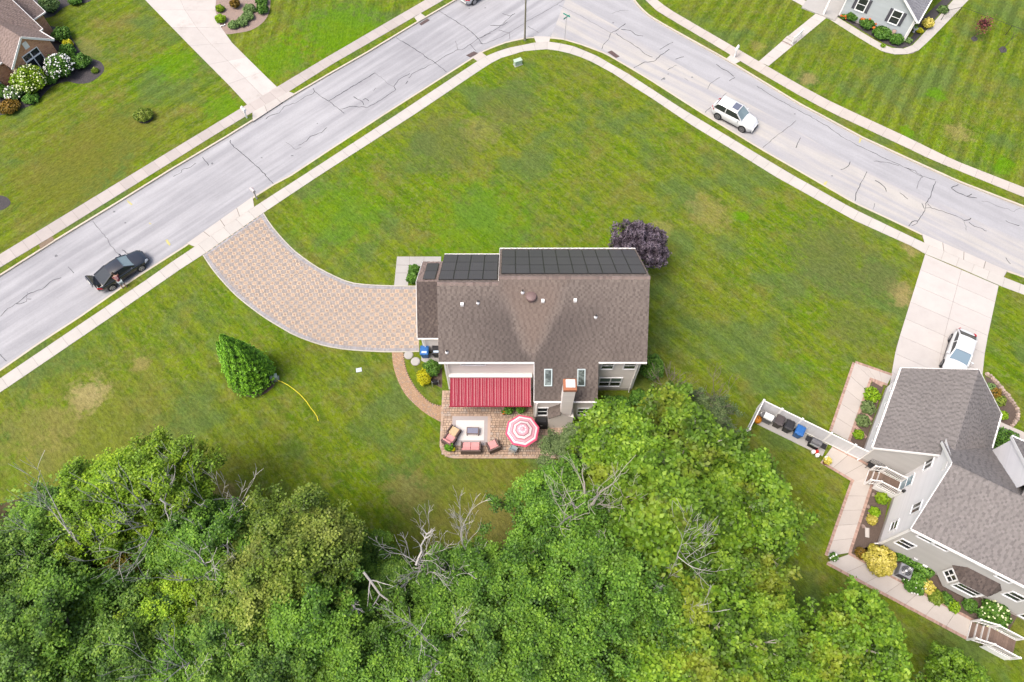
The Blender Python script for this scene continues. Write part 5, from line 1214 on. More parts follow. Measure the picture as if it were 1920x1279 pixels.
# front walk and service pads beside the corner house
def slab_sheet(name, px, mat, z=.03, parent=None, joints=None):
    mb = MB(); mb.prism(pl(px), -.05, z, bottom=False); return tag(mb.build(name, mat), kind='structure')
w1_ = slab_sheet('front_walk', [(744.5,481.5),(827,481.5),(827,500),(767,499),(765,537),(739,537)], 'slab_grey')
mb = MB()
for q in ([(768,482),(768.4,482),(767.4,499),(767,499)],[(795,482),(795.4,482),(794.4,497),(794,497)],[(744,497),(767,497.5),(767,498),(744,497.5)],[(742,512),(766,512),(766,512.5),(742,512.5)]): mb.prism(pl(q), 0, .0325, bottom=False)
mb.build('scored_joint', 'joint', w1_)
slab_sheet('bin_pad', [(790,662),(829,662),(829,680),(800,682),(790,676)], 'slab_grey', .025)
mb = MB(); mb.prism(pl([(800,680),(829,680),(829,728),(820,724),(806,712),(798,695)]), -.05, .012, bottom=False); tag(mb.build('mulch_bed_house', 'mulch_brown'), kind='structure')

# ================================================================== mulch beds, walks and edging of the neighbours
def bed(name, px, mat, z=.015): mb = MB(); mb.prism([tuple(p) for p in smooth(V(pl(px)), 3)], -.05, z, bottom=False); return tag(mb.build(name, mat), kind='structure')
zb6 = lambda pts: [(x/5.5625, y/5.5625) for x, y in pts]
bed('mulch_bed_brick_house', zb6([(-250,1230),(0,1205),(180,1150),(360,1080),(480,960),(560,890),(700,850),(800,872),(930,862),(1050,785),(1088,710),(1040,640),(950,615),(880,590),(800,480),(750,400),(700,330),(600,290),(400,300),(100,700),(-250,900)]), 'mulch_dark')
bed('mulch_bed_upper', zb6([(470,190),(560,165),(650,90),(760,40),(900,30),(960,-20),(900,-120),(300,-120),(400,60)]), 'mulch_dark')
bed('mulch_bed_drive', [(405,-12),(402,10),(404,25),(409,50),(421,64),(445,62),(470,57),(490,45),(502,30),(507,10),(507,-12)], 'mulch_tan')
bed('mulch_ring_west', [(-22,366),(-5,366),(12,370),(20,380),(12,390),(-5,396),(-22,396)], 'mulch_dark'); bed('mulch_ring_bush', [(252,220),(262,210),(282,212),(287,222),(276,231),(262,230),(252,220)], 'mulch_dark')
bed('mulch_ring_evergreen', [(432,700),(442,728),(462,743),(486,743),(508,730),(517,712),(500,690),(455,680)], 'mulch_brown')
bed('mulch_bed_siding_house', [(1562,26),(1575,15),(1693,74),(1730,34),(1790,-20),(1800,-10),(1785,0),(1716,77),(1700,88),(1682,90),(1655,80)], 'mulch_dark')
bed('mulch_ring_red_sapling', [(1820,72),(1826,68),(1832,71),(1832,76),(1825,78)], 'mulch_dark', .02); bed('mulch_ring_sapling', [(1872,92),(1880,87),(1887,92),(1886,98),(1877,99)], 'mulch_dark', .02)
grid_slabs('side_walk_east', smooth(V(pl([(1818,-2),(1730,88),(1705,101),(1672,101.5),(1640,89),(1550,33)])), 4), smooth(V(pl([(1789,-2),(1717,79),(1699,90),(1681,91.5),(1650,81),(1561,27)])), 4), 16, 1, 'sidewalk')
grid_slabs('front_walk_east', V(pl([(1422,116),(1481,65),(1547,12)])), V(pl([(1441,124),(1500,75),(1566,20)])), 9, 1, 'apron')
grid_slabs('cross_walk_east', V(pl([(1470,-8),(1545,33)])), V(pl([(1492,-8),(1556,26)])), 4, 1, 'apron')
slab_sheet('porch_apron', [(1530,20),(1555,36),(1582,14),(1580,-10),(1545,-10)], 'slab_grey', .034)

LO = lambda x, y: (EH.x+.866*x+.5*y, EH.y-.5*x+.866*y)
# brick-edged walk round the right-hand house
def edged_walk(name, Lpx, Rpx, rows, z=.03):
    Lw, Rw = V(pl(Lpx)), V(pl(Rpx)); b = grid_slabs(name, Lw, Rw, rows, 1, 'sidewalk_pink', zt=z)
    mb = MB(); soldier(mb, Lw, .0, .2, .11, .04); soldier(mb, Rw, 0, -.2, .11, .04); tag(mb.build('edging_bricks', 'brick_edge', b), kind='stuff'); return b
edged_walk('brick_edged_walk_upper', [(1603,681),(1559,810)][::-1], [(1631,708),(1589,826)][::-1], 5)
edged_walk('brick_edged_walk_drive', [(1603,681),(1672,705)], [(1631,708),(1664,720)], 3)
edged_walk('brick_edged_walk_gate', [(1538,868),(1600,905)], [(1562,835),(1656,884)], 3)
edged_walk('brick_edged_walk_middle', [(1551,1043),(1600,903)], [(1590,1037),(1633,905)], 5)
edged_walk('brick_edged_walk_lower', [(1813,1195),(1551,1054)], [(1826,1167),(1590,1040)], 7)
slab_sheet('walk_landing', [(1596,902),(1612,893),(1658,882),(1664,900),(1636,912),(1600,908)], 'sidewalk_pink', .027)
def pbed(name, px, mat, z=.012): mb = MB(); mb.prism(pl(px), -.05, z, bottom=False); return tag(mb.build(name, mat), kind='structure')
pb = pbed('planting_bed_garage', [(1637,711),(1657,724),(1613,862),(1591,832)], 'mulch_brown')
for f_ in (.02,.25,.50,.74,.97):
    a = Vector(pt(1637,711)).lerp(Vector(pt(1591,832)), f_); b = Vector(pt(1655,721)).lerp(Vector(pt(1613,858)), f_); mb = MB(); soldier(mb, [a,b], -.12, .12, .11, .05); tag(mb.build('edging_bricks', 'brick_edge', pb), kind='stuff')
pbed('planting_bed_gate', [(1592,852),(1606,858),(1650,880),(1642,886)], 'mulch_brown', .035); pbed('planting_bed_west', [(1634,905),(1668,925),(1648,1028),(1594,1036)], 'mulch_brown'); pbed('planting_bed_back', [(1592,1038),(1648,1018),(1910,1152),(1890,1185),(1828,1166)], 'mulch_brown')
pbed('planting_bed_garage_east', [(1846,705),(1862,712),(1905,765),(1908,782),(1896,800),(1870,790),(1866,770)], 'mulch_brown'); pbed('front_walk_right_house', [(1868,788),(1895,800),(1930,815),(1930,835),(1880,825),(1862,822)], 'sidewalk_pink', .03)
mb = MB(); mb.prism([LO(-11.1,4.3),LO(-5.55,4.35),LO(-5.5,5.45),LO(-11.15,5.45)], -.05, .03, bottom=False); tag(mb.build('bin_pad_east', 'slab_grey'), kind='structure')

# ================================================================== plants by the houses (image-measured spots, radii in metres)
def sh(u, v, r, h, label, z=.5, **k): x, y = pt(u, v, z); return shrub(k.pop('name', 'shrub'), x, y, r, h, label, **k)
LF = dict(leaf=.13, n=1100)
sh(55.7,151,1.55,2.3,'large round hydrangea covered in cream blossoms, nearest the left brick window',1.1,name='hydrangea',mat='leaf_lime',bloom='bloom_cream',nb=150,bsize=.08,n=3200,leaf=.15)
sh(111.5,126,1.35,2.1,'round hydrangea with white blossoms at the brick gable corner',1.0,name='hydrangea',bloom='bloom_white',nb=150,bsize=.08,n=2800,leaf=.14)
sh(27,176,.85,1.2,'small hydrangea with sparse white blossoms at the left edge',.5,name='hydrangea',mat='leaf_shrub_pale',bloom='bloom_white',nb=40,bsize=.08,**LF)
for u, v, r, h, m_, lab in ((116,66,.95,1.2,'leaf_shrub','dark green shrub at the white corner of the brick house'),(126,83,.6,.8,'leaf_yellow','yellow shrub between two green ones by the brick house'),(126,97,.9,1.1,'leaf_shrub','green shrub below the yellow one by the brick house'),(153,117,.95,1.2,'leaf_shrub','green shrub at the tip of the dark mulch bed'),
    (93.5,147,.6,.8,'leaf_shrub','low green shrub between the two big hydrangeas'),(56,182,.75,.7,'leaf_shrub','low green mound below the largest hydrangea'),(16,199.5,.95,.9,'leaf_rust','reddish green mound at the lower left of the mulch bed'),(2,172,.8,1.0,'leaf_shrub','green shrub cut by the left edge of the picture'),(93.5,12.6,1.0,1.4,'leaf_shrub_pale','clipped shrub at the top in the dark upper bed'),(175,128,.3,.4,'leaf_straw','tiny dry plant at the end of the dark mulch bed'),
    (268,215,.85,.9,'leaf_goldshrub','lone olive bush in a mulch ring on the left lawn'),(140,-2,.7,.8,'leaf_shrub','shrub on the top edge in the dark upper bed')):
    sh(u, v, r, h, lab, mat=m_ if m_ != 'leaf_goldshrub' else 'leaf_straw', **LF)
for u, v, r, h, m_, lab in ((412.5,33,.55,.7,'leaf_lime','bright green mound on the driveway side of the tan bed'),(411,13,.45,.6,'leaf_lime','upper bright green mound on the driveway side of the tan bed'),(466,13,.62,.6,'leaf_shrub_pale','grey-green mound, topmost of the curved row'),(463,27,.65,.6,'leaf_shrub_pale','grey-green mound, second of the curved row'),(452,38,.62,.6,'leaf_shrub_pale','grey-green mound, third of the curved row'),(437,43,.55,.55,'leaf_shrub_pale','grey-green mound, lowest of the curved row'),
    (491,15,.68,.8,'leaf_shrub','dark green shrub on the lawn side of the tan bed'),(490,-1,.68,.8,'leaf_shrub','dark green shrub on the top edge of the tan bed'),(440,6,.5,.9,'leaf_rust','rusty ornamental grass in the middle of the tan bed')):
    sh(u, v, r, h, lab, mat=m_, group='shrubs in the tan bed by the concrete drive', **LF)
for i, (u, v, r, h, lab) in enumerate(((1599.5,28,.75,.9,'green shrub nearest the porch of the blue-grey house'),(1628,42,.85,.9,'second green shrub from the porch, with orange flowers beside it'),(1655,61,.9,.9,'third green shrub from the porch along the blue-grey wall'),(1682,72,.65,.8,'green shrub at the corner of the blue-grey house'))): sh(u, v, r, h, lab, group='shrubs along the blue-grey house', bloom='bloom_orange' if i == 1 else None, nb=5, bsize=.13, n=1500, leaf=.13)
sh(1583,28,.3,.5,'orange flowering plant at the porch end of the dark bed',mat='leaf_shrub',bloom='bloom_orange',nb=10,bsize=.1,n=200); sh(1741,43,.6,.9,'golden shrub on the side bed of the blue-grey house',mat='leaf_goldshrub',**LF); sh(1727,53,.38,.4,'small yellow mound beside the golden shrub',mat='leaf_yellow',n=350); sh(1706,71,.38,.4,'small pale plant at the bend of the curved walk',mat='leaf_shrub_pale',n=300); sh(1771,14,.5,.5,'hosta clump at the upper end of the side bed',mat='leaf_shrub_pale',n=400,leaf=.2); sh(1659,80,.25,.25,'tiny yellow-green plant on the walk edge of the dark bed',mat='leaf_lime',n=150)
# by the corner house
sh(809,691,.72,1.1,'dark green round shrub below the bins of the cream house',n=1700,leaf=.09); sh(795,707,.6,1.0,'bright yellow oval shrub beside the curved path',mat='leaf_yellow',ry=.72,n=1700,leaf=.08); sh(776,506,.5,.9,'upper green bush on the front walk by the garage',**LF); sh(773,521,.5,.9,'lower green bush on the front walk by the garage',**LF)
sh(1222,690,.95,2.6,'tall dark evergreen shrub at the right wall of the cream house',1.3,mat='leaf_shrub',n=3000,leaf=.10); sh(1150,757,1.3,1.0,'low green hedge under the rear windows of the cream house',.6,ry=.7,n=2200,leaf=.11); sh(1198,745,.7,.9,'green bush at the rear right corner of the cream house',.6,**LF)
# by the right-hand house
for u, v, r, h, m_, lab in ((1634,741,.62,.6,'leaf_lime','bright hosta in the topmost cell of the garage bed'),(1627,765,.55,.5,'leaf_grey','grey-green perennial in the second cell of the garage bed'),(1618,790,.5,.5,'leaf_grey','grey-green perennial in the third cell of the garage bed'),(1610,815,.38,.4,'leaf_lime','small yellow-green plant in the lowest cell of the garage bed'),(1653,935,.45,.5,'leaf_lime','spiky yellow-green plant next to the west steps'),(1640,960,.36,.4,'leaf_lime','round green plant, middle of the west bed'),(1635,975,.36,.4,'leaf_goldshrub','yellow plant, lowest of the west bed')):
    sh(u, v, r, h, lab, .2, mat=m_, group='plants in the beds of the right-hand house', n=520, leaf=.12)
sh(1650,1052,1.05,1.1,'large golden variegated shrub by the bend of the brick-edged walk',mat='leaf_goldshrub',n=2400,leaf=.14); sh(1617,1036,.42,.5,'orange flowering clump beside the golden shrub',mat='leaf_rust',n=500); sh(1718,1092,.8,.9,'green and white flowering shrub right of the air conditioner',bloom='bloom_white',nb=14,bsize=.05,n=1500,leaf=.12); sh(1738,1100,.5,.9,'yellow flowering clump on the green shrub by the air conditioner',mat='leaf_goldshrub',n=700); sh(1758,1118,.5,.5,'spiky olive grass clump by the lower walk',mat='leaf_straw',n=420,leaf=.2); sh(1778,1122,.45,.5,'dark green clump between grass and yellow plant',n=420); sh(1792,1136,.45,.5,'yellow-green clump on the walk edge below the bay',mat='leaf_lime',n=420); sh(1822,1135,.5,.6,'dark green clump below the bay window',n=600); sh(1865,1155,1.0,1.0,'broad hydrangea with cream heads beside the lower steps',name='hydrangea',bloom='bloom_cream',nb=50,bsize=.07,n=2000,leaf=.13)
for i, (u, v) in enumerate(((1692,1042),(1706,1050),(1720,1060),(1735,1070))): sh(u, v, .55, .5, ('low hedge clump against the back wall, nearest its left corner','second low hedge clump along the back wall, above the air conditioner','third low hedge clump along the back wall','low hedge clump against the back wall, nearest the bay window')[i], .2, group='hedge along the back wall', n=520, leaf=.1, seed=i)
sh(1868,735,.5,.6,'rust coloured plant in the bed right of the garage roof',mat='leaf_rust',n=500); sh(1878,748,.5,.5,'tan plant in the bed right of the garage roof',mat='leaf_straw',n=500); sh(1886,776,.36,.4,'lime plant at the lower end of the garage side bed',mat='leaf_lime',n=350); sh(1860,725,.4,.6,'pale blue-green plant right of the garage ridge',mat='leaf_shrub_pale',n=350); sh(1872,833,.8,.9,'dark green bush right of the front valley of the right-hand house',n=1300); sh(1890,825,.9,1.0,'round green bush at the right edge by the front walk',n=1300,mat='leaf_shrub')
# two staked saplings on the right lawn
def sapling(bu, bv, h, label, lean, leafy):
    x, y = pt(bu, bv); e = empty('sapling', (x,y,0), 0, label, 'tree'); nr = random.Random(bu); mb = MB(); tips = []
    mb.tube([(0,0,-.05),(lean*.4,0,h*.5),(lean,0,h*.8)], [.04,.03,.02], 6); mb.build('trunk', 'bark', e)
    mb = MB()
    for i in range(4): branch(mb, (lean*.8,0,h*.65), (math.cos(i*1.6)*.5,math.sin(i*1.6)*.5,1), .5, .015, 1, nr, tips, minr=.006)
    mb.build('branches', 'bark', e)
    if leafy:
        nrng = np.random.default_rng(3); P = nrng.normal(size=(500,3))*np.array([.32,.32,.4])+np.array([lean,0,h]); o = bpy.data.objects.new('crown', leaves_mesh('crown', P, .11, 'leaf_red', nrng)); C.objects.link(o); o.parent = e
sapling(1826,72,1.7,'small red-leaved sapling on the right lawn near the wire fence',.1,True); sapling(1880,93,1.9,'thin bare dark sapling right of the red-leaved one',.12,False)
# ================================================================== vehicles
def paint(name, col, coat=.8, rough=.35): 
    t = NT(name); t.b.inputs['Coat Weight'].default_value = coat; t.b.inputs['Coat Roughness'].default_value = .06; t.fin(t.scale(col, t.math('MULTIPLY_ADD', t.noise(1.5, 3), .06, .97)), rough, .5)
paint('car_black', (.012,.013,.017), 1.0, .18); paint('car_white', (.50,.51,.515)); simple('tyre', (.02,.02,.021), .9, .2, 9); simple('rim', (.45,.45,.46), .35, .1, 5, metal=.6); simple('rim_dark', (.22,.22,.225), .35, .1, 5, metal=.6)
simple('plastic_black', (.02,.02,.022), .6, .15, 6); simple('tail_red', (.35,.01,.02), .25, .1); simple('lamp_clear', (.55,.57,.6), .15, .1); simple('plate', (.6,.6,.58), .5, .1)
t = NT('car_glass'); t.fin((.02,.024,.027), .04, .7); t = NT('windscreen'); t.fin(t.mix(t.noise(1.2,2), (.10,.14,.155), (.20,.26,.27)), .06, .7); t = NT('sunroof'); t.fin((.10,.11,.15), .12, .6); t = NT('windscreen_blue'); t.fin((.12,.18,.23), .08, .6)
def car(name, loc, heading, label, paintm, L, W, shape, rimm='rim', glass='car_glass', screen='windscreen', sun=False, trunk_open=False, group=None, dash=True):
    """x forward. shape: top line of the lower body [(x,z)...], belt, roof height, cabin stations (rear glass base, roof rear, roof front, windscreen base), wheel x, wheel radius"""
    e = empty(name, loc, heading, label, 'car', group); hw = W/2
    top, belt, roofz, cab, wx, wr_ = shape['top'], shape['belt'], shape['roof'], shape['cab'], shape['wx'], shape['wr']
    def topz(x):
        for (x0,z0),(x1,z1) in zip(top[:-1], top[1:]):
            if x0 <= x <= x1: return z0+(z1-z0)*(x-x0)/(x1-x0)
        return top[0][1] if x < top[0][0] else top[-1][1]
    st = np.concatenate([np.linspace(-L/2,-L/2+.55,5), np.linspace(-L/2+.8, L/2-1.0, 11), np.linspace(L/2-.7,L/2,6)]); rings = []; n = 0
    mb = MB(); v = []
    for x in st:
        d = min(x+L/2, L/2-x); w = hw*(1-.30*max(0,1-d/.75)**2.0)*(1-.05*max(0,1-d/1.8)); zt = topz(x); zb = .22+.16*max(0,1-d/.35)
        half = [(0,zt),(w*.45,zt-.005),(w*.72,zt-.025),(w*.88,zt-.075),(w*.97,zt-.17),(w,zt-.33),(w*.985,(zt+zb)/2-.05),(w*.95,zb+.1),(w*.85,zb)]
        ring = half+[(-a,b) for a, b in half[::-1][:-1]]; v += [(x,a,b) for a, b in ring]; n = len(ring)
    f = [(i*n+j, i*n+(j+1)%n, (i+1)*n+(j+1)%n, (i+1)*n+j) for i in range(len(st)-1) for j in range(n)]
    f = [q for q in f]; f += [tuple(range(n)), tuple(range((len(st)-1)*n+n-1, (len(st)-1)*n-1, -1))]
    mb.add(v, f); body = mb.build('body', paintm, e, True)
    # cabin: glass house with pillars and a roof skin
    rb, rr, rf_, wb_ = cab; bw, tw = hw*.90, hw*shape.get('tw',.68); B = lambda x, s: (x, s*bw*(1 if rb+.2 < x < wb_-.2 else .93), topz(x)-.03); T = lambda x, s: (x, s*tw, roofz-.03)
    mb = MB(); mb.quad(B(wb_,-1), B(wb_,1), T(rf_,1), T(rf_,-1)); mb.build('windscreen', screen, e)
    mb = MB(); mb.quad(B(rb,1), B(rb,-1), T(rr,-1), T(rr,1)); mb.build('rear_window', glass, e)
    mid = (rr+rf_)/2-.05
    for s_ in (-1,1):
        for a, b in ((rr,mid),(mid,rf_)):
            lo0 = B(rb,s_) if a == rr else B(mid,s_); lo1 = B(wb_,s_) if b == rf_ else B(mid,s_); q = [lo0, lo1, T(b,s_), T(a,s_)]
            mb = MB(); mb.quad(*(q if s_ < 0 else q[::-1])); mb.build('side_window', glass, e)
    mb = MB(); v = []; nx = 9
    xs = np.linspace(rr-.04, rf_+.04, nx); prof = [(-1.06,-.05),(-1.0,-.012),(-.7,.03),(-.35,.05),(0,.055),(.35,.05),(.7,.03),(1.0,-.012),(1.06,-.05)]
    for x in xs:
        k = (x-rr)/(rf_-rr); dz = .03*math.sin(math.pi*min(1,max(0,k)))
        v += [(x, a*tw, roofz+b-.01+dz) for a, b in prof]
    m_ = len(prof); mb.add(v, [(i*m_+j, (i+1)*m_+j, (i+1)*m_+j+1, i*m_+j+1) for i in range(nx-1) for j in range(m_-1)]); rs = mb.build('roof', paintm, e, True)
    mb = MB()
    for s_ in (-1,1):
        for a, b in ((B(wb_,s_),T(rf_,s_)),(B(rb,s_),T(rr,s_))): bar(mb, a, b, .09, .07)
        bar(mb, B(mid,s_), T(mid,s_), .07, .03)
        bar(mb, B(rb,s_), B(mid,s_), .05, .05); bar(mb, B(mid,s_), B(wb_,s_), .05, .05)
    mb.build('pillars', paintm, e)
    if sun: mb = MB(); mb.box(sun[0], sun[1], -tw*.62, tw*.62, roofz+.065, roofz+.085); mb.build('sunroof', 'sunroof', rs)
    for x in wx:
        for s_ in (-1,1):
            y = s_*(hw-.09); mb = MB(); q = MB()
            def disc(m, r, y0, y1, n=20):
                vv = [(x+r*math.cos(2*math.pi*k/n), yy, wr_+r*math.sin(2*math.pi*k/n)) for yy in (y0,y1) for k in range(n)]
                m.add(vv, [tuple(range(n)), tuple(range(2*n-1,n-1,-1))]+[(k,n+k,n+(k+1)%n,(k+1)%n) for k in range(n)])
            disc(mb, wr_+.05, s_*(hw-.18), s_*(hw-.012)); mb.build('wheel_arch', 'plastic_black', e)
            mb = MB(); disc(mb, wr_, s_*(hw-.2), s_*(hw+.012)); wh = mb.build('wheel', 'tyre', e)
            disc(q, wr_*.66, s_*(hw-.05), s_*(hw+.018)); q.build('rim', 'plastic_black', wh)
            q = MB()
            for k in range(5):
                a = 2*math.pi*k/5+.3; bar(q, (x,s_*(hw+.022),wr_), (x+wr_*.62*math.cos(a),s_*(hw+.022),wr_+wr_*.62*math.sin(a)), .09, .02, (0,s_,0))
            n = 20
            for k in range(n):
                a, b = 2*math.pi*k/n, 2*math.pi*(k+1)/n; bar(q, (x+wr_*.66*math.cos(a),s_*(hw+.02),wr_+wr_*.66*math.sin(a)), (x+wr_*.66*math.cos(b),s_*(hw+.02),wr_+wr_*.66*math.sin(b)), .04, .03, (0,s_,0))
            q.build('spokes', rimm, wh)
    for s_ in (-1,1):
        zt = topz(L/2-.25); mb = MB(); mb.add([(L/2-.10,s_*hw*.66,zt-.10),(L/2-.45,s_*hw*.93,zt-.06),(L/2-.48,s_*hw*.955,zt-.2),(L/2-.07,s_*hw*.70,zt-.24),(L/2-.28,s_*hw*.72,zt+.012)], [(0,3,2,1),(0,1,4)] if s_ > 0 else [(1,2,3,0),(4,1,0)]); mb.build('headlight', 'lamp_clear', e)
        zt = topz(-L/2+.2); mb = MB(); mb.add([(-L/2+.04,s_*hw*.55,zt-.06),(-L/2+.35,s_*hw*.94,zt-.07),(-L/2+.36,s_*hw*.965,zt-.22),(-L/2-.005,s_*hw*.60,zt-.2),(-L/2+.12,s_*hw*.72,zt+.008)], [(0,1,2,3),(0,4,1)] if s_ > 0 else [(3,2,1,0),(1,4,0)]); mb.build('tail_light', 'tail_red', e)
        mb = MB(); p = B(wb_-.35,s_); mb.cbox((p[0], s_*(hw+.06), p[2]), (.12,.2,.13)); mb.build('mirror', paintm, e)
    mb = MB(); mb.box(L/2-.03,L/2+.008,-hw*.45,hw*.45,.48,.62); mb.box(L/2-.06,L/2+.005,-hw*.6,hw*.6,.27,.38); mb.build('grille', 'plastic_black', e)
    mb = MB(); mb.box(-.9,.9,-hw-.002,-hw+.02,.3,.36); mb.box(-.9,.9,hw-.02,hw+.002,.3,.36); mb.build('sill_trim', 'plastic_black', e)
    if trunk_open:
        x0 = rb-.02; z0 = topz(x0)
        mb = MB(); mb.box(-L/2+.18, x0-.05, -hw*.70, hw*.70, topz(-L/2+.5)+.002, topz(-L/2+.5)+.02); mb.build('boot_opening', 'plastic_black', e)
        d = Vector((-.62,0,.78)).normalized(); q = Vector((x0-.12,0,z0+.05)); mb = MB(); n_ = Vector((.78,0,.62))
        for (a0,a1,w) in ((0,.62,hw*.74),):
            c1 = q+d*a1
            mb.add([tuple(q+Vector((0,-w,0))),tuple(q+Vector((0,w,0))),tuple(c1+Vector((0,w*.95,0))),tuple(c1+Vector((0,-w*.95,0)))]+[tuple(p_+n_*.06) for p_ in (q+Vector((0,-w,0)),q+Vector((0,w,0)),c1+Vector((0,w*.95,0)),c1+Vector((0,-w*.95,0)))], [(0,1,2,3),(7,6,5,4),(0,4,5,1),(1,5,6,2),(2,6,7,3),(3,7,4,0)])
            d2 = Vector((-.45,0,-.9)); c2 = c1+d2*.26
            mb.add([tuple(c1+Vector((0,-w*.95,0))),tuple(c1+Vector((0,w*.95,0))),tuple(c2+Vector((0,w*.9,0))),tuple(c2+Vector((0,-w*.9,0))),tuple(c1+Vector((-.06,-w*.95,.03))),tuple(c1+Vector((-.06,w*.95,.03))),tuple(c2+Vector((-.06,w*.9,0))),tuple(c2+Vector((-.06,-w*.9,0)))], [(0,1,2,3),(7,6,5,4),(0,4,5,1),(1,5,6,2),(2,6,7,3),(3,7,4,0)])
        lid = mb.build('boot_lid', paintm, e); mb = MB(); c3 = c1+d2*.13+Vector((-.07,0,.02)); mb.add([tuple(c3+Vector((.05,-.26,.09))),tuple(c3+Vector((.05,.26,.09))),tuple(c3+Vector((-.04,.26,-.07))),tuple(c3+Vector((-.04,-.26,-.07)))], [(0,3,2,1),(0,1,2,3)]); mb.build('number_plate', 'plate', lid)
    else:
        mb = MB(); mb.box(-L/2-.012,-L/2+.03,-.26,.26,.62,.76); mb.build('number_plate', 'plate', e)
    return e
SEDAN = dict(top=[(-2.4,.80),(-2.25,.95),(-1.75,1.01),(-1.2,1.02),(.9,.98),(1.3,.94),(2.0,.80),(2.3,.66),(2.4,.52)], belt=.95, roof=1.42, cab=(-1.85,-.75,.35,1.15), wx=(-1.41,1.41), wr=.33)
SUV = dict(top=[(-2.33,.85),(-2.2,1.06),(-1.6,1.10),(.9,1.08),(1.2,1.04),(1.95,.95),(2.2,.80),(2.33,.58)], belt=1.08, roof=1.66, cab=(-2.15,-1.78,.25,1.02), wx=(-1.35,1.35), wr=.37, tw=.72)
COUPE = dict(top=[(-2.25,.82),(-2.1,.98),(-1.5,1.04),(.8,1.0),(1.2,.95),(1.9,.82),(2.15,.68),(2.25,.5)], belt=.97, roof=1.45, cab=(-1.95,-1.15,.25,1.05), wx=(-1.33,1.33), wr=.33, tw=.72)
def between(a, b, z=ZR):
    A, B = Vector(pt(*a,ZR)), Vector(pt(*b,ZR)); return A, B
# near-side wheels mark each car's place: the car centre lies half a width further from the kerb
ra_, fa_ = between((214.7,542.7),(267.7,507.5)); d_ = (fa_-ra_).normalized(); n_ = Vector((-d_.y,d_.x)); c0 = (ra_+fa_)/2+n_*.88
BLK = car('parked_car', (*c0,ZR), math.atan2(d_.y,d_.x), 'black sedan at the kerb with its boot lid open', 'car_black', 4.78, 1.84, SEDAN, trunk_open=True); CAR_N, CAR_D, CAR_C = n_, d_, c0
ra_, fa_ = between((1343,223),(1390,248)); d_ = (fa_-ra_).normalized(); n_ = Vector((-d_.y,d_.x)); c0 = (ra_+fa_)/2+n_*.88
car('parked_car', (*c0,ZR), math.atan2(d_.y,d_.x), 'white crossover with dark sunroof on the right-hand road', 'car_white', 4.65, 1.84, SUV, 'rim_dark', sun=(-.45,.2))
a, b = Vector(pt(1815,625,1.4)), Vector(pt(1795,695,1.0)); d_ = Vector((-.5,-.866))
car('parked_car', (*(Vector(pt(1811,648,1.45))+d_*.35),.03), math.atan2(d_.y,d_.x), 'white hatchback in the concrete driveway in front of the right-hand garage', 'car_white', 4.5, 1.8, COUPE, 'rim_dark', screen='windscreen_blue')
d_ = Vector((.73,.68)); c0 = Vector(pt(889,9,ZR)); n_ = Vector((-d_.y,d_.x))
car('parked_car', (*(c0+d_*1.45+n_*.88),ZR), math.atan2(d_.y,d_.x), 'white car cut by the top edge of the picture near the bend', 'car_white', 4.7, 1.84, SEDAN)

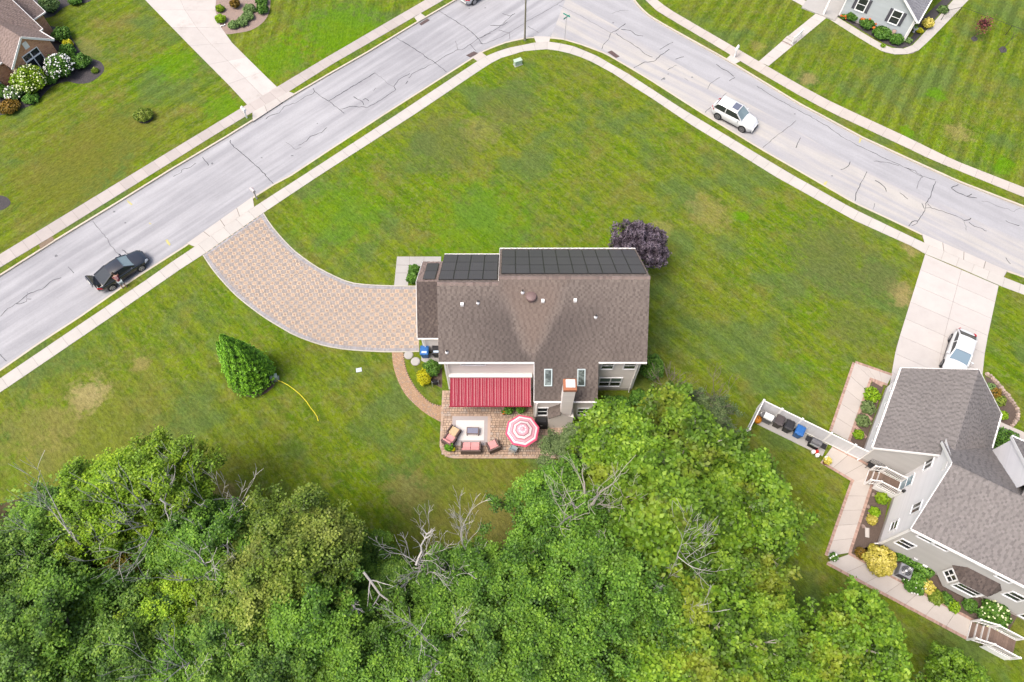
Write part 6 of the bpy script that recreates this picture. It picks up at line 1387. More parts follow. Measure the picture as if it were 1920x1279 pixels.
# ================================================================== person leaning into the black car
def person():
    simple('skin', (.30,.17,.12), .6, .1, 8); simple('shirt', (.10,.015,.025), .85, .3, 9); simple('jeans', (.26,.31,.32), .9, .2, 6); simple('hair', (.03,.018,.012), .7, .3, 20); simple('shoe', (.08,.06,.05), .8, .2, 8); simple('shirt_print', (.55,.42,.42), .85, .2, 9)
    side = -CAR_N; spot = CAR_C-CAR_N*1.38-CAR_D*.62; rz = math.atan2(CAR_N.y, CAR_N.x)
    e = empty('person', (*spot, -.02), rz, 'person in a dark red patterned top and pale trousers leaning into the black car', 'person')
    # local x points at the car, y to the left; feet on the kerb
    J = {'pelvis':(-.02,0,.92),'waist':(.10,0,1.08),'chest':(.28,0,1.28),'neck':(.40,0,1.40),'head0':(.45,0,1.46),'head1':(.52,0,1.56),
         'hipL':(-.03,.10,.88),'kneeL':(.05,.13,.48),'ankL':(-.04,.15,.09),'toeL':(.12,.17,.03),'hipR':(-.03,-.10,.88),'kneeR':(.0,-.13,.47),'ankR':(-.16,-.14,.09),'toeR':(.0,-.17,.03),
         'shL':(.30,.19,1.32),'elL':(.50,.24,1.12),'wrL':(.70,.18,1.06),'haL':(.78,.17,1.05),'shR':(.30,-.19,1.32),'elR':(.46,-.27,1.10),'wrR':(.66,-.22,1.02),'haR':(.74,-.21,1.01)}
    Rr = {'pelvis':.135,'waist':.125,'chest':.145,'neck':.055,'head0':.075,'head1':.095,'hipL':.09,'kneeL':.06,'ankL':.042,'toeL':.035,'hipR':.09,'kneeR':.06,'ankR':.042,'toeR':.035,'shL':.065,'elL':.045,'wrL':.032,'haL':.035,'shR':.065,'elR':.045,'wrR':.032,'haR':.035}
    E_ = [('pelvis','waist'),('waist','chest'),('chest','neck'),('neck','head0'),('head0','head1'),('pelvis','hipL'),('hipL','kneeL'),('kneeL','ankL'),('ankL','toeL'),('pelvis','hipR'),('hipR','kneeR'),('kneeR','ankR'),('ankR','toeR'),('chest','shL'),('shL','elL'),('elL','wrL'),('wrL','haL'),('chest','shR'),('shR','elR'),('elR','wrR'),('wrR','haR')]
    fing = []
    for s_, hnd in ((1,'haL'),(-1,'haR')):
        h = Vector(J[hnd])
        for k, (dy, ln) in enumerate(((-.03,.06),(-.01,.075),(.01,.08),(.03,.065))):
            n1, n2 = '%s%d' % (hnd,k), '%s%db' % (hnd,k); J[n1] = tuple(h+Vector((.04,dy,-.005))); J[n2] = tuple(h+Vector((.04+ln*.7,dy*1.1,-.03))); Rr[n1] = .010; Rr[n2] = .009; fing += [(hnd,n1),(n1,n2)]
        n1 = hnd+'t'; J[n1] = tuple(h+Vector((.03,-.05*s_,.005))); Rr[n1] = .011; fing.append((hnd,n1))
    def skin_mesh(name, edges, scale, mat, root, sub=2):
        names = sorted({n for ed in edges for n in ed}, key=lambda n: n != root); ix = {n: i for i, n in enumerate(names)}
        me = bpy.data.meshes.new(name); me.from_pydata([J[n] for n in names], [(ix[a],ix[b]) for a, b in edges], []); o = bpy.data.objects.new(name, me); C.objects.link(o)
        sk = o.modifiers.new('skin','SKIN'); 
        if not me.skin_vertices: bpy.context.view_layer.objects.active = o; bpy.ops.mesh.customdata_skin_add()
        for n in names: r = Rr[n]*scale; me.skin_vertices[0].data[ix[n]].radius = (r,r)
        me.skin_vertices[0].data[0].use_root = True
        o.modifiers.new('sub','SUBSURF').levels = sub; dg = bpy.context.evaluated_depsgraph_get(); m2 = bpy.data.meshes.new_from_object(o.evaluated_get(dg)); bpy.data.objects.remove(o)
        m2.name = name; m2.materials.clear(); m2.materials.append(M(mat)); m2.polygons.foreach_set('use_smooth', [True]*len(m2.polygons))
        r = bpy.data.objects.new(name, m2); C.objects.link(r); r.parent = e; return r
    skin_mesh('body', E_+fing, 1.0, 'skin', 'pelvis')
    skin_mesh('shirt', [('pelvis','waist'),('waist','chest'),('chest','shL'),('chest','shR'),('shL','elL'),('shR','elR')], 1.16, 'shirt', 'pelvis')
    skin_mesh('trousers', [('pelvis','hipL'),('pelvis','hipR'),('hipL','kneeL'),('hipR','kneeR')], 1.22, 'jeans', 'pelvis')
    mb = MB(); mb.lathe([(.02,-.12),(.085,-.08),(.108,0),(.10,.07),(.05,.115),(.01,.12)], (.50,0,1.575), 12); mb.lathe([(.03,-.1),(.05,-.03),(.03,.06)], (.415,0,1.50), 8); mb.build('hair', 'hair', e, True)
    mb = MB()
    for k in range(7): p = Vector((.06+.045*k, (-1)**k*.06, 1.17+.034*k)); mb.cbox((p.x-.05, p.y, p.z+.045), (.05,.05,.012))
    mb.build('shirt_print', 'shirt_print', e)
    for s_ in (('ankL','toeL'),('ankR','toeR')):
        a, b = Vector(J[s_[0]]), Vector(J[s_[1]]); mb = MB(); mb.tube([a-Vector((.06,0,.04)), (a+b)/2-Vector((0,0,.015)), b+Vector((.06,0,.0))], [.045,.052,.035], 8); mb.build('shoe', 'shoe', e, True)
    mb = MB()      # facial features on the head
    mb.lathe([(.004,-.012),(.014,0),(.004,.02)], (.60,0,1.535), 6); mb.cbox((.59,0,1.495),(.02,.04,.008)); mb.cbox((.50,.098,1.54),(.03,.02,.045)); mb.cbox((.50,-.098,1.54),(.03,.02,.045)); mb.build('face', 'skin', e)
person()

# ================================================================== bins, grills, covers
simple('bin_blue', (.02,.10,.30), .5, .15, 5); simple('bin_black', (.022,.022,.025), .5, .2, 5); simple('bin_brown', (.06,.05,.05), .55, .2, 5); simple('steel', (.42,.43,.45), .3, .1, 5, metal=.5); simple('grill_grey', (.10,.10,.105), .45, .15, 5); simple('enamel_white', (.68,.68,.67), .35, .08, 5); simple('pumpkin', (.42,.16,.01), .6, .2, 5); simple('cloth_black', (.014,.014,.016), .75, .3, 4); simple('plastic_red', (.42,.03,.02), .5, .1); simple('lid_label', (.42,.52,.66), .6, .1)
def bin_(x, y, rz, mat, lidmat, label, group, z=.03, label_plate=False, tip=0):
    e = empty('wheeled_bin', (x,y,z), rz, label, 'bin', group); mb = MB()
    q = lambda w, d, oy=0: [(-w/2,-d/2+oy),(w/2,-d/2+oy),(w/2,d/2+oy),(-w/2,d/2+oy)]
    mb.frustum(q(.46,.50,.03), .06, q(.62,.74), 1.0); mb.frustum(q(.66,.78), 1.0, q(.67,.79), 1.05); mb.build('bin', mat, e)
    mb = MB(); mb.frustum(q(.68,.80), 1.052, q(.66,.78), 1.09); mb.frustum(q(.60,.70), 1.09, q(.50,.58,.02), 1.14); mb.frustum(q(.20,.06,-.41), 1.04, q(.18,.05,-.41), 1.08); mb.build('lid', lidmat, e)
    mb = MB(); mb.tube([(-.26,.40,.98),(-.26,.47,1.0),(.26,.47,1.0),(.26,.40,.98)], .016, 6); mb.build('handle', mat, e)
    for s_ in (-1,1):
        mb = MB(); n = 12; vv = [(s_*.27+dx, .30+.13*math.cos(2*math.pi*k/n), .11+.13*math.sin(2*math.pi*k/n)) for dx in (-.03,.03) for k in range(n)]
        mb.add(vv, [tuple(range(n)), tuple(range(2*n-1,n-1,-1))]+[(k,n+k,n+(k+1)%n,(k+1)%n) for k in range(n)]); mb.build('wheel', 'tyre', e)
    if label_plate: mb = MB(); mb.box(-.2,.2,-.28,-.12,1.141,1.147); mb.build('sticker', 'lid_label', e)
    return e
G1 = 'wheeled bins beside the cream house'; G2 = 'wheeled bins inside the white fence'
x, y = pt(797,663,.5); bin_(x, y, 0, 'bin_blue','bin_blue','blue wheeled bin against the garage wing of the cream house', G1, .026, True)
x, y = pt(819,662,.5); bin_(x, y, 0, 'bin_black','bin_black','black wheeled bin half under the eave of the cream house', G1, .026, True)
def lo3(x, y, z=0): p = LO(x, y); return (p[0], p[1], z)
for x, m_, lab in ((-9.52,'bin_brown','brown-black wheeled bin beside the white-lidded grill'),(-8.75,'bin_black','black wheeled bin between the brown and the blue one'),(-7.9,'bin_blue','blue wheeled bin inside the white fence')): p = LO(x, 4.92); bin_(p[0], p[1], ANG, m_, m_, lab, G2)
def grill(name, x, y, rz, label, lidmat, bodymat, z=.03, side=.35, w=.75):
    e = empty(name, (x,y,z), rz, label, 'grill'); mb = MB(); mb.box(-w/2,w/2,-.25,.25,.08,.78); mb.build('cart', bodymat, e)
    mb = MB(); n = 8; v = []
    for xx in (-w/2,w/2): v += [(xx, .27*math.cos(math.pi*k/n), .80+.30*math.sin(math.pi*k/n)) for k in range(n+1)]
    mb.add(v, [(k,k+1,n+2+k,n+1+k) for k in range(n)]+[tuple(range(n,-1,-1)), tuple(range(n+1,2*n+2))]); mb.build('hood', lidmat, e, False)
    for s_ in (-1,1): mb = MB(); mb.bevbox(*(sorted((s_*(w/2+.01), s_*(w/2+side)))),-.23,.23,.76,.80,.01); mb.build('side_shelf', bodymat, e)
    mb = MB(); mb.tube([(-w*.4,-.24,.90),(-w*.4,-.33,.92),(w*.4,-.33,.92),(w*.4,-.24,.90)], .018, 6); mb.build('handle', 'steel', e)
    mb = MB(); mb.box(-w/2,w/2,-.30,-.252,.62,.76); mb.build('control_panel', 'steel' if lidmat != 'enamel_white' else 'grill_grey', e)
    for s_ in (-1,1): mb = MB(); mb.lathe([(.07,-.03),(.08,0),(.07,.03)], (s_*w*.42,0,.06), 10); mb.build('caster', 'tyre', e)
    return e
p = LO(-10.35,4.9); grill('grill', p[0], p[1], ANG, 'grill with a white lid and dark shelves at the left end of the bin pad', 'enamel_white', 'grill_grey', side=.2, w=.7)
p = LO(-6.5,4.75); grill('gas_grill', p[0], p[1], ANG, 'black gas grill with side shelves at the right end of the bin pad', 'grill_grey', 'cloth_black', side=.42)
p = LO(-10.95,4.55); e = empty('pumpkin_pot', (p[0],p[1],.03), 0, 'orange round tub by the fence end', 'tub'); mb = MB(); mb.lathe([(.2,0),(.32,.12),(.34,.3),(.26,.45),(.06,.5)], (0,0,0), 16); mb.build('tub', 'pumpkin', e, True); mb = MB(); mb.lathe([(.04,.48),(.03,.6)], (0,0,0), 8); mb.build('stalk', 'bark', e)
p = LO(-10.75,5.1); e = empty('bucket', (p[0],p[1],.03), 0, 'pale round lid behind the orange tub', 'bucket'); mb = MB(); mb.lathe([(.15,0),(.19,.42)], (0,0,0), 14); mb.build('bucket', 'slab_grey', e); mb = MB(); mb.lathe([(.20,.421),(.20,.45),(.16,.46)], (0,0,0), 14); mb.build('lid', 'enamel_white', e)
for dx, dy, m_, lab, cat in ((-6.1,4.35,'plastic_red','red gas can beside the gas grill','can'),(-6.3,4.22,'enamel_white','white propane tank left of the red can','tank'),(-5.95,4.12,'enamel_white','white propane tank nearest the brick edging','tank')):
    p = LO(dx,dy); e = empty('propane_tank' if cat == 'tank' else 'gas_can', (p[0],p[1],.03), 0, lab, cat); mb = MB(); mb.lathe([(.11,0),(.15,.05),(.15,.26),(.11,.34),(.03,.36)], (0,0,0), 14); mb.build('body', m_, e, True); mb = MB(); mb.lathe([(.09,.345),(.09,.42)], (0,0,0), 10); mb.build('collar', m_, e)
x, y = pt(1014.5,793,.5); e = empty('covered_grill', (x,y,.035), 0, 'grill under a black cover next to the striped parasol', 'grill'); mb = MB()
q = lambda w, d: [(-w/2,-d/2),(w/2,-d/2),(w/2,d/2),(-w/2,d/2)]
mb.frustum(q(.98,.70), .02, q(.92,.62), .85); mb.frustum(q(.92,.62), .85, q(.74,.38), 1.12); mb.build('cover', 'cloth_black', e)
for s_ in (-1,1): mb = MB(); bar(mb, (s_*.30,-.33,.3), (s_*.34,-.30,.84), .03, .02); mb.build('fold', 'cloth_black', e)
mb = MB(); mb.box(-.08,.08,-.345,-.33,.70,.74); mb.build('badge', 'flash_grey', e)
# hose reel by the wall, stick, covers, plates
x, y = pt(816,717,.3); e = empty('hose_reel', (x,y,.015), .2, 'black hose reel cart below the dark round shrub', 'hose reel'); mb = MB()
for k in range(5): n = 16; mb.tube([(-.16+.08*k, .2*math.cos(2*math.pi*i/n), .35+.2*math.sin(2*math.pi*i/n)) for i in range(n+1)], .035, 5)
mb.build('hose', 'cloth_black', e)
for s_ in (-1,1): mb = MB(); mb.tube([(s_*.26,-.25,0),(s_*.26,0,.6),(s_*.26,.25,0)], .02, 6); mb.build('frame', 'steel', e)
mb = MB(); mb.tube([(-.26,0,.35),(.26,0,.35)], .03, 6); mb.build('axle', 'steel', e)
for u, v, lab in ((766,666,'pale round septic lid nearer the curved path'),(779,678,'pale round septic lid nearer the yellow shrub')):
    x, y = pt(u,v); e = empty('septic_lid', (x,y,0), 0, lab, 'lid', 'round lids in the grass by the path'); mb = MB(); mb.lathe([(.36,0),(.36,.05),(.30,.075),(.02,.08)], (0,0,0), 20); mb.build('lid', 'slab_grey', e); mb = MB(); mb.lathe([(.40,0),(.40,.02)], (0,0,0), 20); mb.build('rim', 'joint', e)
x, y = pt(673,694); e = empty('valve_cover', (x,y,0), .2, 'small pale square cover in the lawn right of the evergreen', 'cover'); mb = MB(); mb.bevbox(-.22,.22,-.17,.17,0,.04,.01); mb.build('lid', 'skylight_frame', e); mb = MB(); mb.box(-.25,.25,-.20,.20,0,.02); mb.build('rim', 'joint', e)
simple('utility_green', (.33,.42,.33), .5, .1, 4); simple('hose_yellow', (.50,.45,.03), .5, .1, 4)
def ubox(u, v, rz, w, d, h, label, name='utility_box'):
    x, y = pt(u,v); e = empty(name, (x,y,0), rz, label, 'utility box'); mb = MB(); mb.bevbox(-w/2,w/2,-d/2,d/2,.03,h,.03); mb.build('cabinet', 'utility_green', e)
    mb = MB(); mb.bevbox(-w/2-.03,w/2+.03,-d/2-.03,d/2+.03,h,h+.05,.015); mb.build('lid', 'utility_green', e); mb = MB(); mb.box(-w/2-.06,w/2+.06,-d/2-.06,d/2+.06,0,.03); mb.build('base', 'slab_grey', e); return e
ubox(971,121,.45,.78,.42,.55,'pale green utility box on the grass inside the bend'); ubox(516,711,.2,.5,.35,.55,'pale green utility box behind the evergreen')
pts = [pt(u,v) for u, v in ((519,713),(530,717),(541,723),(552,731),(563,740),(574,752),(582,764),(590,774),(595,782),(597,790))]; mb = MB(); o0 = Vector((*pts[0],0)); mb.tube([(p[0]-o0.x,p[1]-o0.y,.04) for p in pts], .035, 6); o = mb.build('garden_hose', 'hose_yellow'); o.location = o0; tag(o, 'yellow hose trailing across the lawn from the evergreen', 'hose')

# ================================================================== patio furniture
simple('rug_grey', (.30,.27,.265), .95, .08, 6); simple('rug_white', (.50,.475,.46), .95, .06, 6); simple('rug_peach', (.36,.27,.22), .95, .08, 6); simple('wicker', (.105,.072,.064), .8, .25, 20, .2); simple('cushion_pink', (.50,.225,.22), .9, .1, 6); simple('cushion_seam', (.62,.42,.40), .9, .1, 6); simple('cushion_tan', (.42,.31,.19), .9, .1, 6); simple('table_blue', (.16,.165,.22), .3, .12, 5); simple('cushion_bluegrey', (.22,.28,.30), .7, .1, 6)
simple('parasol_pink', (.48,.06,.12), .85, .08, 4, .08); simple('parasol_white', (.62,.54,.54), .85, .06, 4); simple('parasol_mauve', (.36,.17,.20), .85, .1, 8, .15); simple('parasol_light', (.55,.26,.31), .85, .08, 6); simple('parasol_dark', (.13,.055,.075), .85, .1, 5); simple('pot_dark', (.05,.045,.045), .7, .2, 6); simple('terracotta', (.30,.10,.045), .8, .15, 6)
x0, y0 = pt(846,836); x1, y1 = pt(920,780.5); x1 = max(x1, x0+2.9)
e = empty('outdoor_rug', ((x0+x1)/2,(y0+y1)/2,.038), 0, 'pale rug with a grey border under the coffee table', 'rug'); W_, D_ = x1-x0, y1-y0
mb = MB(); mb.box(-W_/2,W_/2,-D_/2,D_/2,.001,.008); mb.build('peach_border', 'rug_peach', e); mb = MB(); mb.box(-W_/2+.02,W_/2-.22,-D_/2+.02,D_/2-.03,.008,.012); mb.build('grey_border', 'rug_grey', e); mb = MB(); mb.box(-W_/2+.30,W_/2-.5,-D_/2+.42,D_/2-.36,.012,.016); mb.build('centre', 'rug_white', e)
x, y = pt(886.5,808,.4); e = empty('coffee_table', (x,y,.05), -.03, 'low coffee table with a blue-grey glass top on the rug', 'table'); mb = MB(); mb.bevbox(-.48,.48,-.28,.28,.37,.41,.01); mb.build('table_frame', 'wicker', e); mb = MB(); mb.box(-.41,.41,-.22,.22,.411,.417); mb.build('glass_top', 'table_blue', e)
for a in (-.44,.44):
    for b in (-.24,.24): mb = MB(); mb.box(a-.03,a+.03,b-.03,b+.03,0,.369); mb.build('leg', 'wicker', e)
mb = MB(); mb.box(-.40,.40,-.20,.20,.12,.15); mb.build('shelf', 'wicker', e)
def seat(name, u, v, rz, seats, label, cat, cush='cushion_pink', back=True, w1=.64):
    """local +y is where the sitter looks"""
    x, y = pt(u, v, .45); e = empty(name, (x,y,.05), rz, label, cat); w = w1*seats+.04; d = .74
    mb = MB(); mb.bevbox(-w/2,w/2,-d/2,d/2,.12,.32,.015); mb.build('seat_frame', 'wicker', e)
    for s_ in (-1,1):
        mb = MB(); mb.bevbox(*sorted((s_*w/2+s_*.005,s_*(w/2+.11))),-d/2,d/2,.10,.60,.02); mb.build('arm', 'wicker', e)
        for b in (-d/2+.05,d/2-.05): mb = MB(); mb.box(s_*(w/2+.02)-.03,s_*(w/2+.02)+.03,b-.03,b+.03,0,.119); mb.build('leg', 'wicker', e)
    if back: mb = MB(); mb.bevbox(-w/2-.1,w/2+.1,-d/2-.12,-d/2-.01,.10,.82,.02); mb.build('backrest', 'wicker', e)
    for k in range(seats):
        a, b = -w/2+w*k/seats+.01, -w/2+w*(k+1)/seats-.01; mb = MB(); mb.bevbox(a,b,-d/2+.13 if back else -d/2+.03,d/2-.01,.321,.46,.04); c_ = mb.build('seat_cushion', cush, e); 
        mb = MB(); mb.tube([(a+.05,-d/2+.16,.462),(b-.05,-d/2+.16,.462),(b-.05,d/2-.05,.462),(a+.05,d/2-.05,.462),(a+.05,-d/2+.16,.462)], .010, 4); mb.build('piping', 'cushion_seam' if cush == 'cushion_pink' else cush, c_)
        if back: mb = MB(); mb.bevbox(a,b,-d/2,-d/2+.125,.40,.86,.035); mb.build('back_cushion', cush, e)
    return e
seat('loveseat', 883,838,0,2,'two-seat wicker sofa with pink cushions at the edge of the rug','sofa'); seat('armchair', 924,835,.42,1,'wicker armchair with a pink cushion right of the two-seat sofa','armchair'); seat('armchair', 843,824,-2.5+1.95,1,'wicker armchair with a pink cushion at the left corner of the patio','armchair'); seat('ottoman', 851,809,-.55,1,'wicker footstool with a tan cushion left of the coffee table','footstool','cushion_tan',False)
x, y = pt(963,842,.45); e = empty('patio_chair', (x,y,.035), -.5+math.pi*0, 'blue-grey patio chair tucked below the striped parasol', 'chair'); mb = MB(); mb.bevbox(-.27,.27,-.26,.26,.40,.47,.02); mb.build('seat', 'cushion_bluegrey', e); mb = MB(); mb.bevbox(-.27,.27,-.32,-.265,.45,.95,.02); mb.build('backrest', 'steel', e)
for a in (-.24,.24):
    for b in (-.26,.24): mb = MB(); mb.tube([(a,b,0),(a,b,.42)], .015, 6); mb.build('leg', 'steel', e)
    mb = MB(); mb.tube([(a*1.15,-.28,.64),(a*1.15,.22,.64)], .02, 6); mb.build('arm', 'steel', e)
# parasol with its table
xu, yu = pt(979.5,807,2.35); e = empty('parasol', (xu,yu,.035), 0, 'octagonal parasol with pink, white and mauve rings over the patio table', 'parasol')
rings = [(1.29,1.16,'parasol_pink'),(1.16,1.12,'parasol_light'),(1.12,.99,'parasol_white'),(.99,.96,'parasol_dark'),(.96,.84,'parasol_light'),(.84,.81,'parasol_mauve'),(.81,.74,'parasol_mauve'),(.74,.71,'parasol_dark'),(.71,.62,'parasol_white'),(.62,.60,'parasol_dark'),(.60,.55,'parasol_white'),(.55,.51,'parasol_dark'),(.51,.44,'parasol_mauve'),(.44,.0,'parasol_light')]
names = sorted({r[2] for r in rings}); mb = MB()
def cp(r, k, st=0): a = 2*math.pi*(k+.25)/8; f_ = r/1.29; return (r*math.cos(a), r*math.sin(a), 2.66-.44*f_**1.15)
for ro, ri, m_ in rings:
    mb.mi = names.index(m_)
    for k in range(8):
        if ri > 0:
            for h in range(2):
                P0, P1, Q0, Q1 = [Vector(cp(r_, k)).lerp(Vector(cp(r_, k+1)), s_) for r_, s_ in ((ro,h/2),(ro,(h+1)/2),(ri,h/2),(ri,(h+1)/2))]
                mb.quad(P0, P1, Q1, Q0, .5)
        else: mb.poly([cp(ro,k), cp(ro,k+1), (0,0,2.66)], .5)
can = mb.build('canopy', names, e); mb = MB(); mb.mi = 0
for k in range(8): a = 2*math.pi*(k+.75)/8; p = Vector((math.cos(a),math.sin(a),0)); mb.lathe([(.085,0),(.085,.004),(.03,.012)], (p.x*.22,p.y*.22,2.585), 8)
mb.build('petal_print', 'parasol_white', can); mb = MB(); mb.lathe([(.05,0),(.05,.05),(.01,.1)], (0,0,2.66), 8); mb.build('finial', 'parasol_white', e); mb = MB(); mb.tube([(0,0,0),(0,0,2.65)], .022, 8); mb.build('pole', 'steel', e); mb = MB(); mb.lathe([(.25,0),(.25,.06),(.05,.12),(.04,.3)], (0,0,0), 14); mb.build('base', 'pot_dark', e)
for k in range(8): mb = MB(); p = Vector(cp(1.27,k)); mb.tube([(0,0,2.60),tuple(p-Vector((0,0,.02)))], .008, 4); mb.build('rib', 'steel', e)
e = empty('patio_table', (xu,yu,.035), 0, 'round glass patio table under the striped parasol', 'table'); mb = MB(); n = 20
ring_ = [(.62*math.cos(2*math.pi*k/n),.62*math.sin(2*math.pi*k/n)) for k in range(n)]; mb.prism(ring_, .70, .72); mb.build('table_top', 'table_blue', e)
for k in range(4): a = math.pi/4+k*math.pi/2; mb = MB(); mb.tube([(.5*math.cos(a),.5*math.sin(a),0),(.42*math.cos(a),.42*math.sin(a),.699)], .018, 6); mb.build('leg', 'steel', e)
def potted(u, v, r, h, label, mat='leaf_shrub', pot='pot_dark', bloom=None):
    x, y = pt(u, v, .3); e = shrub('potted_plant', x, y, r, h, label, mat, leaf=.09, n=500, cat='potted plant', bloom=bloom, nb=8, bsize=.06, z0=.40); mb = MB(); mb.lathe([(r*.5,-.365),(r*.7,-.05),(r*.75,0),(r*.6,.02)], (0,0,0), 14); mb.build('pot', pot, e, True); return e
potted(954,772,.36,.5,'dark potted plant at the left of the two under the awning edge'); potted(976,770,.36,.5,'dark potted plant nearer the house extension'); potted(945,775,.16,.25,'small orange flowering pot left of the dark potted plants',pot='terracotta',bloom='bloom_orange'); potted(842.5,841,.32,.45,'green potted plant at the corner of the patio by the armchair',mat='leaf_arbor'); potted(850,844,.13,.2,'small yellow flowering pot beside the corner plant',mat='leaf_yellow',pot='terracotta')
potted(1549,866,.3,.4,'planter with orange and white flowers at the corner of the brick-edged walk',mat='leaf_goldshrub',pot='terracotta',bloom='bloom_white'); potted(1560,1046,.3,.4,'planter with mixed flowers at the bend of the brick-edged walk',bloom='bloom_white',pot='slab_grey')

# ================================================================== white fence and steps of the right-hand house
def fence():
    e = empty('vinyl_fence', lo3(-11.25,5.5), ANG, 'white vinyl privacy fence with capped posts around the bin pad', 'fence'); xs = [0,1.45,3.05,5.3,7.15,8.2]
    def panel(a, b):
        a, b = Vector(a), Vector(b); d = (b-a).normalized(); L = (b-a).length; n = int(L/.16); mb = MB(); bar(mb, (*a,1.70), (*b,1.70), .06, .12); f = mb.build('rail', 'trim_white', e); mb = MB(); bar(mb, (*a,.12), (*b,.12), .06, .12); mb.build('rail', 'trim_white', e)
        for k in range(n): 
            p, q = a+d*(L*k/n+.004), a+d*(L*(k+1)/n-.004); mb = MB(); bar(mb, (*p,.91), (*q,.91), .03, 1.46); mb.build('board', 'vinyl_fence', f)
    def post(x, y): mb = MB(); mb.box(x-.065,x+.065,y-.065,y+.065,0,1.84); mb.frustum([(x-.085,y-.085),(x+.085,y-.085),(x+.085,y+.085),(x-.085,y+.085)], 1.84, [(x-.02,y-.02),(x+.02,y-.02),(x+.02,y+.02),(x-.02,y+.02)], 1.93); mb.build('post', 'trim_white', e)
    for x in xs[:-1]: post(x, 0)
    for a, b in zip(xs[:-1], xs[1:]): panel((a+.066,0), (b-.066,0))
    post(-.1,-2.75); panel((-.003,-.066), (-.097,-2.68))
siding_mat('vinyl_fence', (.56,.56,.58)); fence()
simple('deck_board', (.13,.09,.07), .8, .2, 6, .15); simple('rail_white', (.70,.69,.68), .5, .05, 4)
def steps(name, x0, x1, y0, y1, z, nst, label, dirn=-1, fallto=None):
    """small landing against the house with a flight falling towards -x; railings with balusters on both sides"""
    e = empty(name, lo3(x0,y0), ANG, label, 'steps'); W, D = x1-x0, y1-y0; run = .30*nst; n = 0
    k = int((W-run)/.14)
    for i in range(k): mb = MB(); mb.box(run+(W-run)*i/k+.004, run+(W-run)*(i+1)/k-.004, 0, D, z-.04, z); mb.build('deck_board', 'deck_board', e)
    for i in range(nst):
        zz = z*(i+1)/(nst+1); mb = MB(); mb.box(.30*i+.012,.30*i+.148,0,D,zz-.04,zz); mb.build('tread_board', 'deck_board', e); mb = MB(); mb.box(.30*i+.152,.30*(i+1)-.005,0,D,zz-.04,zz); mb.build('tread_board', 'deck_board', e)
        mb = MB(); mb.box(.30*i-.012,.30*i+.010,0,D,zz-z/(nst+1),zz-.001); mb.build('riser', 'rail_white', e)
    mb = MB(); mb.box(run-.012,run-.002,0,D,z-z/(nst+1),z-.001); mb.build('riser', 'rail_white', e)
    for y in (-.04, D+.04):
        mb = MB(); mb.box(run, W, y-.02, y+.02, 0, z-.05); mb.build('skirt', 'rail_white', e)
        P = [(.05,z/(nst+1)),(run,z),(W-.05,z)]
        for (px_, pz) in P: mb = MB(); mb.box(px_-.05,px_+.05,y-.05,y+.05,max(0,pz-.3),pz+1.0); mb.frustum([(px_-.07,y-.07),(px_+.07,y-.07),(px_+.07,y+.07),(px_-.07,y+.07)], pz+1.0, [(px_-.02,y-.02),(px_+.02,y-.02),(px_+.02,y+.02),(px_-.02,y+.02)], pz+1.07); mb.build('post', 'rail_white', e)
        for (a, za), (b, zb_) in zip(P[:-1], P[1:]):
            for h, t_ in ((.92,.07),(.14,.05)): mb = MB(); bar(mb, (a+.05,y,za+h), (b-.05,y,zb_+h), .075 if h > .5 else .04, t_); mb.build('rail', 'rail_white', e)
            m_ = max(2, int((b-a)/.125))
            for i in range(1, m_): s_ = i/m_; zc = za+(zb_-za)*s_; xx = a+(b-a)*s_; mb = MB(); mb.box(xx-.017,xx+.017,y-.017,y+.017,zc+.16,zc+.89); mb.build('baluster', 'rail_white', e)
    return e
steps('porch_steps', -2.2, -.05, 3.85, 4.95, .72, 2, 'white-railed wooden steps at the west door of the right-hand house'); steps('deck_steps', 7.05, 9.6, -3.2, -1.95, .80, 3, 'white-railed wooden steps at the lower right corner of the picture')
e = empty('garden_bench', lo3(-2.0,5.25,.03), ANG, 'dark wrought iron bench against the garage back wall', 'bench'); mb = MB()
for i in range(6): mb.box(-.5,.5,-.22+.075*i,-.16+.075*i,.42,.44)
mb.build('seat', 'plastic_black', e); mb = MB()
for i in range(9): mb.tube([(-.48+.12*i,.24,.44),(-.42+.12*i,.27,.70),(-.48+.12*i,.30,.88)], .014, 5)
mb.tube([(-.5,.30,.88),(0,.30,.95),(.5,.30,.88)], .02, 6); mb.build('backrest', 'grill_grey', e)
for a in (-.48,.48):
    for b in (-.2,.24): mb = MB(); mb.tube([(a,b,0),(a,b,.43)], .02, 6); mb.build('leg', 'plastic_black', e)
    mb = MB(); mb.tube([(a,-.2,.43),(a,-.2,.62),(a,.26,.66)], .018, 6); mb.build('arm', 'plastic_black', e)
simple('ac_grey', (.20,.205,.225), .5, .15, 4)
e = empty('air_conditioner', lo3(2.0,-1.15,.0), ANG, 'grey air conditioner unit beside the golden shrub', 'air conditioner'); mb = MB(); mb.bevbox(-.42,.42,-.42,.42,.06,.86,.05); mb.build('cabinet', 'ac_grey', e)
mb = MB(); mb.lathe([(.36,.861),(.36,.875),(.30,.88)], (0,0,0), 20); mb.build('fan_well', 'plastic_black', e); mb = MB()
for k in range(4): n = 24; r_ = .34-.08*k; mb.tube([(r_*math.cos(2*math.pi*i/n),r_*math.sin(2*math.pi*i/n),.90) for i in range(n+1)], .008, 4)
mb.build('fan_guard', 'steel', e); mb = MB(); mb.lathe([(.09,.88),(.09,.93),(.04,.95)], (0,0,0), 12); mb.build('fan_hub', 'steel', e)
for k in range(12): mb = MB(); mb.box(-.36,.36,-.428,-.42,.14+.055*k,.165+.055*k); mb.build('louvre', 'plastic_black', e)
mb = MB(); mb.box(-.5,.5,-.5,.5,0,.06); mb.build('pad', 'slab_grey', e)
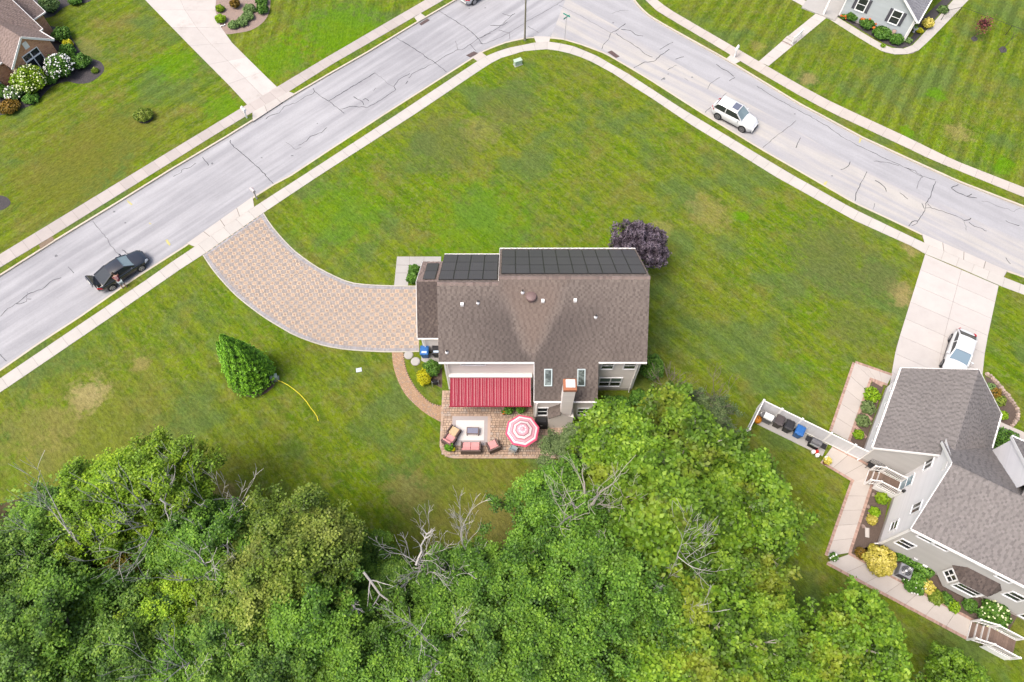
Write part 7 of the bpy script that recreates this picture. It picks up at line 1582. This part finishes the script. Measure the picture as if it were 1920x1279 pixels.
x, y = LO(-.9,.4); e = empty('splash_block', (x,y,.012), ANG+.3, 'pale splash block at the foot of the downspout in the west bed', 'splash block'); mb = MB(); mb.bevbox(-.14,.14,-.35,.35,0,.05,.01); mb.build('block', 'apron', e); mb = MB(); mb.box(-.14,-.10,-.35,.35,.05,.09); mb.box(.10,.14,-.35,.35,.05,.09); mb.build('rims', 'apron', e)
# stacked stone edge right of the garage
st_ = empty('stone_edge', (*pt(1890,745),0), 0, 'low edging of rough stones right of the garage roof', 'stone edging'); o0 = Vector(pt(1890,745)); line = smooth(V(pl([(1848,700),(1860,709),(1872,722),(1885,738),(1900,757),(1908,770),(1906,786),(1896,800)])), 3); n = 22
simple('fieldstone', (.30,.23,.19), .9, .25, 5, .25)
for i in range(n): p = at_frac(line,(i+.5)/n)-o0; mb = MB(); r_ = rng.uniform(.14,.2); k = 7; q0 = [(p.x+r_*rng.uniform(.8,1.15)*math.cos(2*math.pi*j/k), p.y+r_*rng.uniform(.8,1.15)*math.sin(2*math.pi*j/k)) for j in range(k)]; q1 = [((a-p.x)*.7+p.x,(b-p.y)*.7+p.y) for a, b in q0]; mb.frustum(q0, 0, q1, rng.uniform(.14,.25)); mb.build('stone', 'fieldstone', st_)
for i, (u, v, lab) in enumerate(((1637,928,'flat pale stone beside the west steps'),(1628,950,'flat pale stone left of the round green bed plant'),(1631,962,'flat pale stone at the walk edge of the west bed'),(1619,987,'flat pale stone nearest the splash block'),(1624,972,'flat pale stone left of the yellow bed plant'))):
    x, y = pt(u, v); e = empty('garden_stone', (x,y,.01), rng.random()*3, lab, 'stone', 'stones in the west bed'); mb = MB(); k = 7; q0 = [(.17*rng.uniform(.8,1.2)*math.cos(2*math.pi*j/k), .13*rng.uniform(.8,1.2)*math.sin(2*math.pi*j/k)) for j in range(k)]; mb.frustum(q0, 0, [(a*.8,b*.8) for a, b in q0], .06); mb.build('stone', 'mulch_tan', e)

# ================================================================== street furniture
simple('pole_wood', (.16,.15,.11), .8, .2, 3); simple('sign_green', (.02,.22,.17), .5, .1, 4); simple('mail_grey', (.40,.37,.37), .5, .15, 5)
x, y = pt(984,75); e = empty('street_lamp_pole', (x,y,0), 0, 'tall olive-grey lamp pole at the bend of the road', 'pole'); mb = MB(); mb.tube([(0,0,-.05),(.02,0,4),(.05,0,8.6)], [.10,.08,.06], 10); mb.build('pole', 'pole_wood', e); mb = MB(); mb.lathe([(.15,0),(.15,.12),(.11,.16)], (0,0,0), 12); mb.build('base', 'pole_wood', e); mb = MB(); mb.tube([(.05,0,8.5),(.2,.9,8.9),(.25,1.6,8.9)], .035, 6); mb.build('arm', 'pole_wood', e); mb = MB(); mb.bevbox(.13,.38,1.4,2.0,8.8,8.92,.03); mb.build('lamp_head', 'grill_grey', e)
x, y = pt(1059,74); e = empty('street_sign', (x,y,0), 0, 'green street name sign on a thin post at the bend', 'sign'); mb = MB(); mb.tube([(0,0,-.05),(.0,0,2.9)], .028, 8); mb.build('post', 'steel', e)
for k, a in enumerate((R(44),R(-38))):
    z = 2.72+.24*k; c_, s_ = math.cos(a), math.sin(a); mb = MB(); bar(mb, (-.42*c_,-.42*s_,z), (.42*c_,.42*s_,z), .012, .2); bl = mb.build('name_blade', 'sign_green', e)
    mb = MB()
    for sd in (-1,1): bar(mb, (-.40*c_-s_*.0065*sd,-.40*s_+c_*.0065*sd,z+.085), (.40*c_-s_*.0065*sd,.40*s_+c_*.0065*sd,z+.085), .002, .012); bar(mb, (-.40*c_-s_*.0065*sd,-.40*s_+c_*.0065*sd,z-.085), (.40*c_-s_*.0065*sd,.40*s_+c_*.0065*sd,z-.085), .002, .012)
    mb.build('blade_border', 'frame_white', bl)
mb = MB(); mb.lathe([(.04,2.88),(.04,2.95),(.02,2.98)], (0,0,0), 8); mb.build('cap', 'steel', e)
def mailbox(u, v, rz, label, boxm, postm, arch=True, tall=False):
    x, y = pt(u, v); e = empty('mailbox', (x,y,0), rz, label, 'mailbox'); mb = MB(); mb.box(-.06,.06,-.06,.06,-.05,1.05); mb.build('post', postm, e); mb = MB(); mb.box(-.05,.05,-.16,.30,.92,.98); mb.build('arm', postm, e); n = 8; mb = MB(); v_ = []
    for yy in (-.22,.34): v_ += [(.13,yy,1.06)]+[(.13*math.cos(math.pi*k/n),yy,1.22+.13*math.sin(math.pi*k/n)) for k in range(n+1)]+[(-.13,yy,1.06)]
    m_ = n+3; mb.add(v_, [(k,(k+1)%m_,m_+(k+1)%m_,m_+k)[::-1] for k in range(m_)]+[tuple(range(m_-1,-1,-1)), tuple(range(m_,2*m_))][::-1]); mb.build('box', boxm, e)
    mb = MB(); mb.box(.131,.14,.1,.13,1.2,1.38); mb.build('flag', 'tail_red', e); mb = MB(); mb.box(-.11,.11,.34,.348,1.08,1.30); mb.build('door', boxm, e)
    if tall: mb = MB(); mb.frustum([(-.08,-.08),(.08,-.08),(.08,.08),(-.08,.08)], 1.42, [(-.01,-.01),(.01,-.01),(.01,.01),(-.01,.01)], 1.6); mb.box(-.055,.055,-.055,.055,1.36,1.42); mb.build('finial', postm, e)
mailbox(482,373,R(44),'grey mailbox on a post beside the paver driveway apron','mail_grey','mail_grey'); mailbox(463,221,R(-136),'white mailbox post beside the concrete driveway','enamel_white','enamel_white',tall=True); mailbox(1377,107,R(145),'white mailbox post on a pad by the right-hand road','enamel_white','enamel_white',tall=True)
# short flight and handrail on the front walk of the blue-grey house
def walk_rail(px, label):
    pts = [Vector((*pt(u,v),0)) for u, v in px]; e = empty('handrail', pts[0], 0, label, 'handrail'); rel = [p-pts[0] for p in pts]
    for p in rel: mb = MB(); mb.box(p.x-.05,p.x+.05,p.y-.05,p.y+.05,0,.95); mb.box(p.x-.07,p.x+.07,p.y-.07,p.y+.07,.95,1.0); mb.build('post', 'rail_white', e)
    mb = MB(); bar(mb, rel[0]+Vector((0,0,.88)), rel[-1]+Vector((0,0,.88)), .07, .08); mb.build('rail', 'rail_white', e)
    for i in range(1,9): p = rel[0].lerp(rel[-1], i/9); mb = MB(); mb.box(p.x-.018,p.x+.018,p.y-.018,p.y+.018,.1,.84); mb.build('baluster', 'rail_white', e)
walk_rail([(1484,84),(1500,70)], 'white handrail beside the steps of the front walk at the top right')
a, b = [Vector(pt(*q)) for q in ((1467,77),(1485,86))]; c_, d2 = [Vector(pt(*q)) for q in ((1476,69),(1494,78))]; ws = empty('walk_steps', (*a,0), 0, 'two shallow concrete steps in the front walk at the top right', 'steps')
for i in range(2): s0, s1 = i*.5, i*.5+.46; mb = MB(); mb.prism([tuple(p-a) for p in (a.lerp(c_,s0), b.lerp(d2,s0), b.lerp(d2,s1), a.lerp(c_,s1))], 0, .06+.05*(i+1)); mb.build('tread', 'apron', ws); mb = MB(); mb.prism([tuple(p-a) for p in (a.lerp(c_,s0-.1), b.lerp(d2,s0-.1), b.lerp(d2,s0-.01), a.lerp(c_,s0-.01))], 0, .05+.05*i); mb.build('riser', 'mulch_tan', ws)
# dark wire fence on the right lawn
fa0, fb0 = Vector(pt(1764,36)), Vector(pt(1790,30)); line = [Vector(pt(*q)) for q in ((1764,38),(1793,31),(1838,48),(1885,66),(1935,84))]
wf_ = empty('wire_fence', (*line[0],0), 0, 'thin black wire mesh fence crossing the right lawn from the curved walk', 'fence')
for a, b in zip(line[:-1], line[1:]):
    a2, b2 = a-line[0], b-line[0]; mb = MB(); mb.tube([(*a2,0),(*a2,1.2)], .03, 6); mb.build('post', 'plastic_black', wf_); mb = MB(); mb.tube([(*a2,1.18),(*b2,1.18)], .02, 5); mb.build('top_rail', 'plastic_black', wf_)
    mb = MB(); n = int((b2-a2).length/.22)
    for i in range(n):
        p, q = a2.lerp(b2,i/n), a2.lerp(b2,min(1,(i+2.5)/n)); mb.tube([(*p,.03),(*q,1.16)], .0035, 3); mb.tube([(*q,.03),(*p,1.16)], .0035, 3)
    tag(mb.build('wire_mesh', 'plastic_black', wf_), kind='stuff')
# garden flags and ornaments along the blue-grey house
simple('flag_white', (.55,.50,.50), .9, .15, 6); simple('flag_lilac', (.42,.36,.55), .9, .15, 6); simple('flag_peach', (.55,.38,.32), .9, .15, 6); simple('flag_red', (.40,.05,.10), .9, .3, 6)
for u, v, m_, lab in ((1611,38,'flag_white','white garden flag after the first shrub of the blue-grey house'),(1638.5,54,'flag_lilac','lilac garden flag between second and third shrub'),(1670.6,70,'flag_peach','peach garden flag between third and corner shrub')):
    x, y = pt(u, v); e = empty('garden_flag', (x,y,0), GA, lab, 'flag', 'small garden flags in the dark bed'); mb = MB(); mb.tube([(-.2,0,0),(-.2,0,.95),(.2,0,.95)], .012, 5); mb.build('pole', 'plastic_black', e); mb = MB(); n = 6
    for k in range(n): a, b = -.17+.34*k/n, -.17+.34*(k+1)/n; f_ = lambda s_: .03*math.sin(9*s_); mb.quad((a,f_(a),.40),(b,f_(b),.40),(b,f_(b)*.5,.93),(a,f_(a)*.5,.93))
    mb.build('cloth', m_, e)
x, y = pt(1591,14,1.0); e = empty('hanging_flag', (x,y,0), GA, 'red and white flag hanging at the porch of the blue-grey house', 'flag'); mb = MB(); mb.tube([(0,0,0),(0,0,1.9)], .018, 6); mb.build('pole', 'trim_white', e); mb = MB(); n = 6
for k in range(n): mb.quad((.02,.03*math.sin(k),1.0+.14*k),(.55,.05*math.cos(k),1.0+.14*k),(.55,.05*math.cos(k+1),1.0+.14*(k+1)),(.02,.03*math.sin(k+1),1.0+.14*(k+1)))
mb.build('cloth', 'flag_red', e); mb = MB()
for k in range(3): mb.box(.1,.45,-.075,-.06,1.1+.25*k,1.2+.25*k)
mb.build('cloth_print', 'flag_white', e)
x, y = pt(1713,60); e = empty('watering_urn', (x,y,0), 0, 'grey urn at the corner of the blue-grey house', 'urn'); mb = MB(); mb.lathe([(.16,0),(.12,.08),(.08,.15),(.2,.35),(.26,.5),(.24,.52)], (0,0,0), 14); mb.build('urn', 'flash_grey', e, True); mb = MB(); mb.lathe([(.1,.5),(.2,.56),(.02,.6)], (0,0,0), 10); mb.build('filling', 'leaf_shrub_pale', e)
x, y = pt(418,50); e = empty('garden_ornament', (x,y,.015), .5, 'white ornament lying at the tip of the tan bed', 'ornament'); mb = MB(); mb.tube([(-.25,0,.05),(-.1,.08,.12),(.05,0,.06),(.25,.06,.1)], .05, 6); mb.build('body', 'enamel_white', e, True); mb = MB(); mb.lathe([(.04,0),(.07,.06),(.02,.12)], (.28,.06,.06), 8); mb.build('head', 'enamel_white', e)
